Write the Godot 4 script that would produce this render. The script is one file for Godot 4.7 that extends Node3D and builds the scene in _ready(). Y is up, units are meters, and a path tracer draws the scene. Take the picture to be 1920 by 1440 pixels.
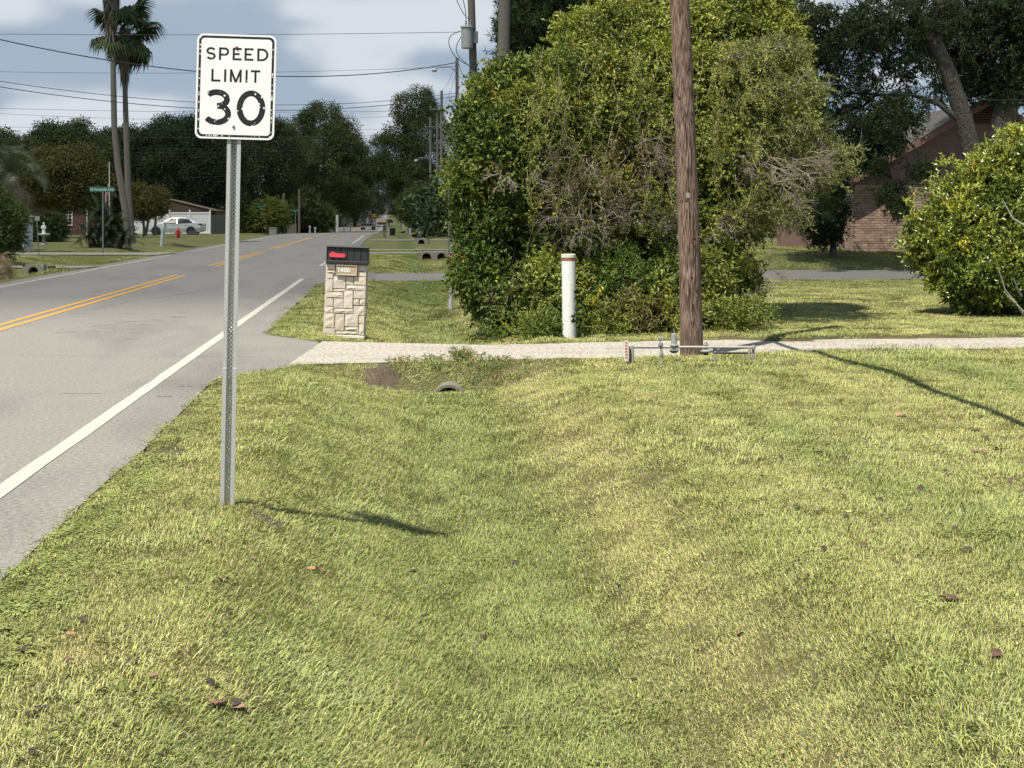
extends Node3D
# A roadside verge with a speed limit sign, a swale, a driveway and an overgrown bush. Metres, y up, the camera at x = z = 0 looking along -z.

const F := 2700.0          # focal length in pixels of the 1920 wide photograph
const EYE := 1.71          # camera height over the foot of the speed limit sign

var rng := RandomNumberGenerator.new()
var nz := FastNoiseLite.new()
var nz2 := FastNoiseLite.new()
var M := {}
var used := {}

# ------------------------------------------------------------------ mesh builder
class B:
	var v := PackedVector3Array()
	var n := PackedVector3Array()
	var c := PackedColorArray()
	var t := PackedVector2Array()
	var has_uv := false

	func pt(p: Vector3, nn: Vector3, col: Color, uv := Vector2.ZERO) -> void:
		v.append(p); n.append(nn); c.append(col); t.append(uv)

	func tri(a: Vector3, b: Vector3, d: Vector3, col := Color.WHITE, out := Vector3.ZERO) -> void:
		var nn := (d - a).cross(b - a)
		if nn.length_squared() < 1e-16:
			return
		nn = nn.normalized()
		if out != Vector3.ZERO and nn.dot(out) < 0.0:
			nn = -nn
			pt(a, nn, col); pt(d, nn, col); pt(b, nn, col)
		else:
			pt(a, nn, col); pt(b, nn, col); pt(d, nn, col)

	func quad(a: Vector3, b: Vector3, d: Vector3, e: Vector3, col := Color.WHITE, out := Vector3.ZERO) -> void:
		tri(a, b, d, col, out); tri(a, d, e, col, out)

	func box(x: Transform3D, s: Vector3, bev := 0.0, col := Color.WHITE) -> void:
		var h := s * 0.5
		var k := minf(bev, minf(h.x, minf(h.y, h.z)) * 0.9)
		var p := func(sx: float, sy: float, sz: float, which: int) -> Vector3:
			var q := Vector3(sx * (h.x - (k if which != 0 else 0.0)), sy * (h.y - (k if which != 1 else 0.0)), sz * (h.z - (k if which != 2 else 0.0)))
			return x * q
		var mid := x.origin
		for ax in 3:
			for s1: float in [-1.0, 1.0]:
				var q := []
				for w in [[-1.0, -1.0], [1.0, -1.0], [1.0, 1.0], [-1.0, 1.0]]:
					var sg := [0.0, 0.0, 0.0]
					sg[ax] = s1; sg[(ax + 1) % 3] = w[0]; sg[(ax + 2) % 3] = w[1]
					q.append(p.call(sg[0], sg[1], sg[2], ax))
				quad(q[0], q[1], q[2], q[3], col, (q[0] + q[2]) * 0.5 - mid)
		if k <= 0.0:
			return
		for ax in 3:
			for w in [[-1.0, -1.0], [1.0, -1.0], [1.0, 1.0], [-1.0, 1.0]]:
				var q := []
				for s1: float in [-1.0, 1.0]:
					var sg := [0.0, 0.0, 0.0]
					sg[ax] = s1; sg[(ax + 1) % 3] = w[0]; sg[(ax + 2) % 3] = w[1]
					q.append(p.call(sg[0], sg[1], sg[2], (ax + 1) % 3))
					q.append(p.call(sg[0], sg[1], sg[2], (ax + 2) % 3))
				quad(q[0], q[1], q[3], q[2], col, (q[0] + q[3]) * 0.5 - mid)
		for sx: float in [-1.0, 1.0]:
			for sy: float in [-1.0, 1.0]:
				for sz: float in [-1.0, 1.0]:
					var a: Vector3 = p.call(sx, sy, sz, 0)
					tri(a, p.call(sx, sy, sz, 1), p.call(sx, sy, sz, 2), col, a - mid)

	func tube(pts: Array, rad: Array, sides := 6, col := Color.WHITE, caps := true, wob := 0.0, seed_ := 1) -> void:
		var rings := []
		var nrm := []
		var up := Vector3(0.13, 0.3, 1.0).normalized()
		for i in pts.size():
			var a: Vector3 = pts[maxi(i - 1, 0)]
			var b: Vector3 = pts[mini(i + 1, pts.size() - 1)]
			var d := (b - a).normalized()
			var s := d.cross(up)
			if s.length() < 0.05:
				s = d.cross(Vector3(1, 0.1, 0))
			s = s.normalized()
			var u := s.cross(d).normalized()
			up = u if absf(u.dot(d)) < 0.9 else up
			var r := []
			var rn := []
			for k in sides:
				var an := TAU * k / sides
				var o := s * cos(an) + u * sin(an)
				var rr: float = rad[i]
				if wob > 0.0:
					rr *= 1.0 + wob * sin(float(k * 7 + seed_ * 3) + i * 0.7) + wob * 0.6 * sin(float(k * 3 + i * 2 + seed_))
				r.append(Vector3(pts[i]) + o * rr)
				rn.append(o)
			rings.append(r); nrm.append(rn)
		for i in pts.size() - 1:
			for k in sides:
				var k2 := (k + 1) % sides
				var q := [rings[i][k], rings[i][k2], rings[i + 1][k2], rings[i + 1][k]]
				var m := [nrm[i][k], nrm[i][k2], nrm[i + 1][k2], nrm[i + 1][k]]
				for j in [0, 1, 2, 0, 2, 3]:
					pt(q[j], m[j], col)
		if caps:
			for e in [0, pts.size() - 1]:
				var out: Vector3 = Vector3(pts[e]) - Vector3(pts[1 if e == 0 else e - 1])
				for k in range(1, sides - 1):
					tri(rings[e][0], rings[e][k], rings[e][k + 1], col, out)

	func lathe(x: Transform3D, prof: Array, sides := 12, col := Color.WHITE) -> void:
		# prof: [radius, height] pairs; flat rings with normals across the profile
		for i in prof.size() - 1:
			var r0: float = prof[i][0]
			var y0: float = prof[i][1]
			var r1: float = prof[i + 1][0]
			var y1: float = prof[i + 1][1]
			var s := Vector2(y1 - y0, -(r1 - r0))
			if s.length() < 1e-6:
				continue
			s = s.normalized()
			for k in sides:
				var a0 := TAU * k / sides
				var a1 := TAU * (k + 1) / sides
				var c0 := Vector3(cos(a0), 0, sin(a0))
				var c1 := Vector3(cos(a1), 0, sin(a1))
				var q := [c0 * r0 + Vector3(0, y0, 0), c1 * r0 + Vector3(0, y0, 0), c1 * r1 + Vector3(0, y1, 0), c0 * r1 + Vector3(0, y1, 0)]
				var m := [c0 * s.x + Vector3(0, s.y, 0), c1 * s.x + Vector3(0, s.y, 0), c1 * s.x + Vector3(0, s.y, 0), c0 * s.x + Vector3(0, s.y, 0)]
				for j in [0, 1, 2, 0, 2, 3]:
					pt(x * Vector3(q[j]), (x.basis * Vector3(m[j])).normalized(), col)

	func prism(x: Transform3D, poly: PackedVector2Array, z0: float, z1: float, col := Color.WHITE) -> void:
		var ix := Geometry2D.triangulate_polygon(poly)
		var fz := (x.basis.z).normalized()
		for i in range(0, ix.size(), 3):
			var a := poly[ix[i]]
			var b := poly[ix[i + 1]]
			var d := poly[ix[i + 2]]
			tri(x * Vector3(a.x, a.y, z1), x * Vector3(b.x, b.y, z1), x * Vector3(d.x, d.y, z1), col, fz)
			tri(x * Vector3(a.x, a.y, z0), x * Vector3(b.x, b.y, z0), x * Vector3(d.x, d.y, z0), col, -fz)
		var cw := Geometry2D.is_polygon_clockwise(poly)
		for i in poly.size():
			var a := poly[i]
			var b := poly[(i + 1) % poly.size()]
			var e := b - a
			var o := Vector2(-e.y, e.x) if cw else Vector2(e.y, -e.x)
			quad(x * Vector3(a.x, a.y, z0), x * Vector3(b.x, b.y, z0), x * Vector3(b.x, b.y, z1), x * Vector3(a.x, a.y, z1), col, x.basis * Vector3(o.x, o.y, 0))

	func mesh() -> ArrayMesh:
		var m := ArrayMesh.new()
		if v.is_empty():
			return m
		var a := []
		a.resize(Mesh.ARRAY_MAX)
		a[Mesh.ARRAY_VERTEX] = v
		a[Mesh.ARRAY_NORMAL] = n
		a[Mesh.ARRAY_COLOR] = c
		if has_uv:
			a[Mesh.ARRAY_TEX_UV] = t
		m.add_surface_from_arrays(Mesh.PRIMITIVE_TRIANGLES, a)
		return m

# ------------------------------------------------------------------ scene helpers
func P(px: float, py: float, d: float) -> Vector3:   # the place seen at a pixel of the photograph, d metres ahead
	return Vector3((px - 960.0) / F * d, EYE + (400.0 - py) / F * d, -d)

func G(px: float, py: float, h := 0.0) -> Vector3:   # the same on level ground of height h
	var d := (EYE - h) * F / (py - 400.0)
	return Vector3((px - 960.0) / F * d, h, -d)

func T(p: Vector3, yaw := 0.0) -> Transform3D:
	return Transform3D(Basis(Vector3.UP, yaw), p)

func numbered(called: String) -> String:
	if not used.has(called):
		used[called] = 0
		return called
	used[called] += 1
	return "%s_%03d" % [called, used[called]]

func tag(o: Node3D, label: String, category: String, group := "", kind := "") -> Node3D:
	if label: o.set_meta("label", label)
	if category: o.set_meta("category", category)
	if group: o.set_meta("group", group)
	if kind: o.set_meta("kind", kind)
	return o

func thing(called: String, label: String, category: String, at := Vector3.ZERO, group := "", yaw := 0.0) -> Node3D:
	var o := Node3D.new()
	o.name = numbered(called)
	add_child(o)
	o.position = at
	o.rotation.y = yaw
	return tag(o, label, category, group)

func put(called: String, mesh: Mesh, m: Material, parent: Node3D = self) -> MeshInstance3D:
	var o := MeshInstance3D.new()
	o.name = numbered(called) if parent == self else called
	o.mesh = mesh
	o.material_override = m
	parent.add_child(o, true)
	return o

func copies(called: String, mesh: Mesh, m: Material, xf: Array, cols: Array, parent: Node3D = self) -> MultiMeshInstance3D:
	var mm := MultiMesh.new()
	mm.transform_format = MultiMesh.TRANSFORM_3D
	mm.use_colors = true
	mm.mesh = mesh
	mm.instance_count = xf.size()
	for i in xf.size():
		mm.set_instance_transform(i, xf[i])
		mm.set_instance_color(i, cols[i])
	var o := MultiMeshInstance3D.new()
	o.name = numbered(called) if parent == self else called
	o.multimesh = mm
	o.material_override = m
	parent.add_child(o, true)
	return o

func lin(r: float, g: float, b: float) -> Color:
	return Color(r, g, b).linear_to_srgb()

func mat(r: float, g: float, b: float, rough := 0.8, metal := 0.0) -> StandardMaterial3D:
	var m := StandardMaterial3D.new()
	m.albedo_color = lin(r, g, b)
	m.roughness = rough
	m.metallic = metal
	m.vertex_color_use_as_albedo = true
	return m

func noise_tex(size: int, freq: float, oct: int, stops: Array, cols: Array, kind := FastNoiseLite.TYPE_SIMPLEX_SMOOTH, seed_ := 1, normal := 0.0) -> NoiseTexture2D:
	var f := FastNoiseLite.new()
	f.noise_type = kind
	f.seed = seed_
	f.frequency = freq
	f.fractal_octaves = oct
	f.fractal_gain = 0.6 if oct < 6 else 0.78
	var t := NoiseTexture2D.new()
	t.width = size
	t.height = size
	t.seamless = true
	t.noise = f
	if normal > 0.0:
		t.as_normal_map = true
		t.bump_strength = normal
	else:
		var g := Gradient.new()
		g.offsets = PackedFloat32Array(stops)
		var pc := PackedColorArray()
		for k in cols:
			pc.append(lin(k[0], k[1], k[2]))
		g.colors = pc
		t.color_ramp = g
	return t

func rough_mat(tex: Texture2D, scale: float, rough: float, bump: Texture2D = null, bump_scale := 0.5) -> StandardMaterial3D:
	var m := StandardMaterial3D.new()
	m.albedo_texture = tex
	m.roughness = rough
	m.vertex_color_use_as_albedo = true
	m.uv1_triplanar = true
	m.uv1_world_triplanar = true
	m.uv1_scale = Vector3.ONE * scale
	if bump:
		m.normal_enabled = true
		m.normal_texture = bump
		m.normal_scale = bump_scale
	return m

# ------------------------------------------------------------------ the lie of the land
func line_x(d: float) -> float:        # the white line along the near side of the road
	return -2.42 - 0.081 * d

func along(d: float) -> float:         # height of the road
	return -0.8 * smoothstep(105.0, 200.0, d) + 4.4 * smoothstep(235.0, 520.0, d)

func edge_q(d: float) -> float:        # where the asphalt ends, measured from the white line
	var e := 0.56 + 0.07 * nz.get_noise_2d(d * 3.1, 7.0) + 0.05 * nz.get_noise_2d(d * 11.0, 3.0)
	e += 0.85 * smoothstep(14.6, 16.5, d) * (1.0 - smoothstep(18.9, 20.6, d))
	e += 1.3 * smoothstep(34.6, 36.5, d) * (1.0 - smoothstep(41.0, 43.0, d))
	return e

func drive_near(x: float) -> float:    # distance of the near and far edges of the driveway
	var p := [[-2.6, 16.2], [-2.37, 16.25], [-0.85, 16.6], [0.25, 16.85], [1.35, 17.05], [3.0, 17.4], [6.4, 17.75], [30.0, 19.4]]
	return ramp(p, x) + 0.05 * nz.get_noise_2d(x * 4.0, 11.0) + 0.03 * nz.get_noise_2d(x * 17.0, 1.0)

func drive_far(x: float) -> float:
	var p := [[-3.0, 19.2], [-2.7, 19.2], [-0.4, 18.65], [0.3, 18.75], [1.25, 19.05], [3.0, 19.45], [3.7, 19.1], [4.2, 19.5], [7.0, 19.75], [30.0, 21.6]]
	return ramp(p, x) + 0.06 * nz.get_noise_2d(x * 4.0, 31.0) + 0.03 * nz.get_noise_2d(x * 17.0, 9.0)

func ramp(p: Array, x: float) -> float:
	if x <= p[0][0]: return p[0][1]
	for i in p.size() - 1:
		if x <= p[i + 1][0]:
			return lerpf(p[i][1], p[i + 1][1], (x - p[i][0]) / (p[i + 1][0] - p[i][0]))
	return p[-1][1]

# strips that cross the right hand ditch farther on: [from, to] in metres ahead
const CROSSINGS := [[36.3, 41.2], [60.5, 63.0], [66.0, 68.0], [89.5, 93.0], [121.0, 126.0]]
const LEFT_CROSSINGS := [[44.2, 46.4], [58.0, 62.0]]

func street_d(x: float) -> float:      # middle of the side street
	return 38.7 - 0.02 * (x + 2.0)

func ground_h(x: float, z: float) -> float:
	var d := -z
	var q := x - line_x(d)
	var h := along(d)
	if q > -7.3 and q < edge_q(d):
		return h - 0.035
	if q > 0.0:
		var off := q - 3.05 - 0.95 * smoothstep(20.0, 50.0, d)
		var ft := clampf(absf(off) / (1.42 if off > 0.0 else 1.6), 0.0, 1.0)
		var ditch := lerpf(0.52, 0.3, smoothstep(8.0, 15.5, d)) * (1.0 - ft) * (1.0 + 0.9 * ft - 0.9 * ft * ft) * smoothstep(0.0, 0.15, 1.0 - ft)
		ditch -= 0.03 * exp(-off * off * 25.0)
		var keep := 1.0
		if d > 14.0 and d < 23.0:
			var dn := drive_near(x)
			var df := drive_far(x)
			keep = 1.0 - smoothstep(dn - 0.72, dn - 0.1, d) * (1.0 - smoothstep(df + 0.1, df + 1.0, d))
		for c in CROSSINGS:
			keep *= 1.0 - smoothstep(c[0] - 0.7, c[0] - 0.05, d) * (1.0 - smoothstep(c[1] + 0.05, c[1] + 0.7, d))
		h -= ditch * keep
		h += 0.5 * smoothstep(39.5, 46.0, d) * smoothstep(9.0, 14.0, q) * (1.0 - smoothstep(60.0, 90.0, d))
		h += 0.05 * smoothstep(4.6, 8.0, q)
		if d > 36.0 and d < 41.5 and x < 70.0 and absf(d - street_d(x)) < 2.34:
			return h - 0.014
	else:
		var l := -q - 7.2
		var ditch := 0.3 * pow(maxf(0.0, cos(clampf((l - 2.4) / 1.9, -1.0, 1.0) * PI * 0.5)), 1.3)
		var keep := 1.0
		for c in LEFT_CROSSINGS:
			keep *= 1.0 - smoothstep(c[0] - 0.7, c[0] - 0.05, d) * (1.0 - smoothstep(c[1] + 0.05, c[1] + 0.7, d))
		h -= ditch * keep
	h += (0.008 * nz.get_noise_2d(x * 6.0, z * 3.0) + 0.02 * nz.get_noise_2d(x * 0.4 + 40.0, z * 0.4)) * smoothstep(0.3, 1.2, absf(q) if q > 0.0 else -q - 7.2)
	if x > -2.7 and d > 15.0 and d < 22.5 and d > drive_near(x) and d < drive_far(x):
		h = minf(h, 0.0) - 0.012
	return h

func on_ground(v: Vector3) -> Vector3:
	return Vector3(v.x, ground_h(v.x, v.z), v.z)

func is_lawn(x: float, z: float) -> bool:
	var d := -z
	var q := x - line_x(d)
	if q > -7.35 and q < edge_q(d):
		return false
	if q > 0.0:
		if x > -2.75 and d > drive_near(x) - 0.02 and d < drive_far(x) + 0.02:
			return false
		if absf(d - street_d(x)) < 2.35:
			return false
		for c in CROSSINGS:
			if c[0] > 50.0 and d > c[0] and d < c[1]: return false
	else:
		for c in LEFT_CROSSINGS:
			if d > c[0] and d < c[1]: return false
	return true

func swath(q: float, d: float) -> float:     # -1 .. 1 across the bands that the mower left along the swale
	var s := sin(q * 6.6 + 1.2 * nz.get_noise_2d(d * 3.0, q * 9.0) + 0.8 * sin(q * 2.3))
	return clampf(s * 1.2, -1.0, 1.0) * clampf(0.5 + 1.3 * nz.get_noise_2d(q * 26.0 + 70.0, d * 2.0), 0.0, 1.0)

func dryness(x: float, z: float) -> float:   # 0 lush green .. 1 straw
	var d := -z
	var q := x - line_x(d)
	var w := 0.36 + 0.3 * nz2.get_noise_2d(q * 9.0, d * 1.1) + 0.12 * nz2.get_noise_2d(x * 3.1, z * 1.6) + 0.16 * nz.get_noise_2d(x * 40.0, z * 22.0)
	w -= 0.5 * maxf(0.0, 1.0 - absf(q - 3.05) / 0.45) + 0.1 * maxf(0.0, 1.0 - absf(q - 2.9) / 1.0) * (1.0 if q > 0.0 else 0.0)      # the bottom of the swale stays green
	w += 0.28 * maxf(0.0, 1.0 - absf(q - 3.85) / 0.4) + 0.15 * maxf(0.0, 1.0 - absf(q - 4.9) / 0.5) * (1.0 if q > 0.0 else 0.0)     # mown short along its shoulder
	w += 0.7 * maxf(0.0, 1.0 - Vector2((x + 1.55) / 0.75, (d - 5.55) / 0.4).length())   # dry patch at the bottom left of the view
	w += 0.5 * maxf(0.0, 1.0 - Vector2((x + 2.2) / 0.5, (d - 12.6) / 1.4).length())     # dry patch beyond the sign
	w += 0.3 * maxf(0.0, 1.0 - Vector2((x - 3.8) / 2.4, (d - 20.4) / 1.0).length())
	if q > 0.0: w += 0.1 * swath(q, d) * smoothstep(1.6, 3.2, q)
	return clampf(w, 0.0, 1.0)

# ------------------------------------------------------------------ camera, sky, sun
func camera_and_light() -> void:
	var cam := Camera3D.new()
	cam.name = "camera"
	add_child(cam)
	cam.position = Vector3(0, EYE, 0)
	cam.near = 0.1
	cam.far = 3000.0
	cam.set_frustum(0.1 * 1440.0 / F, Vector2(0, -0.1 * 320.0 / F), 0.1, 3000.0)
	cam.current = true
	var env := Environment.new()
	env.background_mode = Environment.BG_SKY
	env.tonemap_mode = Environment.TONE_MAPPER_LINEAR
	env.tonemap_exposure = 1.65
	env.sdfgi_enabled = true
	env.ssao_enabled = true
	env.ssil_enabled = true
	var sky := Sky.new()
	var pm := PanoramaSkyMaterial.new()
	pm.panorama = sky_image()
	pm.energy_multiplier = 0.9
	sky.sky_material = pm
	env.sky = sky
	var we := WorldEnvironment.new()
	we.name = "world_environment"
	we.environment = env
	add_child(we)
	var sun := DirectionalLight3D.new()
	sun.name = "sun"
	sun.light_energy = 1.6
	sun.light_color = Color(1.0, 0.965, 0.9)
	sun.light_angular_distance = 0.6
	sun.shadow_enabled = true
	add_child(sun)
	sun.look_at_from_position(Vector3.ZERO, Vector3(0.272, -0.891, -0.363), Vector3.UP)

func sky_image() -> ImageTexture:
	var w := 1280
	var h := 640
	var im := Image.create(w, h, false, Image.FORMAT_RGBF)
	var f := FastNoiseLite.new()
	f.noise_type = FastNoiseLite.TYPE_SIMPLEX_SMOOTH
	f.seed = 24
	f.frequency = 0.9
	f.fractal_octaves = 5
	f.fractal_gain = 0.5
	var g := FastNoiseLite.new()
	g.noise_type = FastNoiseLite.TYPE_SIMPLEX_SMOOTH
	g.seed = 77
	g.frequency = 0.45
	g.fractal_octaves = 3
	for j in h:
		var el := (0.5 - (j + 0.5) / h) * PI
		var y := sin(el)
		for i in w:
			var az := ((i + 0.5) / w - 0.5) * TAU
			if y < -0.02:
				im.set_pixel(i, j, Color(0.10, 0.11, 0.08))
				continue
			var cx := sin(az) * cos(el)
			var cz := -cos(az) * cos(el)
			var k := 1.0 / (maxf(y, 0.0) + 0.17)
			var p := Vector3(cx * k, 0.0, cz * k)
			var a := f.get_noise_3d(p.x * 1.6, y * 7.0, p.z * 1.6)
			var b := g.get_noise_3d(p.x * 1.1 + 9.0, y * 4.0, p.z * 1.1)
			var blue := Vector3(0.2, 0.272, 0.355).lerp(Vector3(0.265, 0.335, 0.415), exp(-maxf(y, 0.0) * 9.0))
			var veil := smoothstep(-0.45, 0.5, b + 0.35 * a)
			var col := blue.lerp(Vector3(0.27, 0.32, 0.385), 0.75 * veil)
			var puff := smoothstep(0.05, 0.38, a + 0.25 * b)
			col = col.lerp(Vector3(0.53, 0.55, 0.575), puff * 0.75)
			im.set_pixel(i, j, Color(col.x, col.y, col.z))
	return ImageTexture.create_from_image(im)

func cloud() -> void:
	# the cloud that keeps the far half of the view out of the sun; it stands behind and above the camera
	var b := B.new()
	var at := Vector3(-385, 900, 135)
	var rings := 22
	var seg := 56
	var pts := []
	for i in rings + 1:
		var th := PI * i / rings
		var row := []
		for k in seg:
			var an := TAU * k / seg
			var o := Vector3(sin(th) * cos(an), cos(th), sin(th) * sin(an))
			var r := 1.0 + 0.02 * nz.get_noise_3d(o.x * 60.0, o.y * 60.0, o.z * 60.0) + 0.012 * nz.get_noise_3d(o.x * 160.0, o.y * 160.0, o.z * 160.0)
			row.append(at + Vector3(o.x * 290.0 * r, o.y * (40.0 if o.y > 0 else 14.0) * r, o.z * 222.0 * r))
		pts.append(row)
	for i in rings:
		for k in seg:
			var k2 := (k + 1) % seg
			b.quad(pts[i][k], pts[i][k2], pts[i + 1][k2], pts[i + 1][k], Color.WHITE, (Vector3(pts[i][k]) - at) * Vector3(0.1, 1, 0.1))
	var m := mat(0.85, 0.85, 0.87, 1.0)
	m.transparency = BaseMaterial3D.TRANSPARENCY_ALPHA
	m.albedo_color.a = 0.36
	var o := put("cloud", b.mesh(), m)
	tag(o, "broad soft cloud over the far end of the road", "cloud", "", "structure")

# ------------------------------------------------------------------ materials
func materials() -> void:
	var fine := noise_tex(512, 0.09, 4, [0.0, 1.0], [[0, 0, 0], [1, 1, 1]], FastNoiseLite.TYPE_SIMPLEX_SMOOTH, 5, 6.0)
	var grit := noise_tex(512, 0.35, 3, [0.0, 1.0], [[0, 0, 0], [1, 1, 1]], FastNoiseLite.TYPE_CELLULAR, 8, 5.0)
	M.ground = rough_mat(noise_tex(1024, 0.11, 5, [0.0, 0.3, 0.5, 0.7, 1.0], [[0.28, 0.27, 0.2], [0.62, 0.62, 0.5], [0.9, 0.9, 0.8], [1.1, 1.05, 0.95], [1.5, 1.35, 1.1]], FastNoiseLite.TYPE_SIMPLEX_SMOOTH, 3), 0.9, 0.95, fine, 1.0)
	M.asphalt = rough_mat(noise_tex(1024, 0.03, 7, [0.0, 0.35, 0.5, 0.65, 1.0], [[0.11, 0.104, 0.097], [0.18, 0.17, 0.159], [0.212, 0.2, 0.187], [0.245, 0.231, 0.216], [0.36, 0.34, 0.317]], FastNoiseLite.TYPE_SIMPLEX_SMOOTH, 11), 0.62, 0.86, grit, 0.5)
	M.shell = rough_mat(noise_tex(1024, 0.03, 7, [0.0, 0.32, 0.46, 0.6, 1.0], [[0.07, 0.062, 0.054], [0.2, 0.18, 0.158], [0.35, 0.32, 0.285], [0.45, 0.42, 0.38], [0.66, 0.63, 0.58]], FastNoiseLite.TYPE_SIMPLEX_SMOOTH, 21), 0.5, 0.9, grit, 0.8)
	M.concrete = rough_mat(noise_tex(512, 0.05, 6, [0.0, 0.5, 1.0], [[0.12, 0.112, 0.098], [0.27, 0.255, 0.225], [0.42, 0.4, 0.36]], FastNoiseLite.TYPE_SIMPLEX_SMOOTH, 31), 0.8, 0.9, fine, 0.4)
	M.yellow = rough_mat(noise_tex(512, 0.2, 4, [0.0, 0.25, 0.4, 1.0], [[0.2, 0.17, 0.12], [0.42, 0.24, 0.05], [0.62, 0.31, 0.035], [0.68, 0.36, 0.05]], FastNoiseLite.TYPE_SIMPLEX_SMOOTH, 41), 0.7, 0.75, grit, 0.4)
	M.white_paint = rough_mat(noise_tex(512, 0.2, 4, [0.0, 0.2, 0.4, 1.0], [[0.22, 0.21, 0.18], [0.36, 0.345, 0.29], [0.43, 0.415, 0.355], [0.5, 0.48, 0.42]], FastNoiseLite.TYPE_SIMPLEX_SMOOTH, 42), 0.7, 0.75, grit, 0.4)
	M.grass = mat(1, 1, 1, 0.62)
	M.grass.metallic_specular = 0.35
	M.grass.backlight_enabled = true
	M.grass.backlight = lin(0.13, 0.16, 0.05)
	M.leaf = mat(1, 1, 1, 0.5)
	M.leaf.metallic_specular = 0.35
	M.leaf.backlight_enabled = true
	M.leaf.backlight = lin(0.22, 0.3, 0.06)
	M.gloss_leaf = mat(1, 1, 1, 0.34)
	M.gloss_leaf.backlight_enabled = true
	M.gloss_leaf.backlight = lin(0.2, 0.28, 0.05)
	M.far_leaf = mat(1, 1, 1, 0.75)
	M.far_leaf.metallic_specular = 0.15
	M.dry_leaf = mat(1, 1, 1, 0.7)
	M.soil = rough_mat(noise_tex(512, 0.05, 6, [0.0, 0.5, 1.0], [[0.02, 0.014, 0.01], [0.07, 0.05, 0.036], [0.2, 0.155, 0.115]], FastNoiseLite.TYPE_SIMPLEX_SMOOTH, 51), 1.6, 0.95, fine, 1.0)
	M.bark = rough_mat(noise_tex(512, 0.06, 5, [0.0, 0.45, 1.0], [[0.03, 0.026, 0.022], [0.085, 0.075, 0.064], [0.2, 0.18, 0.16]], FastNoiseLite.TYPE_SIMPLEX_SMOOTH, 61), 1.3, 0.95, fine, 1.0)
	M.bark.uv1_scale = Vector3(0.55, 0.16, 0.55)
	M.palm_bark = rough_mat(noise_tex(512, 0.06, 5, [0.0, 0.45, 1.0], [[0.07, 0.062, 0.054], [0.16, 0.145, 0.13], [0.27, 0.25, 0.23]], FastNoiseLite.TYPE_SIMPLEX_SMOOTH, 62), 1.0, 0.95, fine, 1.0)
	M.palm_bark.uv1_scale = Vector3(0.6, 2.4, 0.6)
	M.twig = mat(1, 1, 1, 0.85)
	M.pole_wood = rough_mat(noise_tex(1024, 0.05, 5, [0.0, 0.3, 0.5, 0.7, 1.0], [[0.022, 0.014, 0.011], [0.075, 0.047, 0.036], [0.155, 0.102, 0.08], [0.235, 0.172, 0.142], [0.37, 0.315, 0.28]], FastNoiseLite.TYPE_SIMPLEX_SMOOTH, 71), 1.0, 0.88, fine, 1.2)
	M.pole_wood.uv1_scale = Vector3(2.6, 0.05, 2.6)
	M.grey_wood = rough_mat(noise_tex(512, 0.05, 5, [0.0, 0.5, 1.0], [[0.08, 0.072, 0.062], [0.17, 0.155, 0.138], [0.26, 0.24, 0.215]], FastNoiseLite.TYPE_SIMPLEX_SMOOTH, 72), 1.0, 0.9, fine, 0.8)
	M.grey_wood.uv1_scale = Vector3(2.5, 0.35, 2.5)
	M.zinc = rough_mat(noise_tex(512, 0.07, 5, [0.0, 0.4, 0.6, 1.0], [[0.36, 0.37, 0.375], [0.43, 0.445, 0.45], [0.49, 0.505, 0.51], [0.56, 0.57, 0.57]], FastNoiseLite.TYPE_SIMPLEX_SMOOTH, 81), 2.0, 0.5)
	M.zinc.metallic = 0.3
	M.pipe_grey = rough_mat(noise_tex(512, 0.05, 5, [0.0, 0.5, 1.0], [[0.16, 0.155, 0.14], [0.33, 0.325, 0.305], [0.46, 0.455, 0.435]], FastNoiseLite.TYPE_SIMPLEX_SMOOTH, 82), 6.0, 0.6, fine, 0.3)
	M.pipe_grey.metallic = 0.25
	M.casting = rough_mat(noise_tex(256, 0.08, 4, [0.0, 0.5, 1.0], [[0.13, 0.14, 0.145], [0.26, 0.28, 0.285], [0.36, 0.38, 0.385]], FastNoiseLite.TYPE_SIMPLEX_SMOOTH, 83), 6.0, 0.55)
	M.dark_iron = mat(0.03, 0.03, 0.03, 0.6)
	M.rust = rough_mat(noise_tex(256, 0.06, 4, [0.0, 0.5, 1.0], [[0.08, 0.04, 0.025], [0.22, 0.11, 0.07], [0.36, 0.22, 0.16]], FastNoiseLite.TYPE_SIMPLEX_SMOOTH, 84), 5.0, 0.9)
	M.wire = mat(0.035, 0.037, 0.04, 0.6)
	M.stone = rough_mat(noise_tex(512, 0.06, 5, [0.0, 0.4, 0.6, 1.0], [[0.5, 0.43, 0.365], [0.68, 0.61, 0.53], [0.74, 0.675, 0.595], [0.8, 0.745, 0.67]], FastNoiseLite.TYPE_SIMPLEX_SMOOTH, 91), 4.0, 0.9, fine, 1.2)
	M.mortar = mat(0.52, 0.46, 0.395, 0.95)
	M.black_plastic = mat(0.022, 0.023, 0.026, 0.42)
	M.red_plastic = mat(0.62, 0.055, 0.075, 0.4)
	M.white = mat(0.72, 0.72, 0.7, 0.6)
	M.fence_white = mat(0.74, 0.75, 0.76, 0.5)
	M.glass = mat(0.015, 0.018, 0.022, 0.12)
	M.glass.metallic_specular = 0.3
	M.sign_green = mat(0.012, 0.13, 0.085, 0.5)
	M.post_steel = mat(0.2, 0.21, 0.215, 0.5, 0.4)

# ------------------------------------------------------------------ ground, road, drives
func grid_lines(parts: Array) -> Array:
	var r := []
	for p in parts:
		var x: float = p[0]
		while x < p[1] - 1e-4:
			r.append(x)
			x += p[2]
	r.append(parts[-1][1])
	return r

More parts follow.
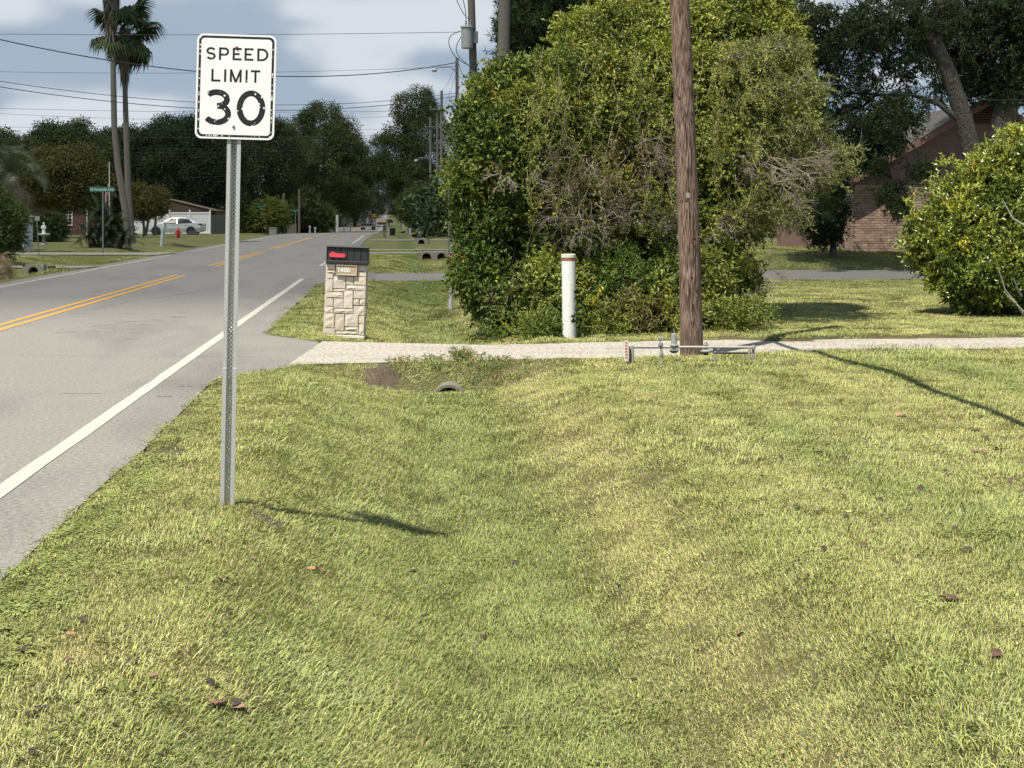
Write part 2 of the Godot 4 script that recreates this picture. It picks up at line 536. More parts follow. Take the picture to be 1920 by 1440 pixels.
func lawn_tint(x: float, z: float) -> Color:
	var w := dryness(x, z)
	var a := Color(0.105, 0.135, 0.032).lerp(Color(0.225, 0.195, 0.078), w)
	var d := -z
	if d < 30.0:
		a = a.lerp(Color(0.075, 0.062, 0.036), 0.7)      # thatch and soil between the blades
	return a

func ground() -> void:
	var ql := grid_lines([[-420, -60, 20], [-60, -14, 4], [-14, -7.5, 0.4], [-7.5, 0.3, 0.6], [0.3, 2.0, 0.1], [2.0, 4.2, 0.1], [4.2, 14.0, 0.3], [14, 40, 2], [40, 440, 25]])
	var dl := grid_lines([[-30, 2, 2], [2, 15, 0.2], [15, 21, 0.1], [21, 46, 0.25], [46, 130, 0.6], [130, 240, 3], [240, 900, 20]])
	var pos := []
	var col := []
	var nor := []
	for d in dl:
		for q in ql:
			var x: float = line_x(d) + q
			var p := Vector3(x, ground_h(x, -d), -d)
			pos.append(p)
			col.append(lawn_tint(x, -d))
			var e := 0.06
			nor.append(Vector3(ground_h(x - e, -d) - ground_h(x + e, -d), 2.0 * e, ground_h(x, -d - e) - ground_h(x, -d + e)).normalized())
	var idx := PackedInt32Array()
	var w := ql.size()
	for j in dl.size() - 1:
		for i in w - 1:
			var k := j * w + i
			idx.append_array([k, k + w, k + 1, k + 1, k + w, k + w + 1])
	var a := []
	a.resize(Mesh.ARRAY_MAX)
	a[Mesh.ARRAY_VERTEX] = PackedVector3Array(pos)
	a[Mesh.ARRAY_NORMAL] = PackedVector3Array(nor)
	a[Mesh.ARRAY_COLOR] = PackedColorArray(col)
	a[Mesh.ARRAY_INDEX] = idx
	var m := ArrayMesh.new()
	m.add_surface_from_arrays(Mesh.PRIMITIVE_TRIANGLES, a)
	tag(put("ground", m, M.ground), "mown lawn and swale beside the road", "ground", "", "structure")

func sheet(ul: Array, vl: Array, where: Callable, tint: Callable) -> ArrayMesh:
	var pos := PackedVector3Array()
	var col := PackedColorArray()
	var nor := PackedVector3Array()
	for v in vl:
		for u in ul:
			var p: Vector3 = where.call(u, v)
			pos.append(p)
			col.append(tint.call(p, u, v))
			nor.append(Vector3.UP)
	var idx := PackedInt32Array()
	var w := ul.size()
	var flip := (pos[1] - pos[0]).cross(pos[w] - pos[0]).y > 0.0      # front faces run clockwise seen from above
	for j in vl.size() - 1:
		for i in w - 1:
			var k := j * w + i
			idx.append_array([k, k + 1, k + w, k + 1, k + w + 1, k + w] if not flip else [k, k + w, k + 1, k + 1, k + w, k + w + 1])
	var a := []
	a.resize(Mesh.ARRAY_MAX)
	a[Mesh.ARRAY_VERTEX] = pos
	a[Mesh.ARRAY_NORMAL] = nor
	a[Mesh.ARRAY_COLOR] = col
	a[Mesh.ARRAY_INDEX] = idx
	var m := ArrayMesh.new()
	m.add_surface_from_arrays(Mesh.PRIMITIVE_TRIANGLES, a)
	return m

func road() -> void:
	var root := Node3D.new()
	root.name = "road"
	add_child(root)
	tag(root, "two lane asphalt road with double yellow centre line", "road", "", "structure")
	var us := []
	for i in 73:
		us.append(i / 72.0)
	var vl := grid_lines([[-25, 3, 1.0], [3, 45, 0.15], [45, 130, 1.2], [130, 520, 6]])
	var where := func(u: float, d: float) -> Vector3:
		var q := lerpf(-7.25, edge_q(d), u)
		return Vector3(line_x(d) + q, along(d) + 0.004, -d)
	var tint := func(p: Vector3, u: float, d: float) -> Color:
		var q := p.x - line_x(d)
		var s := 1.04 + 0.2 * nz.get_noise_2d(q * 26.0, d * 9.0) + 0.16 * nz2.get_noise_2d(q * 5.0, d * 1.6) + 0.14 * nz.get_noise_2d(q * 90.0, d * 28.0 + 50.0)
		for w: float in [-0.75, -2.45, -4.35, -6.05]:     # wheel paths polished pale
			s += 0.055 * maxf(0.0, 1.0 - absf(q - w) / 0.42)
		if q > 0.12:
			s *= 0.94
		return Color(s * 0.93, s * 0.94, s * 0.945)
	put("asphalt", sheet(us, vl, where, tint), M.asphalt, root)
	var stripe := func(q0: float, wd: float, d0: float, d1: float, m: Material, called: String) -> void:
		var ds := grid_lines([[d0, d1, 0.6]])
		var wh := func(u: float, d: float) -> Vector3:
			var e := 0.012 * nz.get_noise_2d(d * 40.0, u * 90.0 + q0 * 13.0)
			return Vector3(line_x(d) + q0 + (u - 0.5) * wd + e, along(d) + 0.009, -d)
		put(called, sheet([0.0, 1.0], ds, wh, func(_p: Vector3, _u: float, _d: float) -> Color: return Color.WHITE), m, root)
	for r in [[-25.0, 37.4], [46.5, 59.0], [81.0, 113.0], [120.0, 400.0]]:
		stripe.call(0.0, 0.125, r[0], r[1], M.white_paint, "white_edge_line")
	for r in [[-25.0, 58.5], [64.5, 108.0], [116.0, 400.0]]:
		stripe.call(-6.72, 0.115, r[0], r[1], M.white_paint, "white_edge_line")
	for r in [[-25.0, 39.6], [46.5, 64.0], [69.0, 100.0], [112.0, 400.0]]:
		stripe.call(-3.36, 0.1, r[0], r[1], M.yellow, "yellow_centre_line")
		stripe.call(-3.62, 0.1, r[0], r[1], M.yellow, "yellow_centre_line")
	# cracks and the transverse joint in the asphalt
	var dark := mat(0.05, 0.048, 0.045, 0.95)
	var crack := func(a: Vector2, b: Vector2, wd: float, sd: int) -> void:
		var bb := B.new()
		var n := 24
		var prev := Vector3.ZERO
		var side := Vector2(b - a).orthogonal().normalized()
		for i in n + 1:
			var t := float(i) / n
			var c := a.lerp(b, t) + side * 0.05 * nz.get_noise_2d(t * 120.0, sd * 31.0)
			var ww := wd * (0.55 + 0.5 * absf(nz.get_noise_2d(t * 300.0, sd * 7.0)))
			var p0 := Vector3(line_x(c.y) + c.x, along(c.y) + 0.0075, -c.y)
			if i > 0:
				bb.quad(prev, p0, p0 + Vector3(side.x, 0, -side.y) * ww, prev + Vector3(side.x, 0, -side.y) * ww, Color.WHITE, Vector3.UP)
			prev = p0
		put("crack", bb.mesh(), dark, root)
	crack.call(Vector2(-7.0, 17.6), Vector2(0.9, 17.1), 0.013, 1)
	crack.call(Vector2(-7.0, 29.5), Vector2(0.4, 29.0), 0.012, 2)
	crack.call(Vector2(-1.6, 11.3), Vector2(-1.3, 11.34), 0.02, 3)
	crack.call(Vector2(-0.75, 13.6), Vector2(-0.35, 13.62), 0.02, 4)
	crack.call(Vector2(0.2, 13.4), Vector2(0.34, 13.42), 0.03, 5)
	crack.call(Vector2(0.28, 14.2), Vector2(0.42, 14.21), 0.03, 6)
	crack.call(Vector2(-2.5, 21.0), Vector2(-1.0, 24.0), 0.012, 7)
	crack.call(Vector2(-3.0, 26.0), Vector2(-1.6, 33.0), 0.014, 8)
	crack.call(Vector2(-6.4, 24.0), Vector2(-6.0, 40.0), 0.014, 9)
	for i in 34:                         # short scuffs and gouges near the centre line
		var q := rng.randf_range(-3.3, -1.2)
		var d := rng.randf_range(19.0, 36.0)
		var l := rng.randf_range(0.12, 0.5)
		crack.call(Vector2(q, d), Vector2(q + l, d + rng.randf_range(-0.05, 0.05)), rng.randf_range(0.015, 0.04), 20 + i)

func strip(called: String, label: String, near: Callable, far: Callable, x0: float, x1: float, step: float, lift: Callable, m: Material, tint: Callable, category: String) -> Node3D:
	var xs := grid_lines([[x0, x1, step]])
	var vs := []
	for i in 25:
		vs.append(i / 24.0)
	var where := func(v: float, x: float) -> Vector3:
		var d: float = lerpf(near.call(x), far.call(x), v)
		return Vector3(x, lift.call(x, d), -d)
	return tag(put(called, sheet(vs, xs, where, tint), m), label, category, "", "structure")

func drives() -> void:
	var pale := func(p: Vector3, u: float, x: float) -> Color:
		var s := 1.0 + 0.3 * nz.get_noise_2d(p.x * 14.0, p.z * 130.0) + 0.2 * nz.get_noise_2d(p.x * 60.0, p.z * 60.0)
		return Color(s, s * 0.99, s * 0.97)
	strip("driveway", "pale crushed shell driveway crossing the swale behind the gas meter pipes", drive_near, drive_far, -2.52, 30.0, 0.12,
		func(x: float, d: float) -> float: return 0.008, M.shell, pale, "driveway")
	# the side street on the right
	var grey := func(p: Vector3, u: float, x: float) -> Color:
		var s := 1.0 + 0.15 * nz.get_noise_2d(p.x * 2.0, p.z * 6.0)
		return Color(s, s, s * 1.01)
	strip("side_street", "grey asphalt side street running right behind the bush", func(x: float) -> float: return street_d(x) - 2.3, func(x: float) -> float: return street_d(x) + 2.3, -4.4, 60.0, 0.5,
		func(x: float, d: float) -> float: return ground_h(x, -d) + 0.02, M.asphalt, grey, "street")
	var names := ["pale concrete driveway strip just past the twin culvert pipes", "narrow concrete driveway behind the twin culvert pipes", "concrete driveway crossing the ditch past the round culvert", "farthest concrete driveway crossing the right ditch"]
	for i in range(1, CROSSINGS.size()):
		var c: Array = CROSSINGS[i]
		var x0 := line_x(c[0]) + 0.5
		var m: Array = [c[0] + 0.2, c[1] - 0.2]
		strip("driveway", names[i - 1], func(x: float) -> float: return m[0], func(x: float) -> float: return m[1], x0, x0 + 30.0, 0.6,
			func(x: float, d: float) -> float: return maxf(ground_h(x, -d), along(d)) + 0.02, M.concrete, pale, "driveway")
	var lnames := ["concrete driveway over the culvert on the left verge", "concrete street apron on the left behind the thin sign post"]
	for i in LEFT_CROSSINGS.size():
		var c: Array = LEFT_CROSSINGS[i]
		var x0 := line_x(c[0]) - 7.2
		strip("driveway", lnames[i], func(x: float) -> float: return c[0] + 0.2 - 0.02 * (x - x0), func(x: float) -> float: return c[1] - 0.2 - 0.02 * (x - x0), x0 - 34.0, x0, 0.6,
			func(x: float, d: float) -> float: return maxf(ground_h(x, -d), along(d)) + 0.03, M.concrete, pale, "driveway")

# ------------------------------------------------------------------ grass
func blade(b: B, base: Vector3, dir: float, lean: float, l: float, w: float, col: Color) -> void:
	var o := Vector3(cos(dir), 0, sin(dir))
	var s := Vector3(-o.z, 0, o.x) * w * 0.5
	var mid := base + Vector3(0, l * 0.55 * cos(lean * 0.6), 0) + o * l * 0.5 * sin(lean * 0.6)
	var tip := mid + Vector3(0, l * 0.45 * cos(lean * 1.5), 0) + o * l * 0.5 * sin(lean * 1.5)
	b.tri(base - s, base + s, mid + s * 0.8, col)
	b.tri(base - s, mid + s * 0.8, mid - s * 0.8, col)
	b.tri(mid - s * 0.8, mid + s * 0.8, tip, col.lightened(0.06))

func grass_patch(kind: String, n: int, rad: float) -> ArrayMesh:
	var b := B.new()
	for i in n:
		var a := rng.randf() * TAU
		var r := rad * sqrt(rng.randf())
		var p := Vector3(cos(a) * r, -0.004, sin(a) * r)
		var pick := rng.randf()
		var col := Color(0.25, 0.285, 0.072)
		if pick < 0.32: col = Color(0.42, 0.44, 0.13)
		elif pick < 0.5: col = Color(0.56, 0.52, 0.24)
		elif pick < 0.74: col = Color(0.11, 0.135, 0.036)
		elif pick < 0.79: col = Color(0.4, 0.3, 0.17)
		var g := rng.randf_range(0.82, 1.18)
		col = Color(col.r * g, col.g * g, col.b * g)
		match kind:
			"short":
				blade(b, p, rng.randfn() * 1.1, rng.randf_range(0.2, 1.25), rng.randf_range(0.014, 0.038), rng.randf_range(0.0018, 0.0036), col)
			"green":
				if pick > 0.3 and pick < 0.5: col = Color(0.3, 0.345, 0.12)
				blade(b, p, rng.randfn() * 1.2, rng.randf_range(0.2, 1.1), rng.randf_range(0.02, 0.05), rng.randf_range(0.0022, 0.0042), col)
			"coarse":
				if pick > 0.25: col = Color(0.21, 0.255, 0.085).lerp(Color(0.44, 0.46, 0.21), rng.randf())
				blade(b, p, rng.randf_range(-1.6, 1.8), rng.randf_range(0.5, 1.45), rng.randf_range(0.035, 0.085), rng.randf_range(0.003, 0.0055), col)
			"weed":
				var up := rng.randf_range(0.008, 0.03)
				var c := Vector3(p.x, up, p.z)
				var d1 := Vector3(cos(a * 3.0), rng.randf_range(-0.2, 0.5), sin(a * 3.0)).normalized() * rng.randf_range(0.006, 0.013)
				var d2 := d1.cross(Vector3(0.1, 1, 0.2)).normalized() * d1.length() * 0.6
				col = Color(0.13, 0.175, 0.045).lerp(Color(0.27, 0.3, 0.1), rng.randf())
				b.tri(c - d1, c + d2, c + d1, col); b.tri(c - d1, c + d1, c - d2, col)
	return b.mesh()

func in_view(x: float, d: float, margin: float) -> bool:
	return absf(x) < 0.3556 * d + margin

func lay_grass() -> void:
	var kinds := {"short": [], "green": [], "coarse": [], "weed": []}
	for i in 4: kinds.short.append(grass_patch("short", 190, 0.13))
	for i in 3: kinds.green.append(grass_patch("green", 150, 0.13))
	for i in 3: kinds.coarse.append(grass_patch("coarse", 62, 0.13))
	for i in 2: kinds.weed.append(grass_patch("weed", 90, 0.13))
	var xf := {}
	var cl := {}
	for k in kinds:
		for i in kinds[k].size():
			xf[k + str(i)] = []
			cl[k + str(i)] = []
	var bands := [[3.6, 9.5, 0.085, 1.0], [9.5, 15.5, 0.115, 1.15], [15.5, 24.0, 0.17, 1.5], [24.0, 36.5, 0.27, 2.2], [40.6, 66.0, 0.5, 3.2]]
	for bd in bands:
		var d: float = bd[0]
		var st: float = bd[2]
		while d < bd[1]:
			var x := -0.3556 * d - 1.2
			while x < 0.3556 * d + 1.2:
				var px := x + rng.randf_range(-0.5, 0.5) * st
				var pd := d + rng.randf_range(-0.5, 0.5) * st
				x += st
				if not is_lawn(px, -pd):
					continue
				var q := px - line_x(pd)
				if q < 0.0 and pd > 66.0: continue
				if Vector2(px + 1.48, (pd - 8.36) * 0.7).length() < 0.11 and rng.randf() < 0.85: continue    # trodden earth at the sign post
				if Vector2((px + 1.45) / 0.2, (pd - 15.95) / 0.38).length() < 1.0 + 0.5 * nz.get_noise_2d(px * 90.0, pd * 90.0) and rng.randf() < 0.62: continue  # bare earth by the culvert
				var w := dryness(px, -pd)
				var kind := "short"
				var r := rng.randf()
				var clump: float = nz2.get_noise_2d(px * 6.0 + 50.0, pd * 6.0)
				if w < 0.22 + 0.1 * r or absf(q - 3.05) < 0.3 + 0.2 * (r - 0.5): kind = "green"
				var tall := maxf(0.0, 1.0 - Vector2((px + 0.85) / 0.5, (pd - 6.05) / 0.5).length()) + maxf(0.0, 1.0 - Vector2((px + 0.95) / 0.28, (pd - 9.6) / 0.3).length())
				if r < 0.02 + tall * 1.3 or (clump > 0.36 and r < 0.22): kind = "coarse"
				if absf(q - edge_q(pd) - 0.12) < 0.2 + 0.25 * nz.get_noise_2d(pd * 5.0, 2.0) and q > 0 and r < 0.5: kind = "weed"
				elif r > 0.975: kind = "weed"
				var key: String = kind + str(rng.randi() % kinds[kind].size())
				var e := 0.08
				var hx := ground_h(px + e, -pd) - ground_h(px - e, -pd)
				var hz := ground_h(px, -pd + e) - ground_h(px, -pd - e)
				var up := Vector3(-hx, 2.0 * e, -hz).normalized()
				var sw := swath(q, pd) if q > 1.8 else 0.0
				if w > 0.4 and nz.get_noise_2d(px * 420.0, pd * 300.0) > 0.27: continue      # thin spots where the thatch shows
				var rt := Vector3.RIGHT.rotated(Vector3.UP, 0.6 * sw + rng.randf_range(-1.9, 1.9))
				if kind == "coarse": rt = Vector3.RIGHT.rotated(Vector3.UP, rng.randf_range(-0.5, 0.5))
				rt = (rt - up * rt.dot(up)).normalized()
				var s: float = bd[3]
				var tall_s := rng.randf_range(0.68, 1.05) * lerpf(1.0, 1.0 + 0.35 * (s - 1.0), 1.0)
				var bs := Basis(rt * s, up * tall_s, rt.cross(up) * s)
				xf[key].append(Transform3D(bs, Vector3(px, ground_h(px, -pd), -pd)))
				var t := Color(0.88, 0.94, 0.86).lerp(Color(1.18, 1.1, 1.12), w)
				var g := rng.randf_range(0.78, 1.2)
				cl[key].append(Color(t.r * g, t.g * g, t.b * g))
			d += st
	var root := Node3D.new()
	root.name = "grass"
	add_child(root)
	tag(root, "mown green and straw coloured grass of the verge and lawn", "grass", "", "stuff")
	for k in kinds:
		for i in kinds[k].size():
			var key: String = k + str(i)
			if xf[key].size():
				var o := copies({"short": "short_grass", "green": "lush_grass", "coarse": "coarse_grass", "weed": "clover"}[k], kinds[k][i], M.grass, xf[key], cl[key], root)
				o.set_meta("kind", "stuff")

# ------------------------------------------------------------------ speed limit sign
func arc(cx: float, cy: float, rx: float, ry: float, a0: float, a1: float, n := 14) -> Array:
	var r := []
	for i in n + 1:
		var a := deg_to_rad(lerpf(a0, a1, float(i) / n))
		r.append(Vector2(cx + rx * cos(a), cy - ry * sin(a)))
	return r

func sign_face() -> ImageTexture:
	# inches from the top left corner of an 18 x 24 inch plate; strokes as polylines with a width
	var K := 26.0
	var w := int(18 * K)
	var h := int(24 * K)
	var ink := PackedFloat32Array()
	ink.resize(w * h)
	var strokes := []
	var s3 := 0.25
	var yt := 3.05 + s3
	var yb := 5.95 - s3
	var ym := (yt + yb) * 0.5
	# S
	var s := arc(3.2, yt + 0.62, 0.82, 0.62, 25, 270)
	s.append_array(arc(3.2, yb - 0.6, 0.84, 0.6, 90, -155))
	strokes.append([s, s3])
	var D := func(x0: float, x1: float, y0: float, y1: float, wd: float) -> void:
		var r := (y1 - y0) * 0.5
		var p := [Vector2(x0, y0), Vector2(x1 - r, y0)]
		p.append_array(arc(x1 - r, y0 + r, r, r, 80, -80))
		p.append(Vector2(x1 - r, y1)); p.append(Vector2(x0, y1))
		strokes.append([p, wd])
	# P
	strokes.append([[Vector2(5.25, yt - s3), Vector2(5.25, yb + s3)], s3])
	D.call(5.2, 7.05, yt, ym + 0.22, s3)
	# E E
	for x: float in [8.35, 11.05]:
		strokes.append([[Vector2(x, yt - s3), Vector2(x, yb + s3)], s3])
		for y in [yt, ym, yb]:
			strokes.append([[Vector2(x, y), Vector2(x + (1.35 if y == ym else 1.8), y)], s3])
	# D
	strokes.append([[Vector2(13.95, yt - s3), Vector2(13.95, yb + s3)], s3])
	D.call(13.9, 16.0, yt, yb, s3)
	# LIMIT
	yt = 8.05; yb = 10.95
	strokes.append([[Vector2(3.65, yt), Vector2(3.65, yb)], s3]); strokes.append([[Vector2(3.65, yb - s3), Vector2(5.5, yb - s3)], s3])
	strokes.append([[Vector2(6.55, yt), Vector2(6.55, yb)], s3])
	strokes.append([[Vector2(7.85, yt), Vector2(7.85, yb)], s3]); strokes.append([[Vector2(10.05, yt), Vector2(10.05, yb)], s3])
	strokes.append([[Vector2(7.8, yt), Vector2(8.95, yb)], s3]); strokes.append([[Vector2(10.1, yt), Vector2(8.95, yb)], s3])
	strokes.append([[Vector2(11.4, yt), Vector2(11.4, yb)], s3])
	strokes.append([[Vector2(12.35, yt + s3), Vector2(14.5, yt + s3)], s3]); strokes.append([[Vector2(13.42, yt), Vector2(13.42, yb)], s3])
	# 30
	var s8 := 0.68
	var t3 := arc(4.75, 14.95, 2.35, 1.6, 142, -70)
	t3.append(Vector2(4.9, 16.62))
	strokes.append([t3, s8])
	var b3 := arc(4.85, 18.3, 2.6, 1.95, 75, -150)
	b3.push_front(Vector2(4.9, 16.5))
	strokes.append([b3, s8])
	strokes.append([arc(12.6, 16.83, 2.6, 3.45, 0, 360, 30), s8])
	for st in strokes:
		var pts: Array = st[0]
		var hw: float = st[1]
		var lo := Vector2(99, 99)
		var hi := Vector2(-99, -99)
		for p in pts:
			lo = lo.min(p); hi = hi.max(p)
		var closed: bool = pts[0].distance_to(pts[-1]) < 0.01
		for j in range(maxi(0, int((lo.y - hw - 0.1) * K)), mini(h, int((hi.y + hw + 0.1) * K) + 1)):
			for i in range(maxi(0, int((lo.x - hw - 0.1) * K)), mini(w, int((hi.x + hw + 0.1) * K) + 1)):
				var p := Vector2((i + 0.5) / K, (j + 0.5) / K)
				var best := 99.0
				for k in pts.size() - 1:
					var a: Vector2 = pts[k]
					var ab: Vector2 = Vector2(pts[k + 1]) - a
					var t := (p - a).dot(ab) / ab.length_squared()
					if not closed and ((k == 0 and t < 0.0) or (k == pts.size() - 2 and t > 1.0)):
						continue
					best = minf(best, p.distance_to(a + ab * clampf(t, 0.0, 1.0)))
				ink[j * w + i] = maxf(ink[j * w + i], clampf((hw - best) * K + 0.5, 0.0, 1.0))
	# chips where the black print has flaked off
	var chips := []
	for i in 62:
		chips.append([Vector2(rng.randf_range(1.6, 16.4), rng.randf_range(12.5, 21.2)), rng.randf_range(0.06, 0.24)])
	for i in 46:
		chips.append([Vector2(rng.randf_range(1.6, 16.4), rng.randf_range(2.8, 11.2)), rng.randf_range(0.04, 0.1)])
	for i in 70:
		var e := rng.randf()
		var q := Vector2(0.72 if rng.randf() < 0.45 else 17.28, e * 24.0)
		if rng.randf() < 0.3: q = Vector2(e * 18.0, 23.3)
		chips.append([q, rng.randf_range(0.05, 0.2)])
	var f := FastNoiseLite.new()
	f.frequency = 0.14
	f.seed = 5
	f.fractal_octaves = 4
	var im := Image.create(w, h, false, Image.FORMAT_RGB8)
	for j in h:
		for i in w:
			var p := Vector2((i + 0.5) / K, (j + 0.5) / K)
			var a := Vector2(absf(p.x - 9.0), absf(p.y - 12.0))
			var dd := func(hx: float, hy: float, r: float) -> float:
				var e := a - Vector2(hx - r, hy - r)
				return minf(maxf(e.x, e.y), 0.0) + Vector2(maxf(e.x, 0.0), maxf(e.y, 0.0)).length() - r
			var k: float = ink[j * w + i]
			k = maxf(k, clampf(-dd.call(8.58, 11.58, 1.25) * K + 0.5, 0.0, 1.0) * clampf(dd.call(8.03, 11.03, 0.85) * K + 0.5, 0.0, 1.0))
			if k > 0.0:
				for c in chips:
					var dv: Vector2 = p - c[0]
					if absf(dv.x) < 0.4 and absf(dv.y) < 0.4:
						var rr: float = c[1] * (1.0 + 0.9 * f.get_noise_2d(i * 3.0, j * 3.0))
						if dv.length() < rr:
							k = 0.0
				if f.get_noise_2d(i * 1.3 + 300.0, j * 1.3) > 0.56:
					k *= 0.15
			var band := 0.5 + 0.5 * sin(p.y * 7.4)
			var dots := 0.5 + 0.5 * sin(p.x * 26.0 + (1.5 if fmod(p.y * 1.18, 2.0) < 1.0 else 0.0))
			var g := 0.86 - 0.085 * pow(band, 3.0) * dots - 0.05 * clampf(f.get_noise_2d(i * 0.4, j * 0.9) * 2.0, 0.0, 1.0)
			var wcol := Color(g * 0.95, g * 0.985, g)
			var bcol := Color(0.012, 0.012, 0.014)
			im.set_pixel(i, j, wcol.lerp(bcol, k).linear_to_srgb())
	return ImageTexture.create_from_image(im)

func speed_sign() -> void:
	var base := on_ground(G(426, 950)) + Vector3(0, -0.025, 0)
	var o := thing("speed_limit_sign", "white SPEED LIMIT 30 sign with chipped black lettering on a galvanised post", "road sign", base)
	o.rotation.z = deg_to_rad(-1.05)
	o.rotation.y = deg_to_rad(3.0)
	var post_h := 2.64
	# U channel post: flanges, walls and a web with real bolt holes
	var b := B.new()
	var prof := [Vector2(-0.040, 0.0), Vector2(-0.0185, 0.0), Vector2(-0.0135, -0.033), Vector2(0.0135, -0.033), Vector2(0.0185, 0.0), Vector2(0.040, 0.0)]
	for k in [0, 1, 3, 4]:
		var p: Vector2 = prof[k]
		var q: Vector2 = prof[k + 1]
		var nn := (q - p).orthogonal().normalized() * 0.0017
		var poly := [p + nn, q + nn, q - nn, p - nn]
		for i in 4:
			var c0: Vector2 = poly[i]
			var c1: Vector2 = poly[(i + 1) % 4]
			var mid := (p + q) * 0.5
			var ou := ((c0 + c1) * 0.5 - mid)
			b.quad(Vector3(c0.x, -0.25, c0.y), Vector3(c1.x, -0.25, c1.y), Vector3(c1.x, post_h, c1.y), Vector3(c0.x, post_h, c0.y), Color.WHITE, Vector3(ou.x, 0, ou.y))
		b.quad(Vector3(poly[0].x, post_h, poly[0].y), Vector3(poly[1].x, post_h, poly[1].y), Vector3(poly[2].x, post_h, poly[2].y), Vector3(poly[3].x, post_h, poly[3].y), Color.WHITE, Vector3.UP)
	put("channel", b.mesh(), M.zinc, o)
	var wb := B.new()
	var pitch := 0.0254
	var n := int((post_h + 0.05) / pitch)
	for z: float in [-0.0314, -0.0348]:
		var out := Vector3(0, 0, 1 if z > -0.033 else -1)
		for i in n:
			var cy := -0.04 + pitch * (i + 0.5)
			for k in 8:
				var a0 := TAU * (k + 0.5) / 8.0
				var a1 := TAU * (k + 1.5) / 8.0
				var oq := []
				for a in [a0, a1]:
					var e := Vector2(cos(a), sin(a))
					e /= maxf(absf(e.x), absf(e.y))
					oq.append(Vector3(e.x * 0.0135, cy + e.y * pitch * 0.5, z))
				var i0 := Vector3(cos(a0) * 0.0052, cy + sin(a0) * 0.0052, z)
				var i1 := Vector3(cos(a1) * 0.0052, cy + sin(a1) * 0.0052, z)
				wb.quad(oq[0], oq[1], i1, i0, Color.WHITE, out)
				if z > -0.033:
					wb.quad(i0, i1, i1 + Vector3(0, 0, -0.0034), i0 + Vector3(0, 0, -0.0034), Color.WHITE, Vector3(-cos(a0), -sin(a0), 0))
	put("web", wb.mesh(), M.zinc, o)
	# the lower stub that the post is spliced on to
	var sb := B.new()
	for sx: float in [-1.0, 1.0]:
		sb.box(T(Vector3(sx * 0.0295, 0.40, 0.0042)), Vector3(0.024, 0.86, 0.0034), 0.001)
	put("splice_flange", sb.mesh(), M.zinc, o)
	# the plate
	var face := Node3D.new()
	face.name = "sign_plate"
	o.add_child(face)
	face.position = Vector3(0.006, 2.163 + 0.305, 0.012)
	face.rotation.z = deg_to_rad(-0.45)
	var poly := PackedVector2Array()
	var hw := 0.2286
	var hh := 0.3048
	var rr := 0.038
	for c in [[1, 1, 0], [-1, 1, 90], [-1, -1, 180], [1, -1, 270]]:
		for i in 7:
			var a := deg_to_rad(c[2] + 15.0 * i)
			poly.append(Vector2(c[0] * (hw - rr) + cos(a) * rr, c[1] * (hh - rr) + sin(a) * rr))
	var pb := B.new()
	pb.prism(Transform3D.IDENTITY, poly, -0.001, 0.0008)
	put("plate", pb.mesh(), mat(0.45, 0.46, 0.46, 0.45, 0.6), face)
	var fb := B.new()
	fb.has_uv = true
	var ix := Geometry2D.triangulate_polygon(poly)
	for i in range(0, ix.size(), 3):
		var q := [poly[ix[i]], poly[ix[i + 1]], poly[ix[i + 2]]]
		if (Vector2(q[1]) - Vector2(q[0])).cross(Vector2(q[2]) - Vector2(q[0])) > 0.0: q = [q[0], q[2], q[1]]
		for p in q:
			fb.pt(Vector3(p.x, p.y, 0.0018), Vector3(0, 0, 1), Color.WHITE, Vector2((p.x + hw) / (2 * hw), (hh - p.y) / (2 * hh)))
	var fm := StandardMaterial3D.new()
	fm.albedo_texture = sign_face()
	fm.roughness = 0.42
	fm.texture_repeat = false
	put("printed_face", fb.mesh(), fm, face)
	var bolt := B.new()
	bolt.lathe(Transform3D(Basis(Vector3.RIGHT, PI * 0.5), Vector3.ZERO), [[0.0095, 0.0], [0.0095, 0.002], [0.0068, 0.0025], [0.006, 0.007], [0.003, 0.0085], [0.0, 0.0088]], 10)
	var b1 := put("bolt", bolt.mesh(), M.rust, face)
	b1.position = Vector3(0.0, 0.228, 0.0018)
	var b2 := put("bolt", bolt.mesh(), M.casting, face)
	b2.position = Vector3(-0.006, -0.232, 0.0018)

# ------------------------------------------------------------------ mailbox on its stone pillar
func letters(txt: String, size: float, depth: float, bold := true) -> TextMesh:
	var t := TextMesh.new()
	var f := SystemFont.new()
	f.font_names = PackedStringArray(["Droid Sans"])
	f.font_weight = 700 if bold else 400
	t.font = f
	t.text = txt
	t.font_size = 48
	t.pixel_size = size / 48.0 / 0.72
	t.depth = depth
	t.curve_step = 3.0
	return t

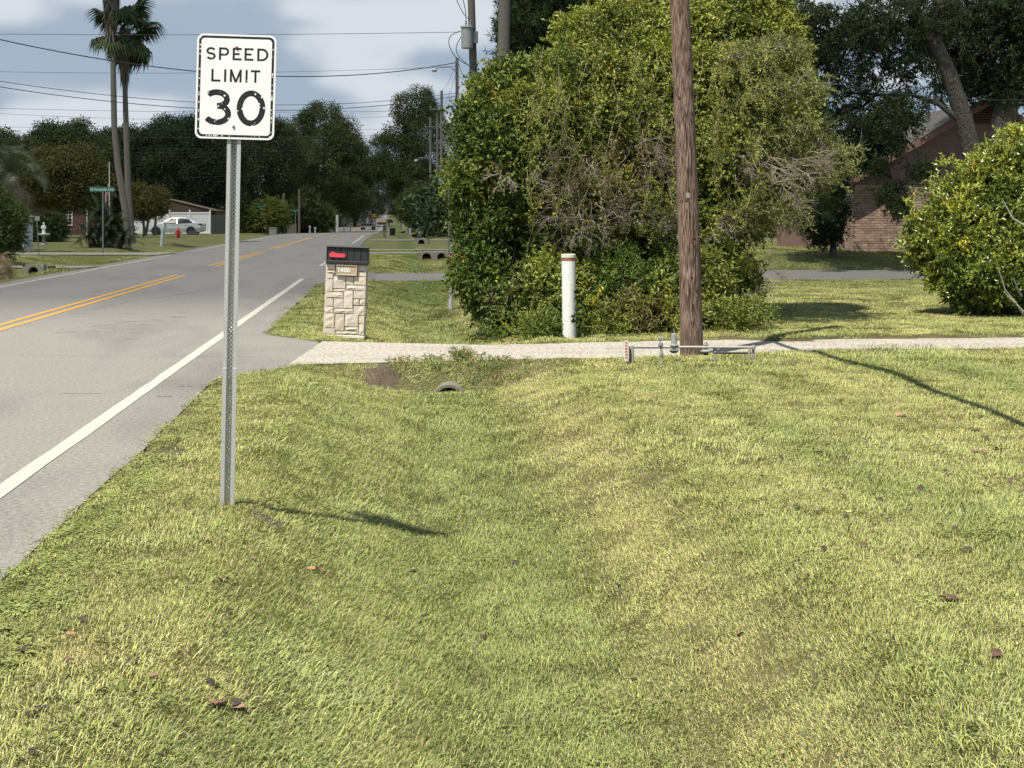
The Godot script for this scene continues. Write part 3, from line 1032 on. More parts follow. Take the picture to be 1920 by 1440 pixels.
func mailbox() -> void:
	var base := G(646, 632, -0.05)
	base = on_ground(base)
	var o := thing("mailbox_pillar", "beige stone mailbox pillar numbered 1400 with a black box and red flag", "mailbox", base)
	o.rotation.z = deg_to_rad(-2.3)
	o.rotation.y = deg_to_rad(4.0)
	var W := 0.555
	var H := 1.05
	var D := 0.46
	var cb := B.new()
	cb.box(T(Vector3(0, H * 0.5 - 0.05, 0)), Vector3(W - 0.04, H + 0.1, D - 0.04), 0.004)
	put("core", cb.mesh(), M.mortar, o)
	var rects := [[235, 300, 300, 345], [475, 300, 543, 346], [235, 350, 300, 368], [475, 350, 541, 386], [235, 372, 282, 412], [285, 392, 380, 487], [384, 392, 441, 456], [445, 390, 540, 456], [230, 416, 281, 513],
		[384, 460, 538, 496], [285, 491, 380, 513], [225, 517, 360, 560], [364, 500, 436, 641], [440, 500, 536, 561], [218, 565, 281, 628], [285, 565, 360, 641], [440, 566, 482, 613], [486, 566, 532, 613],
		[212, 633, 281, 680], [285, 645, 436, 682], [440, 618, 532, 692], [209, 684, 291, 796], [295, 686, 366, 817], [370, 686, 475, 783], [479, 697, 528, 752], [370, 787, 475, 817], [479, 756, 527, 848], [207, 800, 291, 848], [295, 821, 475, 849]]
	var stone := func(u0: float, u1: float, v0: float, v1: float, face: int) -> void:
		# u along the face from its left, v up from the foot, in metres
		var sb := B.new()
		var dep := rng.randf_range(0.03, 0.04)
		var g := rng.randf_range(0.84, 1.04)
		var col := Color(g, g * rng.randf_range(0.96, 1.01), g * rng.randf_range(0.92, 1.02))
		var span := W if face == 0 or face == 2 else D
		var off := (D if face == 0 or face == 2 else W) * 0.5
		var xf := Transform3D(Basis(Vector3.UP, PI * 0.5 * face), Vector3.ZERO)
		var nu := maxi(2, int((u1 - u0) / 0.05))
		var nv := maxi(2, int((v1 - v0) / 0.05))
		var g2 := 0.0025
		var pts := []
		for j in nv + 1:
			var row := []
			for i in nu + 1:
				var u := lerpf(u0 + g2, u1 - g2, float(i) / nu) - span * 0.5
				var v := lerpf(v0 + g2, v1 - g2, float(j) / nv)
				var rim := i == 0 or j == 0 or i == nu or j == nv
				var z := off - 0.02 + dep * (0.84 if rim else 1.0) + (0.0 if rim else rng.randf_range(-0.006, 0.006))
				row.append(xf * Vector3(u, v, z))
			pts.append(row)
		var outw := xf.basis * Vector3(0, 0, 1)
		for j in nv:
			for i in nu:
				sb.quad(pts[j][i], pts[j][i + 1], pts[j + 1][i + 1], pts[j + 1][i], col, outw)
		var back := outw * -0.05
		for i in nu:
			sb.quad(pts[0][i], pts[0][i + 1], pts[0][i + 1] + back, pts[0][i] + back, col, Vector3.DOWN)
			sb.quad(pts[nv][i], pts[nv][i + 1], pts[nv][i + 1] + back, pts[nv][i] + back, col, Vector3.UP)
		var side := xf.basis * Vector3(1, 0, 0)
		for j in nv:
			sb.quad(pts[j][0], pts[j + 1][0], pts[j + 1][0] + back, pts[j][0] + back, col, -side)
			sb.quad(pts[j][nu], pts[j + 1][nu], pts[j + 1][nu] + back, pts[j][nu] + back, col, side)
		put("stone", sb.mesh(), M.stone, o)
	for r in rects:
		var xl0: float = 235.0 - (r[1] - 295.0) * 0.05
		var u0 := clampf((r[0] - xl0) / 308.0 * W, 0.0, W)
		var u1 := clampf((r[2] - xl0) / 308.0 * W, 0.0, W)
		stone.call(u0, u1, H - (r[3] - 295.0) / 585.0 * H, H - (r[1] - 295.0) / 585.0 * H, 0)
	for face in [1, 2, 3]:
		var span := W if face == 2 else D
		var v := 0.06
		while v < H - 0.05:
			var vh := minf(rng.randf_range(0.08, 0.19), H - v)
			var u := 0.0
			while u < span - 0.01:
				var uw := rng.randf_range(0.1, 0.24)
				if span - u - uw < 0.08: uw = span - u
				stone.call(u, u + uw, v, v + vh, face)
				u += uw
			v += vh
	var fb := B.new()
	fb.box(T(Vector3(0, 0.027, 0)), Vector3(W + 0.03, 0.054, D + 0.03), 0.012)
	put("plinth", fb.mesh(), M.stone, o)
	var pl := B.new()
	pl.box(T(Vector3(0, 0, -0.004)), Vector3(0.29, 0.145, 0.02), 0.004)
	var plate := put("number_plate", pl.mesh(), mat(0.40, 0.335, 0.235, 0.7), o)
	plate.position = Vector3(0.004, H - 0.085, D * 0.5 + 0.03)
	var ring := B.new()
	for e in [[0, 0.068, 0.29, 0.01], [0, -0.068, 0.29, 0.01], [-0.14, 0, 0.01, 0.126], [0.14, 0, 0.01, 0.126]]:
		ring.box(T(Vector3(e[0], e[1], 0.01)), Vector3(e[2], e[3], 0.012), 0.002)
	put("plate_rim", ring.mesh(), mat(0.46, 0.39, 0.29, 0.7), plate)
	var num := put("house_number", letters("1400", 0.062, 0.004), mat(0.82, 0.82, 0.8, 0.5), plate)
	num.position = Vector3(-0.045, -0.002, 0.009)
	# black box
	var box := Node3D.new()
	box.name = "letter_box"
	o.add_child(box)
	box.position = Vector3(0.005, H, 0)
	var bw := 0.585
	var bh := 0.245
	var k := B.new()
	k.box(T(Vector3(0, bh * 0.5, 0)), Vector3(bw - 0.03, bh - 0.01, D + 0.02), 0.006)
	put("shell", k.mesh(), M.black_plastic, box)
	for i in 6:
		var pb := B.new()
		var pw := (bw - 0.02) / 6.0
		var xf := Transform3D(Basis(Vector3.RIGHT, deg_to_rad(-4.0)), Vector3(-bw * 0.5 + 0.01 + pw * (i + 0.5), bh * 0.54, D * 0.5 + 0.024))
		pb.box(xf, Vector3(pw - 0.005, bh - 0.06, 0.02), 0.004)
		put("side_board", pb.mesh(), M.black_plastic, box)
	for e in [[bh - 0.008, 0.016], [0.022, 0.044]]:
		var lb := B.new()
		lb.box(T(Vector3(0, e[0], 0.01)), Vector3(bw + 0.01, e[1], D + 0.085), 0.006)
		put("lid" if e[0] > 0.1 else "skirt", lb.mesh(), M.black_plastic, box)
	for sx: float in [-1.0, 1.0]:
		var eb := B.new()
		eb.box(T(Vector3(sx * (bw * 0.5 - 0.006), bh * 0.5, 0.012)), Vector3(0.012, bh - 0.02, D + 0.07), 0.004)
		put("end_panel", eb.mesh(), M.black_plastic, box)
	var fl := PackedVector2Array()
	for i in 9:
		var a := deg_to_rad(-90.0 + 22.5 * i)
		fl.append(Vector2(0.085 + cos(a) * 0.027, sin(a) * 0.027))
	fl.append(Vector2(-0.03, 0.03)); fl.append(Vector2(-0.045, 0.045)); fl.append(Vector2(-0.07, 0.046)); fl.append(Vector2(-0.095, 0.034))
	for i in 6:
		var a := deg_to_rad(120.0 + 25.0 * i)
		fl.append(Vector2(-0.085 + cos(a) * 0.028, sin(a) * 0.028))
	var flag := B.new()
	flag.prism(Transform3D(Basis(Vector3.RIGHT, deg_to_rad(-4.0)), Vector3(-0.14, 0.118, D * 0.5 + 0.042)), fl, 0.0, 0.012)
	put("flag", flag.mesh(), M.red_plastic, box)

# ------------------------------------------------------------------ posts and pipes near the drive
func marker_pipe() -> void:
	var base := on_ground(Vector3(0.785, 0, -19.72))
	var o := thing("marker_pipe", "thick pale bluish white pipe standing in front of the overgrown bush", "pipe", base)
	o.rotation.z = deg_to_rad(0.7)
	var b := B.new()
	b.lathe(Transform3D.IDENTITY, [[0.093, -0.2], [0.094, 0.35], [0.093, 0.7], [0.0945, 1.06]], 24)
	var tex := noise_tex(512, 0.03, 5, [0.0, 0.33, 0.4, 0.7, 1.0], [[0.48, 0.47, 0.38], [0.6, 0.61, 0.57], [0.67, 0.69, 0.69], [0.7, 0.72, 0.73], [0.73, 0.75, 0.76]], FastNoiseLite.TYPE_SIMPLEX_SMOOTH, 104)
	put("shaft", b.mesh(), rough_mat(tex, 1.2, 0.6), o)
	var r := B.new()
	r.lathe(Transform3D.IDENTITY, [[0.0946, 1.055], [0.096, 1.058], [0.096, 1.098], [0.0946, 1.1]], 24)
	put("rust_band", r.mesh(), M.rust, o)
	var c := B.new()
	c.lathe(Transform3D.IDENTITY, [[0.095, 1.1], [0.1, 1.102], [0.1, 1.142], [0.094, 1.15], [0.0, 1.153]], 24)
	put("cap", c.mesh(), mat(0.56, 0.54, 0.42, 0.7), o)

func orange_post() -> void:
	var base := on_ground(Vector3(-1.26, 0, -29.6))
	var o := thing("marker_post", "slim marker post with orange upper half at the left edge of the bush", "post", base)
	var b := B.new()
	b.lathe(Transform3D.IDENTITY, [[0.042, -0.3], [0.042, 0.52]], 14)
	put("shaft", b.mesh(), rough_mat(noise_tex(256, 0.05, 4, [0.0, 0.4, 1.0], [[0.3, 0.29, 0.26], [0.5, 0.52, 0.53], [0.6, 0.62, 0.63]], FastNoiseLite.TYPE_SIMPLEX_SMOOTH, 14), 2.0, 0.6), o)
	var s := B.new()
	s.lathe(Transform3D.IDENTITY, [[0.046, 0.5], [0.047, 0.51], [0.047, 1.1], [0.04, 1.13], [0.0, 1.135]], 14)
	put("orange_sleeve", s.mesh(), rough_mat(noise_tex(256, 0.04, 4, [0.0, 0.35, 0.5, 1.0], [[0.32, 0.22, 0.1], [0.42, 0.14, 0.05], [0.5, 0.085, 0.03], [0.56, 0.1, 0.04]], FastNoiseLite.TYPE_SIMPLEX_SMOOTH, 15), 2.0, 0.55), o)

func utility_pole_near() -> void:
	var base := on_ground(Vector3(2.147, 0, -17.2))
	var o := thing("utility_pole", "tall reddish brown wooden utility pole beside the driveway", "utility pole", base)
	o.rotation.z = deg_to_rad(1.85)
	var b := B.new()
	var pts := []
	var rad := []
	for i in 40:
		var y := -0.5 + 10.0 * i / 39.0
		pts.append(Vector3(0.012 * sin(y * 0.9), y, 0.0))
		rad.append(lerpf(0.136, 0.092, (y + 0.5) / 10.0) + (0.006 if y < 0.3 else 0.0))
	b.tube(pts, rad, 26, Color.WHITE, true, 0.006, 3)
	put("shaft", b.mesh(), M.pole_wood, o)
	# long drying checks in the wood, set into the surface as dark slits
	var dark := mat(0.014, 0.009, 0.007, 0.95)
	for i in 22:
		var cb := B.new()
		var an := rng.randf_range(-0.2, PI + 0.2)
		var y0 := rng.randf_range(0.1, 4.2)
		var l := rng.randf_range(0.25, 1.1)
		var prev := []
		for k in 9:
			var t := k / 8.0
			var y := y0 + l * t
			var rr := lerpf(0.136, 0.092, (y + 0.5) / 10.0) * 1.006 + 0.0025
			var w := 0.0035 * sin(PI * t) + 0.0004
			var a2 := an + 0.05 * sin(t * 5.0 + i)
			var c := Vector3(0.012 * sin(y * 0.9) + cos(a2) * rr, y, sin(a2) * rr)
			var s := Vector3(-sin(a2), 0, cos(a2)) * w
			if k > 0:
				cb.quad(prev[0], prev[1], c + s, c - s, Color.WHITE, Vector3(cos(an), 0, sin(an)))
			prev = [c - s, c + s]
		put("check_crack", cb.mesh(), dark, o)
	for i in 9:                       # knots and a numbered tag
		var kb := B.new()
		var an := rng.randf_range(0.2, PI - 0.2)
		var y := rng.randf_range(0.6, 4.4)
		var rr := lerpf(0.136, 0.092, (y + 0.5) / 10.0)
		kb.lathe(Transform3D(Basis(Vector3.UP, PI * 0.5 - an) * Basis(Vector3.RIGHT, PI * 0.5), Vector3(0.012 * sin(y * 0.9) + cos(an) * rr, y, sin(an) * rr)), [[0.02, -0.006], [0.017, 0.004], [0.009, 0.006], [0.0, 0.003]], 9)
		put("knot", kb.mesh(), mat(0.07, 0.035, 0.025, 0.9), o)
	var tg := B.new()
	tg.box(T(Vector3(0.0, 1.9, lerpf(0.136, 0.092, 0.24) + 0.003)), Vector3(0.04, 0.06, 0.004), 0.001)
	put("metal_tag", tg.mesh(), M.pipe_grey, o)
	var arm := B.new()
	arm.box(T(Vector3(0.0, 8.9, 0.14)), Vector3(2.4, 0.11, 0.09), 0.01)
	put("crossarm", arm.mesh(), M.grey_wood, o)
	for x: float in [-1.1, -0.4, 0.4, 1.1]:
		var ins := B.new()
		ins.lathe(T(Vector3(x, 8.95, 0.14)), [[0.02, 0.0], [0.02, 0.06], [0.055, 0.07], [0.05, 0.12], [0.03, 0.16], [0.0, 0.17]], 10)
		put("insulator", ins.mesh(), M.casting, o)

func vine_cable() -> void:
	# the bundled telephone cable over the lawn, out of the picture above, whose shadow crosses the driveway and the grass
	var b := B.new()
	var pts := []
	var rad := []
	for i in 90:
		var t := i / 89.0
		var z := lerpf(-17.35, 16.0, t)
		var x := 2.1 + 0.076 * (z + 17.4) + 0.09 * sin(z * 0.85) * smoothstep(0.0, 0.05, t) + 0.04 * sin(z * 2.3)
		pts.append(Vector3(x, 4.6 + 1.1 * t * t - 0.4 * t * (1.0 - t), z))
		rad.append(0.046 + 0.035 * maxf(0.0, nz.get_noise_1d(t * 260.0)) + 0.02 * absf(nz.get_noise_1d(t * 900.0)))
	b.tube(pts, rad, 7)
	var o := put("telephone_cable", b.mesh(), M.wire)
	tag(o, "thick bundled telephone cable running from the near wooden pole over the lawn", "cable")

func gas_pipes() -> void:
	var d := 16.35
	var at := on_ground(Vector3(2.06, 0, -d))
	var o := thing("gas_meter_pipes", "low galvanised gas pipe rail with regulators in front of the wooden pole", "gas pipes", at)
	var X := func(px: float) -> float: return (px - 960.0) / F * d - at.x
	var hgt := 0.172
	var pipe := func(called: String, pts: Array, r: float, m: Material) -> void:
		var b := B.new()
		var rr := []
		for p in pts: rr.append(r)
		b.tube(pts, rr, 12, Color.WHITE)
		put(called, b.mesh(), m, o)
	var x0: float = X.call(1185)
	var x1: float = X.call(1413)
	pipe.call("rail", [Vector3(x0, hgt, 0), Vector3(x1, hgt - 0.004, 0)], 0.0165, M.pipe_grey)
	pipe.call("leg", [Vector3(x0 + 0.005, -0.15, 0.03), Vector3(x0 + 0.005, hgt - 0.012, 0.03)], 0.0165, M.pipe_grey)
	pipe.call("leg", [Vector3(x0 - 0.018, -0.15, -0.035), Vector3(x0 - 0.018, hgt, -0.035)], 0.015, M.dark_iron)
	pipe.call("leg", [Vector3(X.call(1240), -0.15, 0), Vector3(X.call(1240), hgt + 0.02, 0)], 0.0155, M.pipe_grey)
	pipe.call("leg", [Vector3(X.call(1341), -0.15, -0.02), Vector3(X.call(1341), hgt, -0.02)], 0.0155, M.pipe_grey)
	pipe.call("leg", [Vector3(X.call(1405), -0.15, 0.012), Vector3(X.call(1405), hgt - 0.01, 0.012)], 0.0145, M.pipe_grey)
	pipe.call("leg", [Vector3(x1, -0.15, -0.02), Vector3(x1, hgt + 0.01, -0.02)], 0.0165, M.pipe_grey)
	pipe.call("rear_rail", [Vector3(X.call(1341), 0.09, -0.16), Vector3(x1, 0.088, -0.16)], 0.012, M.dark_iron)
	for x in [x0, x1]:
		var e := B.new()
		e.lathe(T(Vector3(x, hgt - 0.025, 0.0)), [[0.0, -0.002], [0.022, 0.0], [0.024, 0.025], [0.021, 0.045], [0.0, 0.048]], 12)
		put("elbow", e.mesh(), M.pipe_grey, o)
	for p in [[1240, 0.09], [1341, 0.13]]:
		var e := B.new()
		e.lathe(T(Vector3(X.call(p[0]), p[1], 0 if p[0] == 1240 else -0.02)), [[0.0, -0.022], [0.021, -0.022], [0.023, -0.018], [0.023, 0.018], [0.021, 0.022], [0.0, 0.022]], 8)
		put("union", e.mesh(), M.casting, o)
	# stop valve
	var v := B.new()
	var vx: float = X.call(1238)
	v.lathe(T(Vector3(vx, hgt + 0.012, 0)), [[0.02, 0.0], [0.03, 0.004], [0.03, 0.034], [0.012, 0.037], [0.01, 0.052], [0.0, 0.052]], 8)
	var valve := put("valve", v.mesh(), M.casting, o)
	var kn := B.new()
	kn.lathe(Transform3D(Basis(Vector3.RIGHT, PI * 0.5), Vector3(vx, hgt + 0.1, 0)), [[0.0, -0.012], [0.018, -0.012], [0.023, -0.006], [0.023, 0.006], [0.018, 0.012], [0.0, 0.012]], 12)
	kn.tube([Vector3(vx, hgt + 0.05, 0), Vector3(vx, hgt + 0.085, 0)], [0.008, 0.008], 8)
	put("valve_handle", kn.mesh(), M.casting, valve)
	# bell shaped regulator
	var rx: float = X.call(1264)
	var rg := B.new()
	rg.lathe(T(Vector3(rx, hgt, -0.01)), [[0.03, -0.045], [0.056, -0.04], [0.056, -0.03], [0.02, -0.028], [0.02, 0.012], [0.052, 0.014], [0.052, 0.024], [0.038, 0.03], [0.034, 0.06], [0.03, 0.145], [0.026, 0.152], [0.0, 0.155]], 18)
	var reg := put("regulator", rg.mesh(), M.casting, o)
	var st := B.new()
	st.tube([Vector3(rx, hgt + 0.15, -0.01), Vector3(rx, hgt + 0.205, -0.01)], [0.004, 0.003], 6)
	put("vent_stem", st.mesh(), M.casting, reg)
	var rb := B.new()
	rb.lathe(T(Vector3(rx, hgt - 0.05, -0.01)), [[0.0, -0.02], [0.03, -0.018], [0.05, 0.0], [0.05, 0.008], [0.0, 0.008]], 14)
	put("diaphragm", rb.mesh(), M.dark_iron, reg)
	# flat regulator hanging under the rail
	var gx: float = X.call(1324)
	var g := B.new()
	g.lathe(T(Vector3(gx, hgt, -0.02)), [[0.0, -0.062], [0.06, -0.06], [0.067, -0.052], [0.067, -0.04], [0.06, -0.034], [0.022, -0.03], [0.022, 0.016], [0.03, 0.02], [0.032, 0.03], [0.02, 0.034], [0.02, 0.055], [0.012, 0.062], [0.0, 0.063]], 18)
	var reg2 := put("regulator", g.mesh(), M.pipe_grey, o)
	var gb := B.new()
	gb.lathe(T(Vector3(gx, hgt, -0.02)), [[0.0, -0.095], [0.026, -0.092], [0.03, -0.062], [0.0, -0.062]], 12)
	put("diaphragm", gb.mesh(), M.dark_iron, reg2)
	# warning stake
	var sp := on_ground(Vector3((1174.5 - 960.0) / F * 16.25, 0, -16.25))
	var s := thing("warning_stake", "small white stake with faded red lettering at the left end of the gas pipes", "marker stake", sp)
	var bb := B.new()
	bb.box(T(Vector3(0, 0.15, 0)), Vector3(0.046, 0.235, 0.006), 0.002)
	put("blade", bb.mesh(), mat(0.62, 0.58, 0.52, 0.6), s)
	var bt := B.new()
	bt.box(T(Vector3(0.012, -0.03, -0.006)), Vector3(0.024, 0.25, 0.006), 0.001)
	put("stem", bt.mesh(), M.dark_iron, s)
	var red := mat(0.42, 0.12, 0.09, 0.7)
	for i in 6:
		var rbx := B.new()
		rbx.box(T(Vector3(rng.randf_range(-0.003, 0.003), 0.245 - i * 0.034, 0.0042)), Vector3(0.024, rng.randf_range(0.016, 0.026), 0.0022), 0.0005)
		put("red_print", rbx.mesh(), red, s)

func culvert() -> void:
	var at := Vector3(line_x(16.0) + 3.02, -0.36, -15.86)
	var o := thing("culvert_pipe", "half buried concrete culvert pipe opening in the near swale", "culvert pipe", at)
	var b := B.new()
	var ax := Transform3D(Basis(Vector3.RIGHT, -PI * 0.5), Vector3.ZERO)
	b.lathe(ax, [[0.147, 0.9], [0.147, 0.012], [0.153, 0.0], [0.183, 0.0], [0.19, 0.01], [0.19, 0.9]], 28)
	put("pipe_ring", b.mesh(), rough_mat(noise_tex(256, 0.06, 5, [0.0, 0.5, 1.0], [[0.06, 0.052, 0.042], [0.16, 0.145, 0.12], [0.34, 0.31, 0.265]], FastNoiseLite.TYPE_SIMPLEX_SMOOTH, 33), 3.0, 0.9), o)
	var e := B.new()
	e.lathe(ax, [[0.15, 0.85], [0.0, 0.85]], 20)
	put("pipe_end", e.mesh(), M.soil, o)
	# bare earth beside it
	var s := B.new()
	var c := Vector2(-1.45, 15.95)
	var ring := []
	for i in 30:
		var a := TAU * i / 30.0
		var r := 1.0 + 0.6 * nz.get_noise_1d(i * 63.0)
		ring.append(c + Vector2(cos(a) * 0.2 * r, sin(a) * 0.36 * r))
	var hh := func(p: Vector2, k: float) -> Vector3: return Vector3(p.x, ground_h(p.x, -p.y) + 0.005 + 0.045 * k * (0.5 + 0.9 * nz.get_noise_2d(p.x * 260.0, p.y * 260.0)), -p.y)
	for i in 30:
		var p0: Vector2 = ring[i]
		var p1: Vector2 = ring[(i + 1) % 30]
		for k in 9:
			var t0 := 1.0 - k / 9.0
			var t1 := 1.0 - (k + 1) / 9.0
			s.quad(hh.call(c.lerp(p0, t0), 1.0 - t0), hh.call(c.lerp(p1, t0), 1.0 - t0), hh.call(c.lerp(p1, t1), 1.0 - t1), hh.call(c.lerp(p0, t1), 1.0 - t1), Color.WHITE, Vector3.UP)
	tag(put("bare_earth", s.mesh(), M.soil), "patch of bare brown earth beside the culvert opening", "earth", "", "stuff")
	# worn earth at the foot of the sign post
	var s2 := B.new()
	for i in 16:
		var a0 := TAU * i / 16.0
		var a1 := TAU * (i + 1) / 16.0
		var cc := Vector2(-1.46, 8.36)
		var q0 := cc + Vector2(cos(a0) * 0.17, sin(a0) * 0.13) * (1.0 + 0.3 * nz.get_noise_1d(i * 50.0))
		var q1 := cc + Vector2(cos(a1) * 0.17, sin(a1) * 0.13) * (1.0 + 0.3 * nz.get_noise_1d(((i + 1) % 16) * 50.0))
		s2.tri(hh.call(cc, 0.4), hh.call(q0, 0.0), hh.call(q1, 0.0), Color.WHITE, Vector3.UP)
	tag(put("bare_earth", s2.mesh(), M.soil), "small worn patch of earth at the foot of the speed limit sign", "earth", "", "stuff")

func leaf_mesh(sd: int) -> ArrayMesh:
	var r := RandomNumberGenerator.new()
	r.seed = 900 + sd
	var b := B.new()
	var n := 6
	var curl := r.randf_range(0.6, 1.6)
	var prev := []
	for i in n + 1:
		var t := float(i) / n
		var w := sin(PI * pow(t, 0.8)) * 0.36 * (1.0 + 0.22 * sin(t * 17.0 + sd))
		var y := 0.05 + 0.13 * sin(t * PI * curl)
		var c := Vector3(t - 0.5, y, 0.1 * sin(t * 3.0 + sd))
		var up := r.randf_range(0.02, 0.16)
		var row := [c + Vector3(0, up, -w), c, c + Vector3(0, up * 0.8, w)]
		if i > 0:
			var g := r.randf_range(0.75, 1.15)
			b.quad(prev[0], prev[1], row[1], row[0], Color(g, g, g)); b.quad(prev[1], prev[2], row[2], row[1], Color(g, g, g))
		prev = row
	return b.mesh()

func fallen_leaves() -> void:
	var ms := []
	for i in 5: ms.append(leaf_mesh(i))
	var cols := [mat(0.16, 0.085, 0.05, 0.7), mat(0.09, 0.05, 0.035, 0.7), mat(0.24, 0.15, 0.095, 0.7), mat(0.045, 0.03, 0.025, 0.7), mat(0.38, 0.2, 0.1, 0.7)]
	var a := [[120, 512, 1, 3], [170, 1045, 1, 3], [690, 565, 1, 3], [520, 455, 1, 1], [360, 430, 1, 4], [1145, 140, 1, 1], [1600, 92, 1.2, 4], [1650, 96, 1, 0], [355, 570, 1, 1], [785, 650, 1, 2], [1090, 680, 1, 3], [215, 815, 1, 3], [155, 845, 1, 3], [520, 720, 1, 0], [30, 415, 1, 1], [430, 352, 1, 3], [1300, 35, 1, 2]]
	var spots := []
	for e in a: spots.append([e[0] / 2.743, 1040 + e[1] / 2.743, e[2], e[3]])
	for e in [[396, 1326, 1.5, 0], [408, 1332, 1.6, 0], [414, 1326, 1.3, 1], [440, 1331, 1.5, 3], [446, 1338, 1.4, 2], [504, 957, 1.2, 4], [1184, 992, 1.4, 0], [1160, 1104, 1, 3], [695, 862, 1, 3], [775, 1076, 1.2, 1], [1866, 1236, 1.6, 1], [1392, 1196, 1.2, 2], [905, 1200, 1, 1], [1185, 1281, 1, 3], [1438, 1251, 1, 1], [1780, 1130, 1.4, 1], [387, 1018, 1.3, 4], [590, 1073, 1, 2], [1320, 972, 1, 3], [1425, 905, 1, 1], [760, 770, 1.1, 0], [897, 742, 1, 4], [1060, 905, 1, 2], [1290, 765, 1, 1], [1245, 830, 1, 2], [965, 1060, 1, 3]]:
		spots.append(e)
	for e in [[1075, 85, 1.5, 2], [1050, 78, 1.2, 4], [1545, 178, 1.4, 0], [1580, 183, 1.6, 2], [1605, 186, 1.2, 1], [1415, 195, 1.2, 1], [1590, 335, 1.7, 2], [1620, 340, 1.5, 0], [1650, 345, 1.2, 2], [1720, 312, 1.2, 1], [1760, 322, 1.4, 2], [1795, 325, 1.2, 0], [1365, 465, 1.0, 3], [1395, 492, 1.5, 2], [1670, 590, 1.3, 3], [1820, 540, 1.2, 1], [1210, 600, 1.2, 3], [1270, 620, 1, 1], [960, 285, 1, 3], [560, 295, 1.2, 3], [490, 345, 1.1, 0], [230, 375, 1, 3], [90, 395, 1, 1], [670, 380, 1, 3], [545, 605, 1.2, 1], [640, 590, 1.1, 2], [860, 635, 1, 3], [930, 668, 1, 3], [670, 650, 1, 1], [350, 725, 1.2, 3], [485, 760, 1, 1], [690, 790, 1, 3], [110, 665, 1.4, 0], [1115, 750, 1, 3], [990, 810, 1, 3], [890, 830, 1, 1], [1340, 850, 1.2, 2], [1440, 875, 1, 3], [1545, 915, 1, 3], [1525, 1020, 1, 3], [800, 990, 1, 1], [535, 1015, 1, 3], [330, 480, 1, 3], [110, 510, 1, 3], [650, 275, 1, 1], [1050, 320, 1, 1], [510, 435, 1, 0], [1660, 240, 1.1, 1], [315, 5, 1.2, 0]]:
		spots.append([1400 + e[0] / 3.692, 760 + e[1] / 3.692, e[2], e[3]])
	var kinds := ["reddish brown leaf", "dark brown curled leaf", "pale tan dry leaf", "blackened leaf", "bright orange brown leaf"]
	var zone := func(x: float, y: float) -> String:
		if x < 330: return "near the bottom left corner of the lawn" if y > 1150 else "by the road edge left of the sign post"
		if x < 600: return "in the dry grass patch at bottom left" if y > 1180 else "near the foot of the speed limit sign"
		if x < 1100: return "in the green bottom of the swale" if y < 1000 else "low in the swale near the bottom edge"
		if x < 1420: return "on the right bank of the swale" if y < 1050 else "on the lawn near the bottom centre"
		if y < 830: return "just below the cable's shadow" if x > 1650 else "left of the cable's shadow"
		if x < 1600: return "on the right lawn beside the yellow flower" if y < 1060 else "on the lawn near the bottom right"
		if x < 1760: return "on the right lawn past the yellow flower"
		return "near the right edge of the lawn" 
	for i in spots.size():
		var s: Array = spots[i]
		var p := G(s[0], s[1])
		for k in 3:
			p = G(s[0], s[1], ground_h(p.x, p.z))
		if not is_lawn(p.x, p.z): continue
		var o := put("fallen_leaf", ms[i % 5], cols[int(s[3])])
		o.position = p + Vector3(0, 0.017, 0)
		var sz: float = 0.05 * s[2] * rng.randf_range(0.85, 1.2)
		o.basis = Basis.from_euler(Vector3(rng.randf_range(-0.3, 0.3), rng.randf() * TAU, rng.randf_range(-0.3, 0.3))) * Basis.from_scale(Vector3(sz, sz * 0.7, sz))
		tag(o, ("large " if s[2] > 1.25 else ("small " if s[2] < 1.15 else "")) + kinds[int(s[3])] + " " + zone.call(s[0], s[1]), "leaf", "fallen leaves on the lawn")
	var fp := G(1588, 990)
	fp = on_ground(fp)
	var fl := thing("yellow_flower", "single pale yellow flower on a short stalk in the lawn", "flower", fp)
	var st := B.new()
	st.tube([Vector3(0, -0.01, 0), Vector3(0.004, 0.05, 0.0), Vector3(0.008, 0.085, 0)], [0.0018, 0.0016, 0.0014], 5, Color(0.15, 0.2, 0.05))
	put("stalk", st.mesh(), M.twig, fl)
	for k in 7:
		var pb := B.new()
		var an := TAU * k / 7.0
		var dr := Vector3(cos(an), 0.25, sin(an)) * 0.02
		var sd := Vector3(-sin(an), 0, cos(an)) * 0.007
		var c := Vector3(0.008, 0.085, 0)
		pb.tri(c, c + dr * 0.6 + sd, c + dr, Color(0.75, 0.65, 0.2)); pb.tri(c, c + dr, c + dr * 0.6 - sd, Color(0.75, 0.65, 0.2))
		put("petal", pb.mesh(), M.leaf, fl)

# ------------------------------------------------------------------ foliage
func leaf(b: B, p: Vector3, dir: Vector3, l: float, w: float, col: Color, fold := 0.3) -> void:
	var s := dir.cross(Vector3(rng.randf_range(-1, 1), rng.randf_range(-1, 1), rng.randf_range(-1, 1)))
	if s.length() < 0.05:
		s = dir.cross(Vector3.UP)
	s = s.normalized()
	var u := s.cross(dir).normalized()
	var m := p + dir * l * 0.45
	var tip := p + dir * l - u * l * fold * 0.5
	b.tri(p, m + s * w * 0.5 + u * w * fold, tip, col)
	b.tri(p, tip, m - s * w * 0.5 + u * w * fold, col)

func rand_dir() -> Vector3:
	var z := rng.randf_range(-1, 1)
	var a := rng.randf() * TAU
	var r := sqrt(1.0 - z * z)
	return Vector3(r * cos(a), z, r * sin(a))

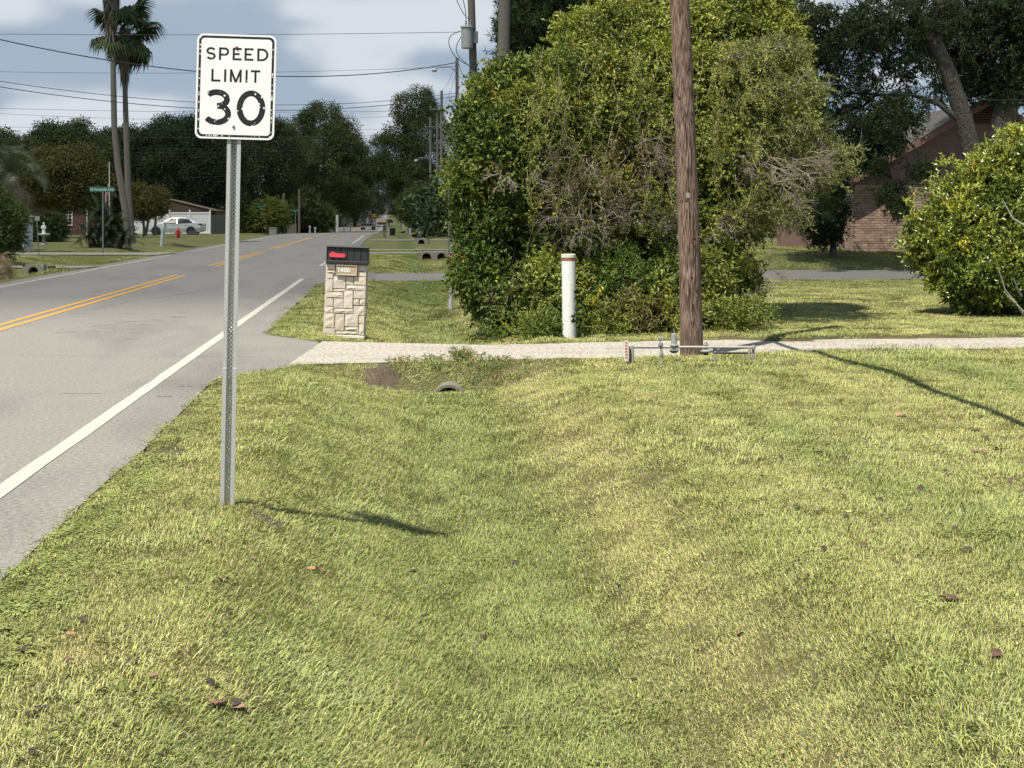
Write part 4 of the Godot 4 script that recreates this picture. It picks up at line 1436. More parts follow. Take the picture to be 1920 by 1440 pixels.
func cluster(kind: String) -> ArrayMesh:
	var b := B.new()
	match kind:
		"vine":       # broad leaves hanging off a tangle of thin stems
			for k in 4:
				var d := rand_dir()
				var a := d * rng.randf_range(0.0, 0.05)
				var e := d * rng.randf_range(0.18, 0.3) + Vector3(0, -0.05, 0)
				b.tube([a, (a + e) * 0.5 + rand_dir() * 0.03, e], [0.0035, 0.003, 0.002], 3, Color(1.3, 0.8, 0.6), false)
				for i in 9:
					var p := a.lerp(e, (i + 1) / 9.0) + rand_dir() * 0.035
					var g := rng.randf_range(0.65, 1.35)
					leaf(b, p, (rand_dir() + Vector3(0, -0.25, 0.25) + d * 0.4).normalized(), rng.randf_range(0.045, 0.085), rng.randf_range(0.03, 0.052), Color(g, g * rng.randf_range(0.93, 1.04), g * rng.randf_range(0.7, 1.1)))
		"spray":      # upright shoots with narrow leaves
			for k in 4:
				var d := (rand_dir() + Vector3(0, 0.7, 0)).normalized()
				var e := d * rng.randf_range(0.2, 0.34)
				b.tube([Vector3.ZERO, e * 0.5 + rand_dir() * 0.02, e], [0.004, 0.003, 0.0015], 3, Color(1.2, 0.85, 0.6), false)
				for i in 9:
					var p := e * ((i + 1.5) / 10.0)
					var g := rng.randf_range(0.7, 1.3)
					leaf(b, p, (rand_dir() * 0.9 + d * 0.9).normalized(), rng.randf_range(0.05, 0.085), rng.randf_range(0.018, 0.03), Color(g, g, g * rng.randf_range(0.7, 1.1)))
		"citrus":     # firm oval leaves in dense outward rosettes
			for k in 4:
				var d := (rand_dir() + Vector3(0, 0.5, 0)).normalized()
				var e := d * rng.randf_range(0.12, 0.22)
				b.tube([Vector3.ZERO, e], [0.004, 0.0025], 3, Color(1.3, 1.0, 0.7), false)
				for i in 10:
					var p := e * ((i + 1.0) / 10.0)
					var g := rng.randf_range(0.72, 1.3)
					leaf(b, p, (rand_dir() + d * 0.7).normalized(), rng.randf_range(0.05, 0.078), rng.randf_range(0.026, 0.04), Color(g, g, g * rng.randf_range(0.7, 1.1)), 0.22)
		"hang":       # long drooping leaflets of the shade tree
			for k in 5:
				var d := (rand_dir() + Vector3(0, -0.35, 0)).normalized()
				var e := d * rng.randf_range(0.35, 0.6)
				b.tube([Vector3.ZERO, e * 0.5 + Vector3(0, 0.05, 0), e], [0.009, 0.006, 0.003], 3, Color(1.4, 1.1, 0.9), false)
				for i in 9:
					var p := e * ((i + 1.0) / 9.0) + rand_dir() * 0.05
					var g := rng.randf_range(0.7, 1.35)
					leaf(b, p, (rand_dir() * 0.8 + Vector3(0, -0.75, 0) + d * 0.3).normalized(), rng.randf_range(0.12, 0.21), rng.randf_range(0.04, 0.065), Color(g, g, g * 0.95))
		"far":        # a bough end of a distant broadleaf tree
			for i in 120:
				var p := rand_dir() * pow(rng.randf(), 0.5)
				p.y *= 0.7
				var g := rng.randf_range(0.6, 1.4)
				leaf(b, p, (rand_dir() + Vector3(0, -0.2, 0) + p * 0.5).normalized(), rng.randf_range(0.13, 0.26), rng.randf_range(0.08, 0.14), Color(g, g, g * 0.95))
		"pine":       # long needles in tufts
			for k in 9:
				var p := rand_dir() * rng.randf_range(0.2, 0.9)
				p.y *= 0.5
				for i in 14:
					var g := rng.randf_range(0.6, 1.3)
					leaf(b, p, (rand_dir() + Vector3(0, 0.1, 0)).normalized(), rng.randf_range(0.2, 0.34), 0.022, Color(g, g, g))
		"weed":
			for i in 40:
				var g := rng.randf_range(0.6, 1.3)
				leaf(b, Vector3(rng.randf_range(-0.12, 0.12), rng.randf_range(0.0, 0.1), rng.randf_range(-0.12, 0.12)), (rand_dir() + Vector3(0, 0.5, 0)).normalized(), rng.randf_range(0.03, 0.06), rng.randf_range(0.015, 0.03), Color(g, g, g * 0.9))
	return b.mesh()

# places on and in a union of ellipsoids [centre, radii]; returns [point, outward, depth 0 inside .. 1 outside]
func fill(ells: Array, n: int, shell := 0.78, gap := 0.3, freq := 1.0) -> Array:
	var out := []
	var wt := []
	var sum := 0.0
	for e in ells:
		var r: Vector3 = e[1]
		var a := pow((pow(r.x * r.y, 1.6) + pow(r.x * r.z, 1.6) + pow(r.y * r.z, 1.6)) / 3.0, 1.0 / 1.6)
		sum += a
		wt.append(sum)
	var tries := 0
	while out.size() < n and tries < n * 12:
		tries += 1
		var pick := rng.randf() * sum
		var k := 0
		while wt[k] < pick: k += 1
		var c: Vector3 = ells[k][0]
		var r: Vector3 = ells[k][1]
		var o := rand_dir()
		var t := lerpf(shell, 1.04, pow(rng.randf(), 0.6)) if rng.randf() < 0.8 else rng.randf_range(0.35, shell)
		var p := c + o * r * t
		p += o * r.length() * 0.09 * nz.get_noise_3dv(p * 38.0 * freq)
		var inside := false
		for j in ells.size():
			if j == k: continue
			var e: Vector3 = (p - Vector3(ells[j][0])) / Vector3(ells[j][1])
			if e.length() < minf(0.72, t * 0.8):
				inside = true
				break
		if inside: continue
		if nz2.get_noise_3dv(p * 30.0 * freq) > 0.72 - gap: continue
		out.append([p, (o / r).normalized(), t])
	return out

func foliage_xf(spots: Array, s0: float, s1: float, tint: Callable) -> Array:
	var xf := []
	var cl := []
	for s in spots:
		var up: Vector3 = (Vector3(s[1]) * 0.7 + Vector3.UP * 0.6 + rand_dir() * 0.5).normalized()
		var rt := up.cross(rand_dir()).normalized()
		if rt.length() < 0.5: rt = up.cross(Vector3.RIGHT).normalized()
		var k := rng.randf_range(s0, s1)
		xf.append(Transform3D(Basis(rt * k, up * k, rt.cross(up) * k), s[0]))
		cl.append(tint.call(s[0], s[1], s[2]))
	return [xf, cl]

func crown(called: String, parent: Node3D, meshes: Array, m: Material, spots: Array, s0: float, s1: float, tint: Callable) -> void:
	var lots := []
	for i in meshes.size(): lots.append([])
	for i in spots.size(): lots[i % meshes.size()].append(spots[i])
	for i in meshes.size():
		if lots[i].is_empty(): continue
		var r := foliage_xf(lots[i], s0, s1, tint)
		copies(called, meshes[i], m, r[0], r[1], parent).set_meta("kind", "stuff")

func twigs(b: B, p: Vector3, d: Vector3, l: float, r: float, depth: int, col: Color) -> void:
	var e := p + d * l
	var mid := p.lerp(e, 0.5) + rand_dir() * l * 0.1
	b.tube([p, mid, e], [r, r * 0.85, r * 0.62], 4 if depth > 1 else 3, col, false)
	if depth <= 0: return
	var n := rng.randi_range(2, 3)
	for i in n:
		var nd := (d + rand_dir() * 0.75).normalized()
		twigs(b, p.lerp(e, rng.randf_range(0.55, 1.0)), nd, l * rng.randf_range(0.55, 0.85), r * 0.62, depth - 1, col)

func tint_of(r: float, g: float, b: float, spread := 0.25) -> Callable:
	return func(_p: Vector3, _o: Vector3, _t: float) -> Color:
		var k := 1.85 * (1.0 + rng.randf_range(-spread, spread))
		return Color(r * k * rng.randf_range(0.85, 1.1), g * k, b * k * rng.randf_range(0.7, 0.95))

func px_ells(list: Array, d: float, deep := 0.9) -> Array:
	var r := []
	for e in list:
		var dd: float = d + (e[4] if e.size() > 4 else 0.0)
		r.append([P(e[0], e[1], dd), Vector3(e[2] / F * dd, e[3] / F * dd, maxf(e[2], e[3]) / F * dd * deep)])
	return r

# ------------------------------------------------------------------ the overgrown bush
var CL := {}
func overgrown_bush() -> void:
	var root := thing("overgrown_bush", "huge overgrown bush smothered in vines behind the driveway", "bush", on_ground(Vector3(1.6, 0, -22.6)))
	var ells := px_ells([[960, 310, 96, 165, 0.0], [948, 235, 75, 105, 0.2], [955, 480, 76, 130, -0.3], [1095, 270, 165, 190, 0.3], [1125, 470, 170, 150, -0.4], [1275, 175, 160, 170, 0.9], [1318, 330, 128, 165, 0.5],
		[1300, 505, 105, 112, -0.4], [1420, 220, 100, 130, 1.0], [1010, 560, 75, 70, -1.2], [1235, 555, 150, 75, -1.1], [1180, 120, 120, 100, 1.2], [1400, 90, 80, 90, 1.3]], 22.6, 0.7)
	for e in ells:
		e[0] = Vector3(e[0]) - root.position
	var lobes := []
	for e in ells:
		for i in 15:
			var o := rand_dir()
			if o.z < -0.35: o.z = -o.z
			var lr := rng.randf_range(0.24, 0.55)
			var c: Vector3 = Vector3(e[0]) + o * Vector3(e[1]) * rng.randf_range(0.62, 0.86)
			if c.y < 0.15: continue
			var deep := 9.0
			for f in ells:
				deep = minf(deep, ((c - Vector3(f[0])) / Vector3(f[1])).length())
			if deep < 0.56: continue
			lobes.append([c, Vector3(lr, lr * rng.randf_range(0.7, 1.15), lr * 0.9), rng.randf_range(-0.55, 0.55), rng.randf_range(0.7, 1.2)])
	var hollow := [[P(965, 475, 21.2) - root.position, Vector3(0.42, 0.62, 1.2)], [P(1215, 480, 21.2) - root.position, Vector3(0.3, 0.5, 0.9)], [P(1390, 545, 21.4) - root.position, Vector3(0.35, 0.4, 0.9)], [P(1228, 372, 21.3) - root.position, Vector3(0.24, 0.32, 0.9)], [P(1062, 462, 21.0) - root.position, Vector3(0.26, 0.2, 0.8)], [P(1300, 440, 21.2) - root.position, Vector3(0.3, 0.34, 0.9)], [P(900, 400, 21.4) - root.position, Vector3(0.16, 0.3, 0.8)], [P(1400, 440, 21.8) - root.position, Vector3(0.45, 0.5, 1.2)], [P(1130, 250, 21.3) - root.position, Vector3(0.2, 0.14, 0.7)]]
	var dead := [[P(1130, 350, 21.0) - root.position, Vector3(1.05, 0.75, 1.6)], [P(1215, 290, 21.4) - root.position, Vector3(0.5, 0.5, 1.4)], [P(945, 330, 21.2) - root.position, Vector3(0.32, 0.42, 1.1)], [P(960, 545, 20.6) - root.position, Vector3(0.4, 0.35, 1.0)], [P(1190, 570, 20.4) - root.position, Vector3(0.55, 0.35, 1.0)]]
	var sun_side := P(1180, 130, 22.0) - root.position
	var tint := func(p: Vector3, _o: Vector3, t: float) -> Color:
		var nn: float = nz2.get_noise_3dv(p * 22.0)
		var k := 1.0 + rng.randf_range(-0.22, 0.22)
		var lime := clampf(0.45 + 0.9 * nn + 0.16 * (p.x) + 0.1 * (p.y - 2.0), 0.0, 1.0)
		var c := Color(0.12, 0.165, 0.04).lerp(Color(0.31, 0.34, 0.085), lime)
		for e in dead:
			var w := 1.0 - ((p - Vector3(e[0])) / Vector3(e[1])).length()
			if w > 0.0 and rng.randf() < 0.25 + w * 0.75:
				c = c.lerp(Color(0.15, 0.115, 0.065), 0.75)
		if rng.randf() < 0.025: c = Color(0.36, 0.33, 0.05)
		return Color(c.r * k, c.g * k, c.b * k)
	var spots := []
	for s in fill(ells, 5200, 0.74, 0.22, 1.3):
		var p: Vector3 = s[0]
		if p.y < 0.05: continue
		var skip := false
		for h in hollow:
			if ((p - Vector3(h[0])) / Vector3(h[1])).length() < 1.0: skip = true
		for e in dead:
			if ((p - Vector3(e[0])) / Vector3(e[1])).length() < 0.85 and rng.randf() < 0.6: skip = true
		if not skip: spots.append(s)
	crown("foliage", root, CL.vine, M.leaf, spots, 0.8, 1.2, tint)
	# clumps of one kind of leaf each, bulging out of the mass
	for group in 3:
		var on := []
		var idx := []
		for li in range(group, lobes.size(), 3):
			var lb: Array = lobes[li]
			for s in fill([[lb[0], lb[1]]], int(95.0 * lb[1].x * lb[1].x / 0.16), 0.86, 0.05, 1.0):
				var skip := false
				for h in hollow:
					if ((Vector3(s[0]) - Vector3(h[0])) / Vector3(h[1])).length() < 0.95: skip = true
				if skip or s[0].y < 0.03: continue
				on.append([s[0], s[1], float(li)])
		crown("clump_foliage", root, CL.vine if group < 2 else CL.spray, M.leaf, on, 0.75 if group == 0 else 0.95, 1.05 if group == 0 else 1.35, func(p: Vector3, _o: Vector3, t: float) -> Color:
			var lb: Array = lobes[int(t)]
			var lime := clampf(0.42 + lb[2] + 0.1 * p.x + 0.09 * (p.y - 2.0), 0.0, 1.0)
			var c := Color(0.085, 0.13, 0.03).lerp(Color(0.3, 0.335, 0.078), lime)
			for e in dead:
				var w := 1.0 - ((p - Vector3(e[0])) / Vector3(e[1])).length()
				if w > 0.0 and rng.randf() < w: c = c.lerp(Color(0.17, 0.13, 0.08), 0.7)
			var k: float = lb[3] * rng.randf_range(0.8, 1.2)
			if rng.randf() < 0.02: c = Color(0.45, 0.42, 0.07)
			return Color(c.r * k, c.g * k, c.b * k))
	# runners hanging down the face
	var hang := B.new()
	var hung := []
	for i in 70:
		var px := rng.randf_range(990, 1440)
		var top := P(px, rng.randf_range(60, 330), 20.9 + rng.randf_range(-0.2, 0.5)) - root.position
		var hl := rng.randf_range(0.5, 1.5)
		var pts := []
		var rr := []
		for k in 7:
			pts.append(top + Vector3(0.06 * sin(k * 1.3 + i), -hl * k / 6.0, 0.16 * sin(PI * k / 6.0)))
			rr.append(0.004)
			if k > 0: hung.append([pts[-1], Vector3(0, -0.3, 0.9).normalized(), 1.0])
		hang.tube(pts, rr, 3, Color(0.24, 0.19, 0.13), false)
	put("hanging_vines", hang.mesh(), M.twig, root).set_meta("kind", "stuff")
	crown("hanging_leaves", root, CL.vine, M.leaf, hung, 0.3, 0.6, tint)
	# shoots that stand out of the outline
	var sh := []
	for s in fill(ells, 420, 1.0, 0.2):
		if s[2] > 0.9 and s[0].y > 0.4: sh.append([Vector3(s[0]) + Vector3(s[1]) * rng.randf_range(0.02, 0.2), s[1], 1.0])
	crown("shoots", root, CL.spray, M.leaf, sh, 0.8, 1.35, tint)
	# the long grey green branch reaching out to the right
	var arm := B.new()
	var sprays := []
	for e in [[1360, 340, 1590, 285], [1340, 370, 1545, 320], [1350, 300, 1520, 245], [1330, 420, 1490, 395], [1380, 200, 1530, 160], [1350, 120, 1500, 100], [1390, 370, 1560, 300]]:
		var a := P(e[0], e[1], 22.4) - root.position
		var z := P(e[2], e[3], 22.0 + rng.randf_range(-0.6, 0.6)) - root.position
		var pts := []
		var rr := []
		for i in 9:
			var t := i / 8.0
			pts.append(a.lerp(z, t) + Vector3(0, 0.12 * sin(PI * t), 0) + rand_dir() * 0.04)
			rr.append(lerpf(0.024, 0.005, t))
			for j in 13:
				if t > 0.12: sprays.append([pts[-1] + rand_dir() * 0.24 + Vector3(0, -0.08, 0), (z - a).normalized(), 1.0])
		arm.tube(pts, rr, 5, Color(0.25, 0.23, 0.19), false)
		for i in 12:
			twigs(arm, pts[rng.randi_range(1, 7)], ((z - a).normalized() + rand_dir() * 0.9).normalized(), rng.randf_range(0.2, 0.4), 0.006, 2, Color(0.27, 0.25, 0.2))
	crown("side_sprays", root, CL.spray, M.leaf, sprays, 0.6, 1.0, func(_p: Vector3, _o: Vector3, _t: float) -> Color:
		var k := rng.randf_range(0.75, 1.2)
		return Color(0.22 * k, 0.245 * k, 0.1 * k))
	put("side_branches", arm.mesh(), M.twig, root).set_meta("kind", "stuff")
	# bare dead twigs in the middle
	var places := [[1205, 265, 0.9, 3], [1215, 300, 0.6, 2], [1120, 365, 0.8, -1], [1135, 385, 0.7, 1], [1085, 375, 0.8, -2], [1060, 400, 0.7, -2], [1100, 420, 0.6, -1], [1180, 400, 0.5, 1], [1040, 340, 0.6, -1], [1160, 330, 0.7, 0], [1230, 420, 0.6, 1], [1245, 360, 0.6, 2], [1020, 300, 0.5, 0], [1000, 540, 0.4, -1], [1330, 560, 0.5, 2], [1400, 560, 0.5, 3], [1440, 520, 0.5, 2], [1350, 420, 0.6, 2], [940, 320, 0.4, -1], [1290, 440, 0.5, 0], [1170, 560, 0.45, 0], [1215, 590, 0.4, 1], [960, 590, 0.4, -1], [1450, 300, 0.8, 4], [1500, 300, 0.7, 4], [1470, 350, 0.6, 4], [1530, 285, 0.5, 4], [1390, 300, 0.7, 3], [1080, 330, 0.7, -1], [1150, 420, 0.6, 0], [1110, 300, 0.6, 0]]
	for e in places:
		var b := B.new()
		var p := P(e[0], e[1], rng.randf_range(20.6, 21.2)) - root.position
		for k in 6:
			var d := (Vector3(e[3] * 0.35, -0.35, 0.35) + rand_dir() * 0.8).normalized()
			twigs(b, p + rand_dir() * 0.12 - Vector3(0, 0, 0.25), d, 0.33 * e[2], 0.0065, 4, Color(0.3, 0.275, 0.235).lerp(Color(0.15, 0.115, 0.085), rng.randf() * 0.9))
		put("dead_twigs", b.mesh(), M.twig, root).set_meta("kind", "stuff")
	# stems inside
	var sb := B.new()
	for i in 26:
		var x := rng.randf_range(-1.9, 1.0)
		var p := Vector3(x, -0.1, rng.randf_range(-1.0, 1.3))
		var top := Vector3(x * 1.1 + rng.randf_range(-0.4, 0.4), rng.randf_range(1.8, 4.0), rng.randf_range(-1.2, 1.2))
		sb.tube([p, p.lerp(top, 0.35) + rand_dir() * 0.2, p.lerp(top, 0.7) + rand_dir() * 0.25, top], [0.04, 0.032, 0.022, 0.01], 6, Color(0.12, 0.1, 0.08), false)
	put("stems", sb.mesh(), M.twig, root).set_meta("kind", "stuff")
	# leafy skirt along the ground and the creeper that climbs the white pipe
	var low := []
	for i in 520:
		var px := rng.randf_range(900, 1430)
		var p := on_ground(Vector3((px - 960.0) / F * 20.6, 0, -rng.randf_range(20.1, 21.3))) - root.position
		if px < 990 and rng.randf() < 0.75: continue
		low.append([p + Vector3(0, rng.randf_range(0.03, 0.42), 0), Vector3(0, 0.4, 0.8).normalized(), 1.0])
	for i in 60:
		low.append([on_ground(Vector3(rng.randf_range(0.3, 0.75), 0, -rng.randf_range(19.75, 20.4))) - root.position + Vector3(0, rng.randf_range(0.02, 0.22), 0), Vector3(0, 0.5, 0.8).normalized(), 1.0])
	crown("skirt", root, CL.spray, M.leaf, low, 0.7, 1.15, tint)
	var vine := thing("climbing_vine", "dark green creeper climbing the right side of the pale pipe", "vine", on_ground(Vector3(0.9, 0, -19.62)))
	var vb := B.new()
	var vp := []
	for i in 9: vp.append(Vector3(0.03 * sin(i * 1.3), 0.085 * i - 0.02, 0.02 * cos(i * 1.7)))
	vb.tube(vp, [0.006, 0.006, 0.005, 0.005, 0.004, 0.004, 0.003, 0.003, 0.002], 4, Color(0.1, 0.08, 0.05), false)
	put("stem", vb.mesh(), M.twig, vine)
	for i in 34:
		var lb := B.new()
		var g := rng.randf_range(0.7, 1.25)
		var lp: Vector3 = vp[rng.randi_range(1, 8)]
		leaf(lb, lp, Vector3(rng.randf_range(-0.9, 1.0), rng.randf_range(-0.5, 0.3), rng.randf_range(0.2, 0.9)).normalized(), rng.randf_range(0.07, 0.12), rng.randf_range(0.055, 0.085), Color(0.05 * g, 0.085 * g, 0.02 * g), 0.2)
		put("leaf", lb.mesh(), M.leaf, vine)

func citrus_bush() -> void:
	var root := thing("citrus_bush", "rounded glossy green bush with bare white branches at its foot by the brick house", "bush", on_ground(Vector3(8.4, 0, -24.2)))
	var ells := px_ells([[1855, 400, 95, 105], [1802, 445, 90, 72, -0.3], [1930, 350, 90, 90], [1785, 480, 66, 52, -0.4], [1860, 510, 110, 70, -0.5], [1960, 470, 110, 120], [1900, 330, 60, 55], [2010, 380, 90, 110], [1905, 545, 60, 40, -0.3]], 24.0, 0.85)
	for e in ells: e[0] = Vector3(e[0]) - root.position
	var spots := fill(ells, 3300, 0.78, 0.34, 2.2)
	for s in fill(ells, 380, 1.0, 0.2, 1.6):
		if s[2] > 0.95: spots.append([Vector3(s[0]) + Vector3(s[1]) * rng.randf_range(0.05, 0.24) + Vector3(0, 0.05, 0), s[1], 1.0])
	crown("foliage", root, CL.citrus, M.gloss_leaf, spots, 0.85, 1.25, func(p: Vector3, _o: Vector3, t: float) -> Color:
		var k := rng.randf_range(0.75, 1.25)
		var w := clampf(0.35 + nz2.get_noise_3dv(p * 30.0) + 0.12 * (p.y - 1.2), 0.0, 1.0)
		var c := Color(0.13, 0.18, 0.036).lerp(Color(0.36, 0.385, 0.075), w)
		if rng.randf() < 0.03: c = Color(0.42, 0.36, 0.04)
		return Color(c.r * k, c.g * k, c.b * k))
	var top := []
	for i in 40: top.append([P(rng.randf_range(1895, 1925), rng.randf_range(243, 285), 24.0) - root.position, Vector3.UP, 1.0])
	crown("top_shoots", root, CL.citrus, M.gloss_leaf, top, 0.6, 0.9, tint_of(0.27, 0.27, 0.07))
	for e in [[[1935, 612], [1905, 565], [1885, 545], [1872, 505]], [[1945, 600], [1915, 580], [1880, 548]], [[1918, 555], [1905, 540], [1898, 520]], [[1950, 440], [1900, 408], [1880, 372]], [[1990, 620], [1960, 590], [1925, 560]]]:
		var b := B.new()
		var pts := []
		var rr := []
		for i in e.size():
			pts.append(P(e[i][0], e[i][1], 22.75 - 0.1 * i) - root.position + rand_dir() * 0.02)
			rr.append(0.019 * (1.0 - 0.75 * i / float(e.size())))
		b.tube(pts, rr, 6, Color(0.46, 0.44, 0.4), false)
		put("bare_branch", b.mesh(), M.twig, root)
	var tb := B.new()
	for i in 6:
		var p := Vector3(rng.randf_range(-0.3, 0.5), -0.1, rng.randf_range(-0.3, 0.3))
		tb.tube([p, p * 1.6 + Vector3(0, 0.8, 0), p * 3.0 + Vector3(0, 1.7, 0)], [0.06, 0.045, 0.02], 7, Color(0.16, 0.13, 0.1), false)
	put("stems", tb.mesh(), M.twig, root)

func culvert_weeds() -> void:
	var spots := []
	for i in 60:
		var p := Vector3(rng.randf_range(-1.35, 0.2), 0, -rng.randf_range(16.1, 16.8))
		if absf(p.x + 0.72) < 0.2 and p.z > -16.3: continue
		spots.append([on_ground(p) + Vector3(0, 0.005, 0), Vector3.UP, 1.0])
	for i in 24:
		spots.append([on_ground(Vector3(-0.58 + rng.randf_range(-0.12, 0.12), 0, -16.75 + rng.randf_range(-0.08, 0.05))) + Vector3(0, rng.randf_range(0.0, 0.09), 0), Vector3.UP, 1.0])
	var root := Node3D.new()
	root.name = "weeds"
	add_child(root)
	tag(root, "low weeds growing on the bank over the culvert pipe", "weeds", "", "stuff")
	crown("weed_leaves", root, CL.weed, M.leaf, spots, 0.4, 0.8, func(_p: Vector3, _o: Vector3, _t: float) -> Color:
		if rng.randf() < 0.3: return Color(0.36, 0.25, 0.13)
		var k := rng.randf_range(0.8, 1.3)
		return Color(0.22 * k, 0.26 * k, 0.1 * k))

# ------------------------------------------------------------------ trees
func tree(called: String, label: String, d: float, foot: Vector2, list: Array, n: int, kind: String, col: Array, group := "", r0 := 0.25, scale := 1.0, gap := 0.3, bare := []) -> void:
	var base := P(foot.x, foot.y, d)
	base.y = ground_h(base.x, base.z)
	var root := thing(called, label, "tree", base, group)
	var ells := px_ells(list, d)
	for e in ells: e[0] = Vector3(e[0]) - base
	crown("crown", root, CL[kind], M.far_leaf if kind == "far" or kind == "pine" else M.leaf, fill(ells, n, 0.74, gap, 0.35 if kind == "far" else 0.6), 0.75 * scale, 1.25 * scale, tint_of(col[0], col[1], col[2]))
	var b := B.new()
	var main: Vector3 = ells[0][0]
	if bare.is_empty() or kind == "pine": b.tube([Vector3(0, -0.3, 0), main * 0.3 + rand_dir() * 0.15, main * 0.65, main], [r0 * 1.25, r0, r0 * 0.75, r0 * 0.3], 9, Color.WHITE, false, 0.04, 2)
	for i in range(1, ells.size() if bare.is_empty() or kind == "pine" else 1):
		var e: Vector3 = ells[i][0]
		var s := main * rng.randf_range(0.3, 0.7)
		b.tube([s, s.lerp(e, 0.5) + rand_dir() * 0.2, e], [r0 * 0.5, r0 * 0.35, r0 * 0.12], 6, Color.WHITE, false)
	if not b.v.is_empty(): put("trunk", b.mesh(), M.bark, root)
	for br in bare:
		var bb := B.new()
		var pts := []
		var rr := []
		for i in br[0].size():
			pts.append(P(br[0][i][0], br[0][i][1], d + (br[0][i][2] if br[0][i].size() > 2 else 0.0)) - base)
			rr.append(lerpf(br[1], br[2], i / float(br[0].size() - 1)))
		bb.tube(pts, rr, 10, Color.WHITE, false, 0.03, 4)
		put("trunk" if br[1] > 0.3 else "limb", bb.mesh(), M.bark, root)

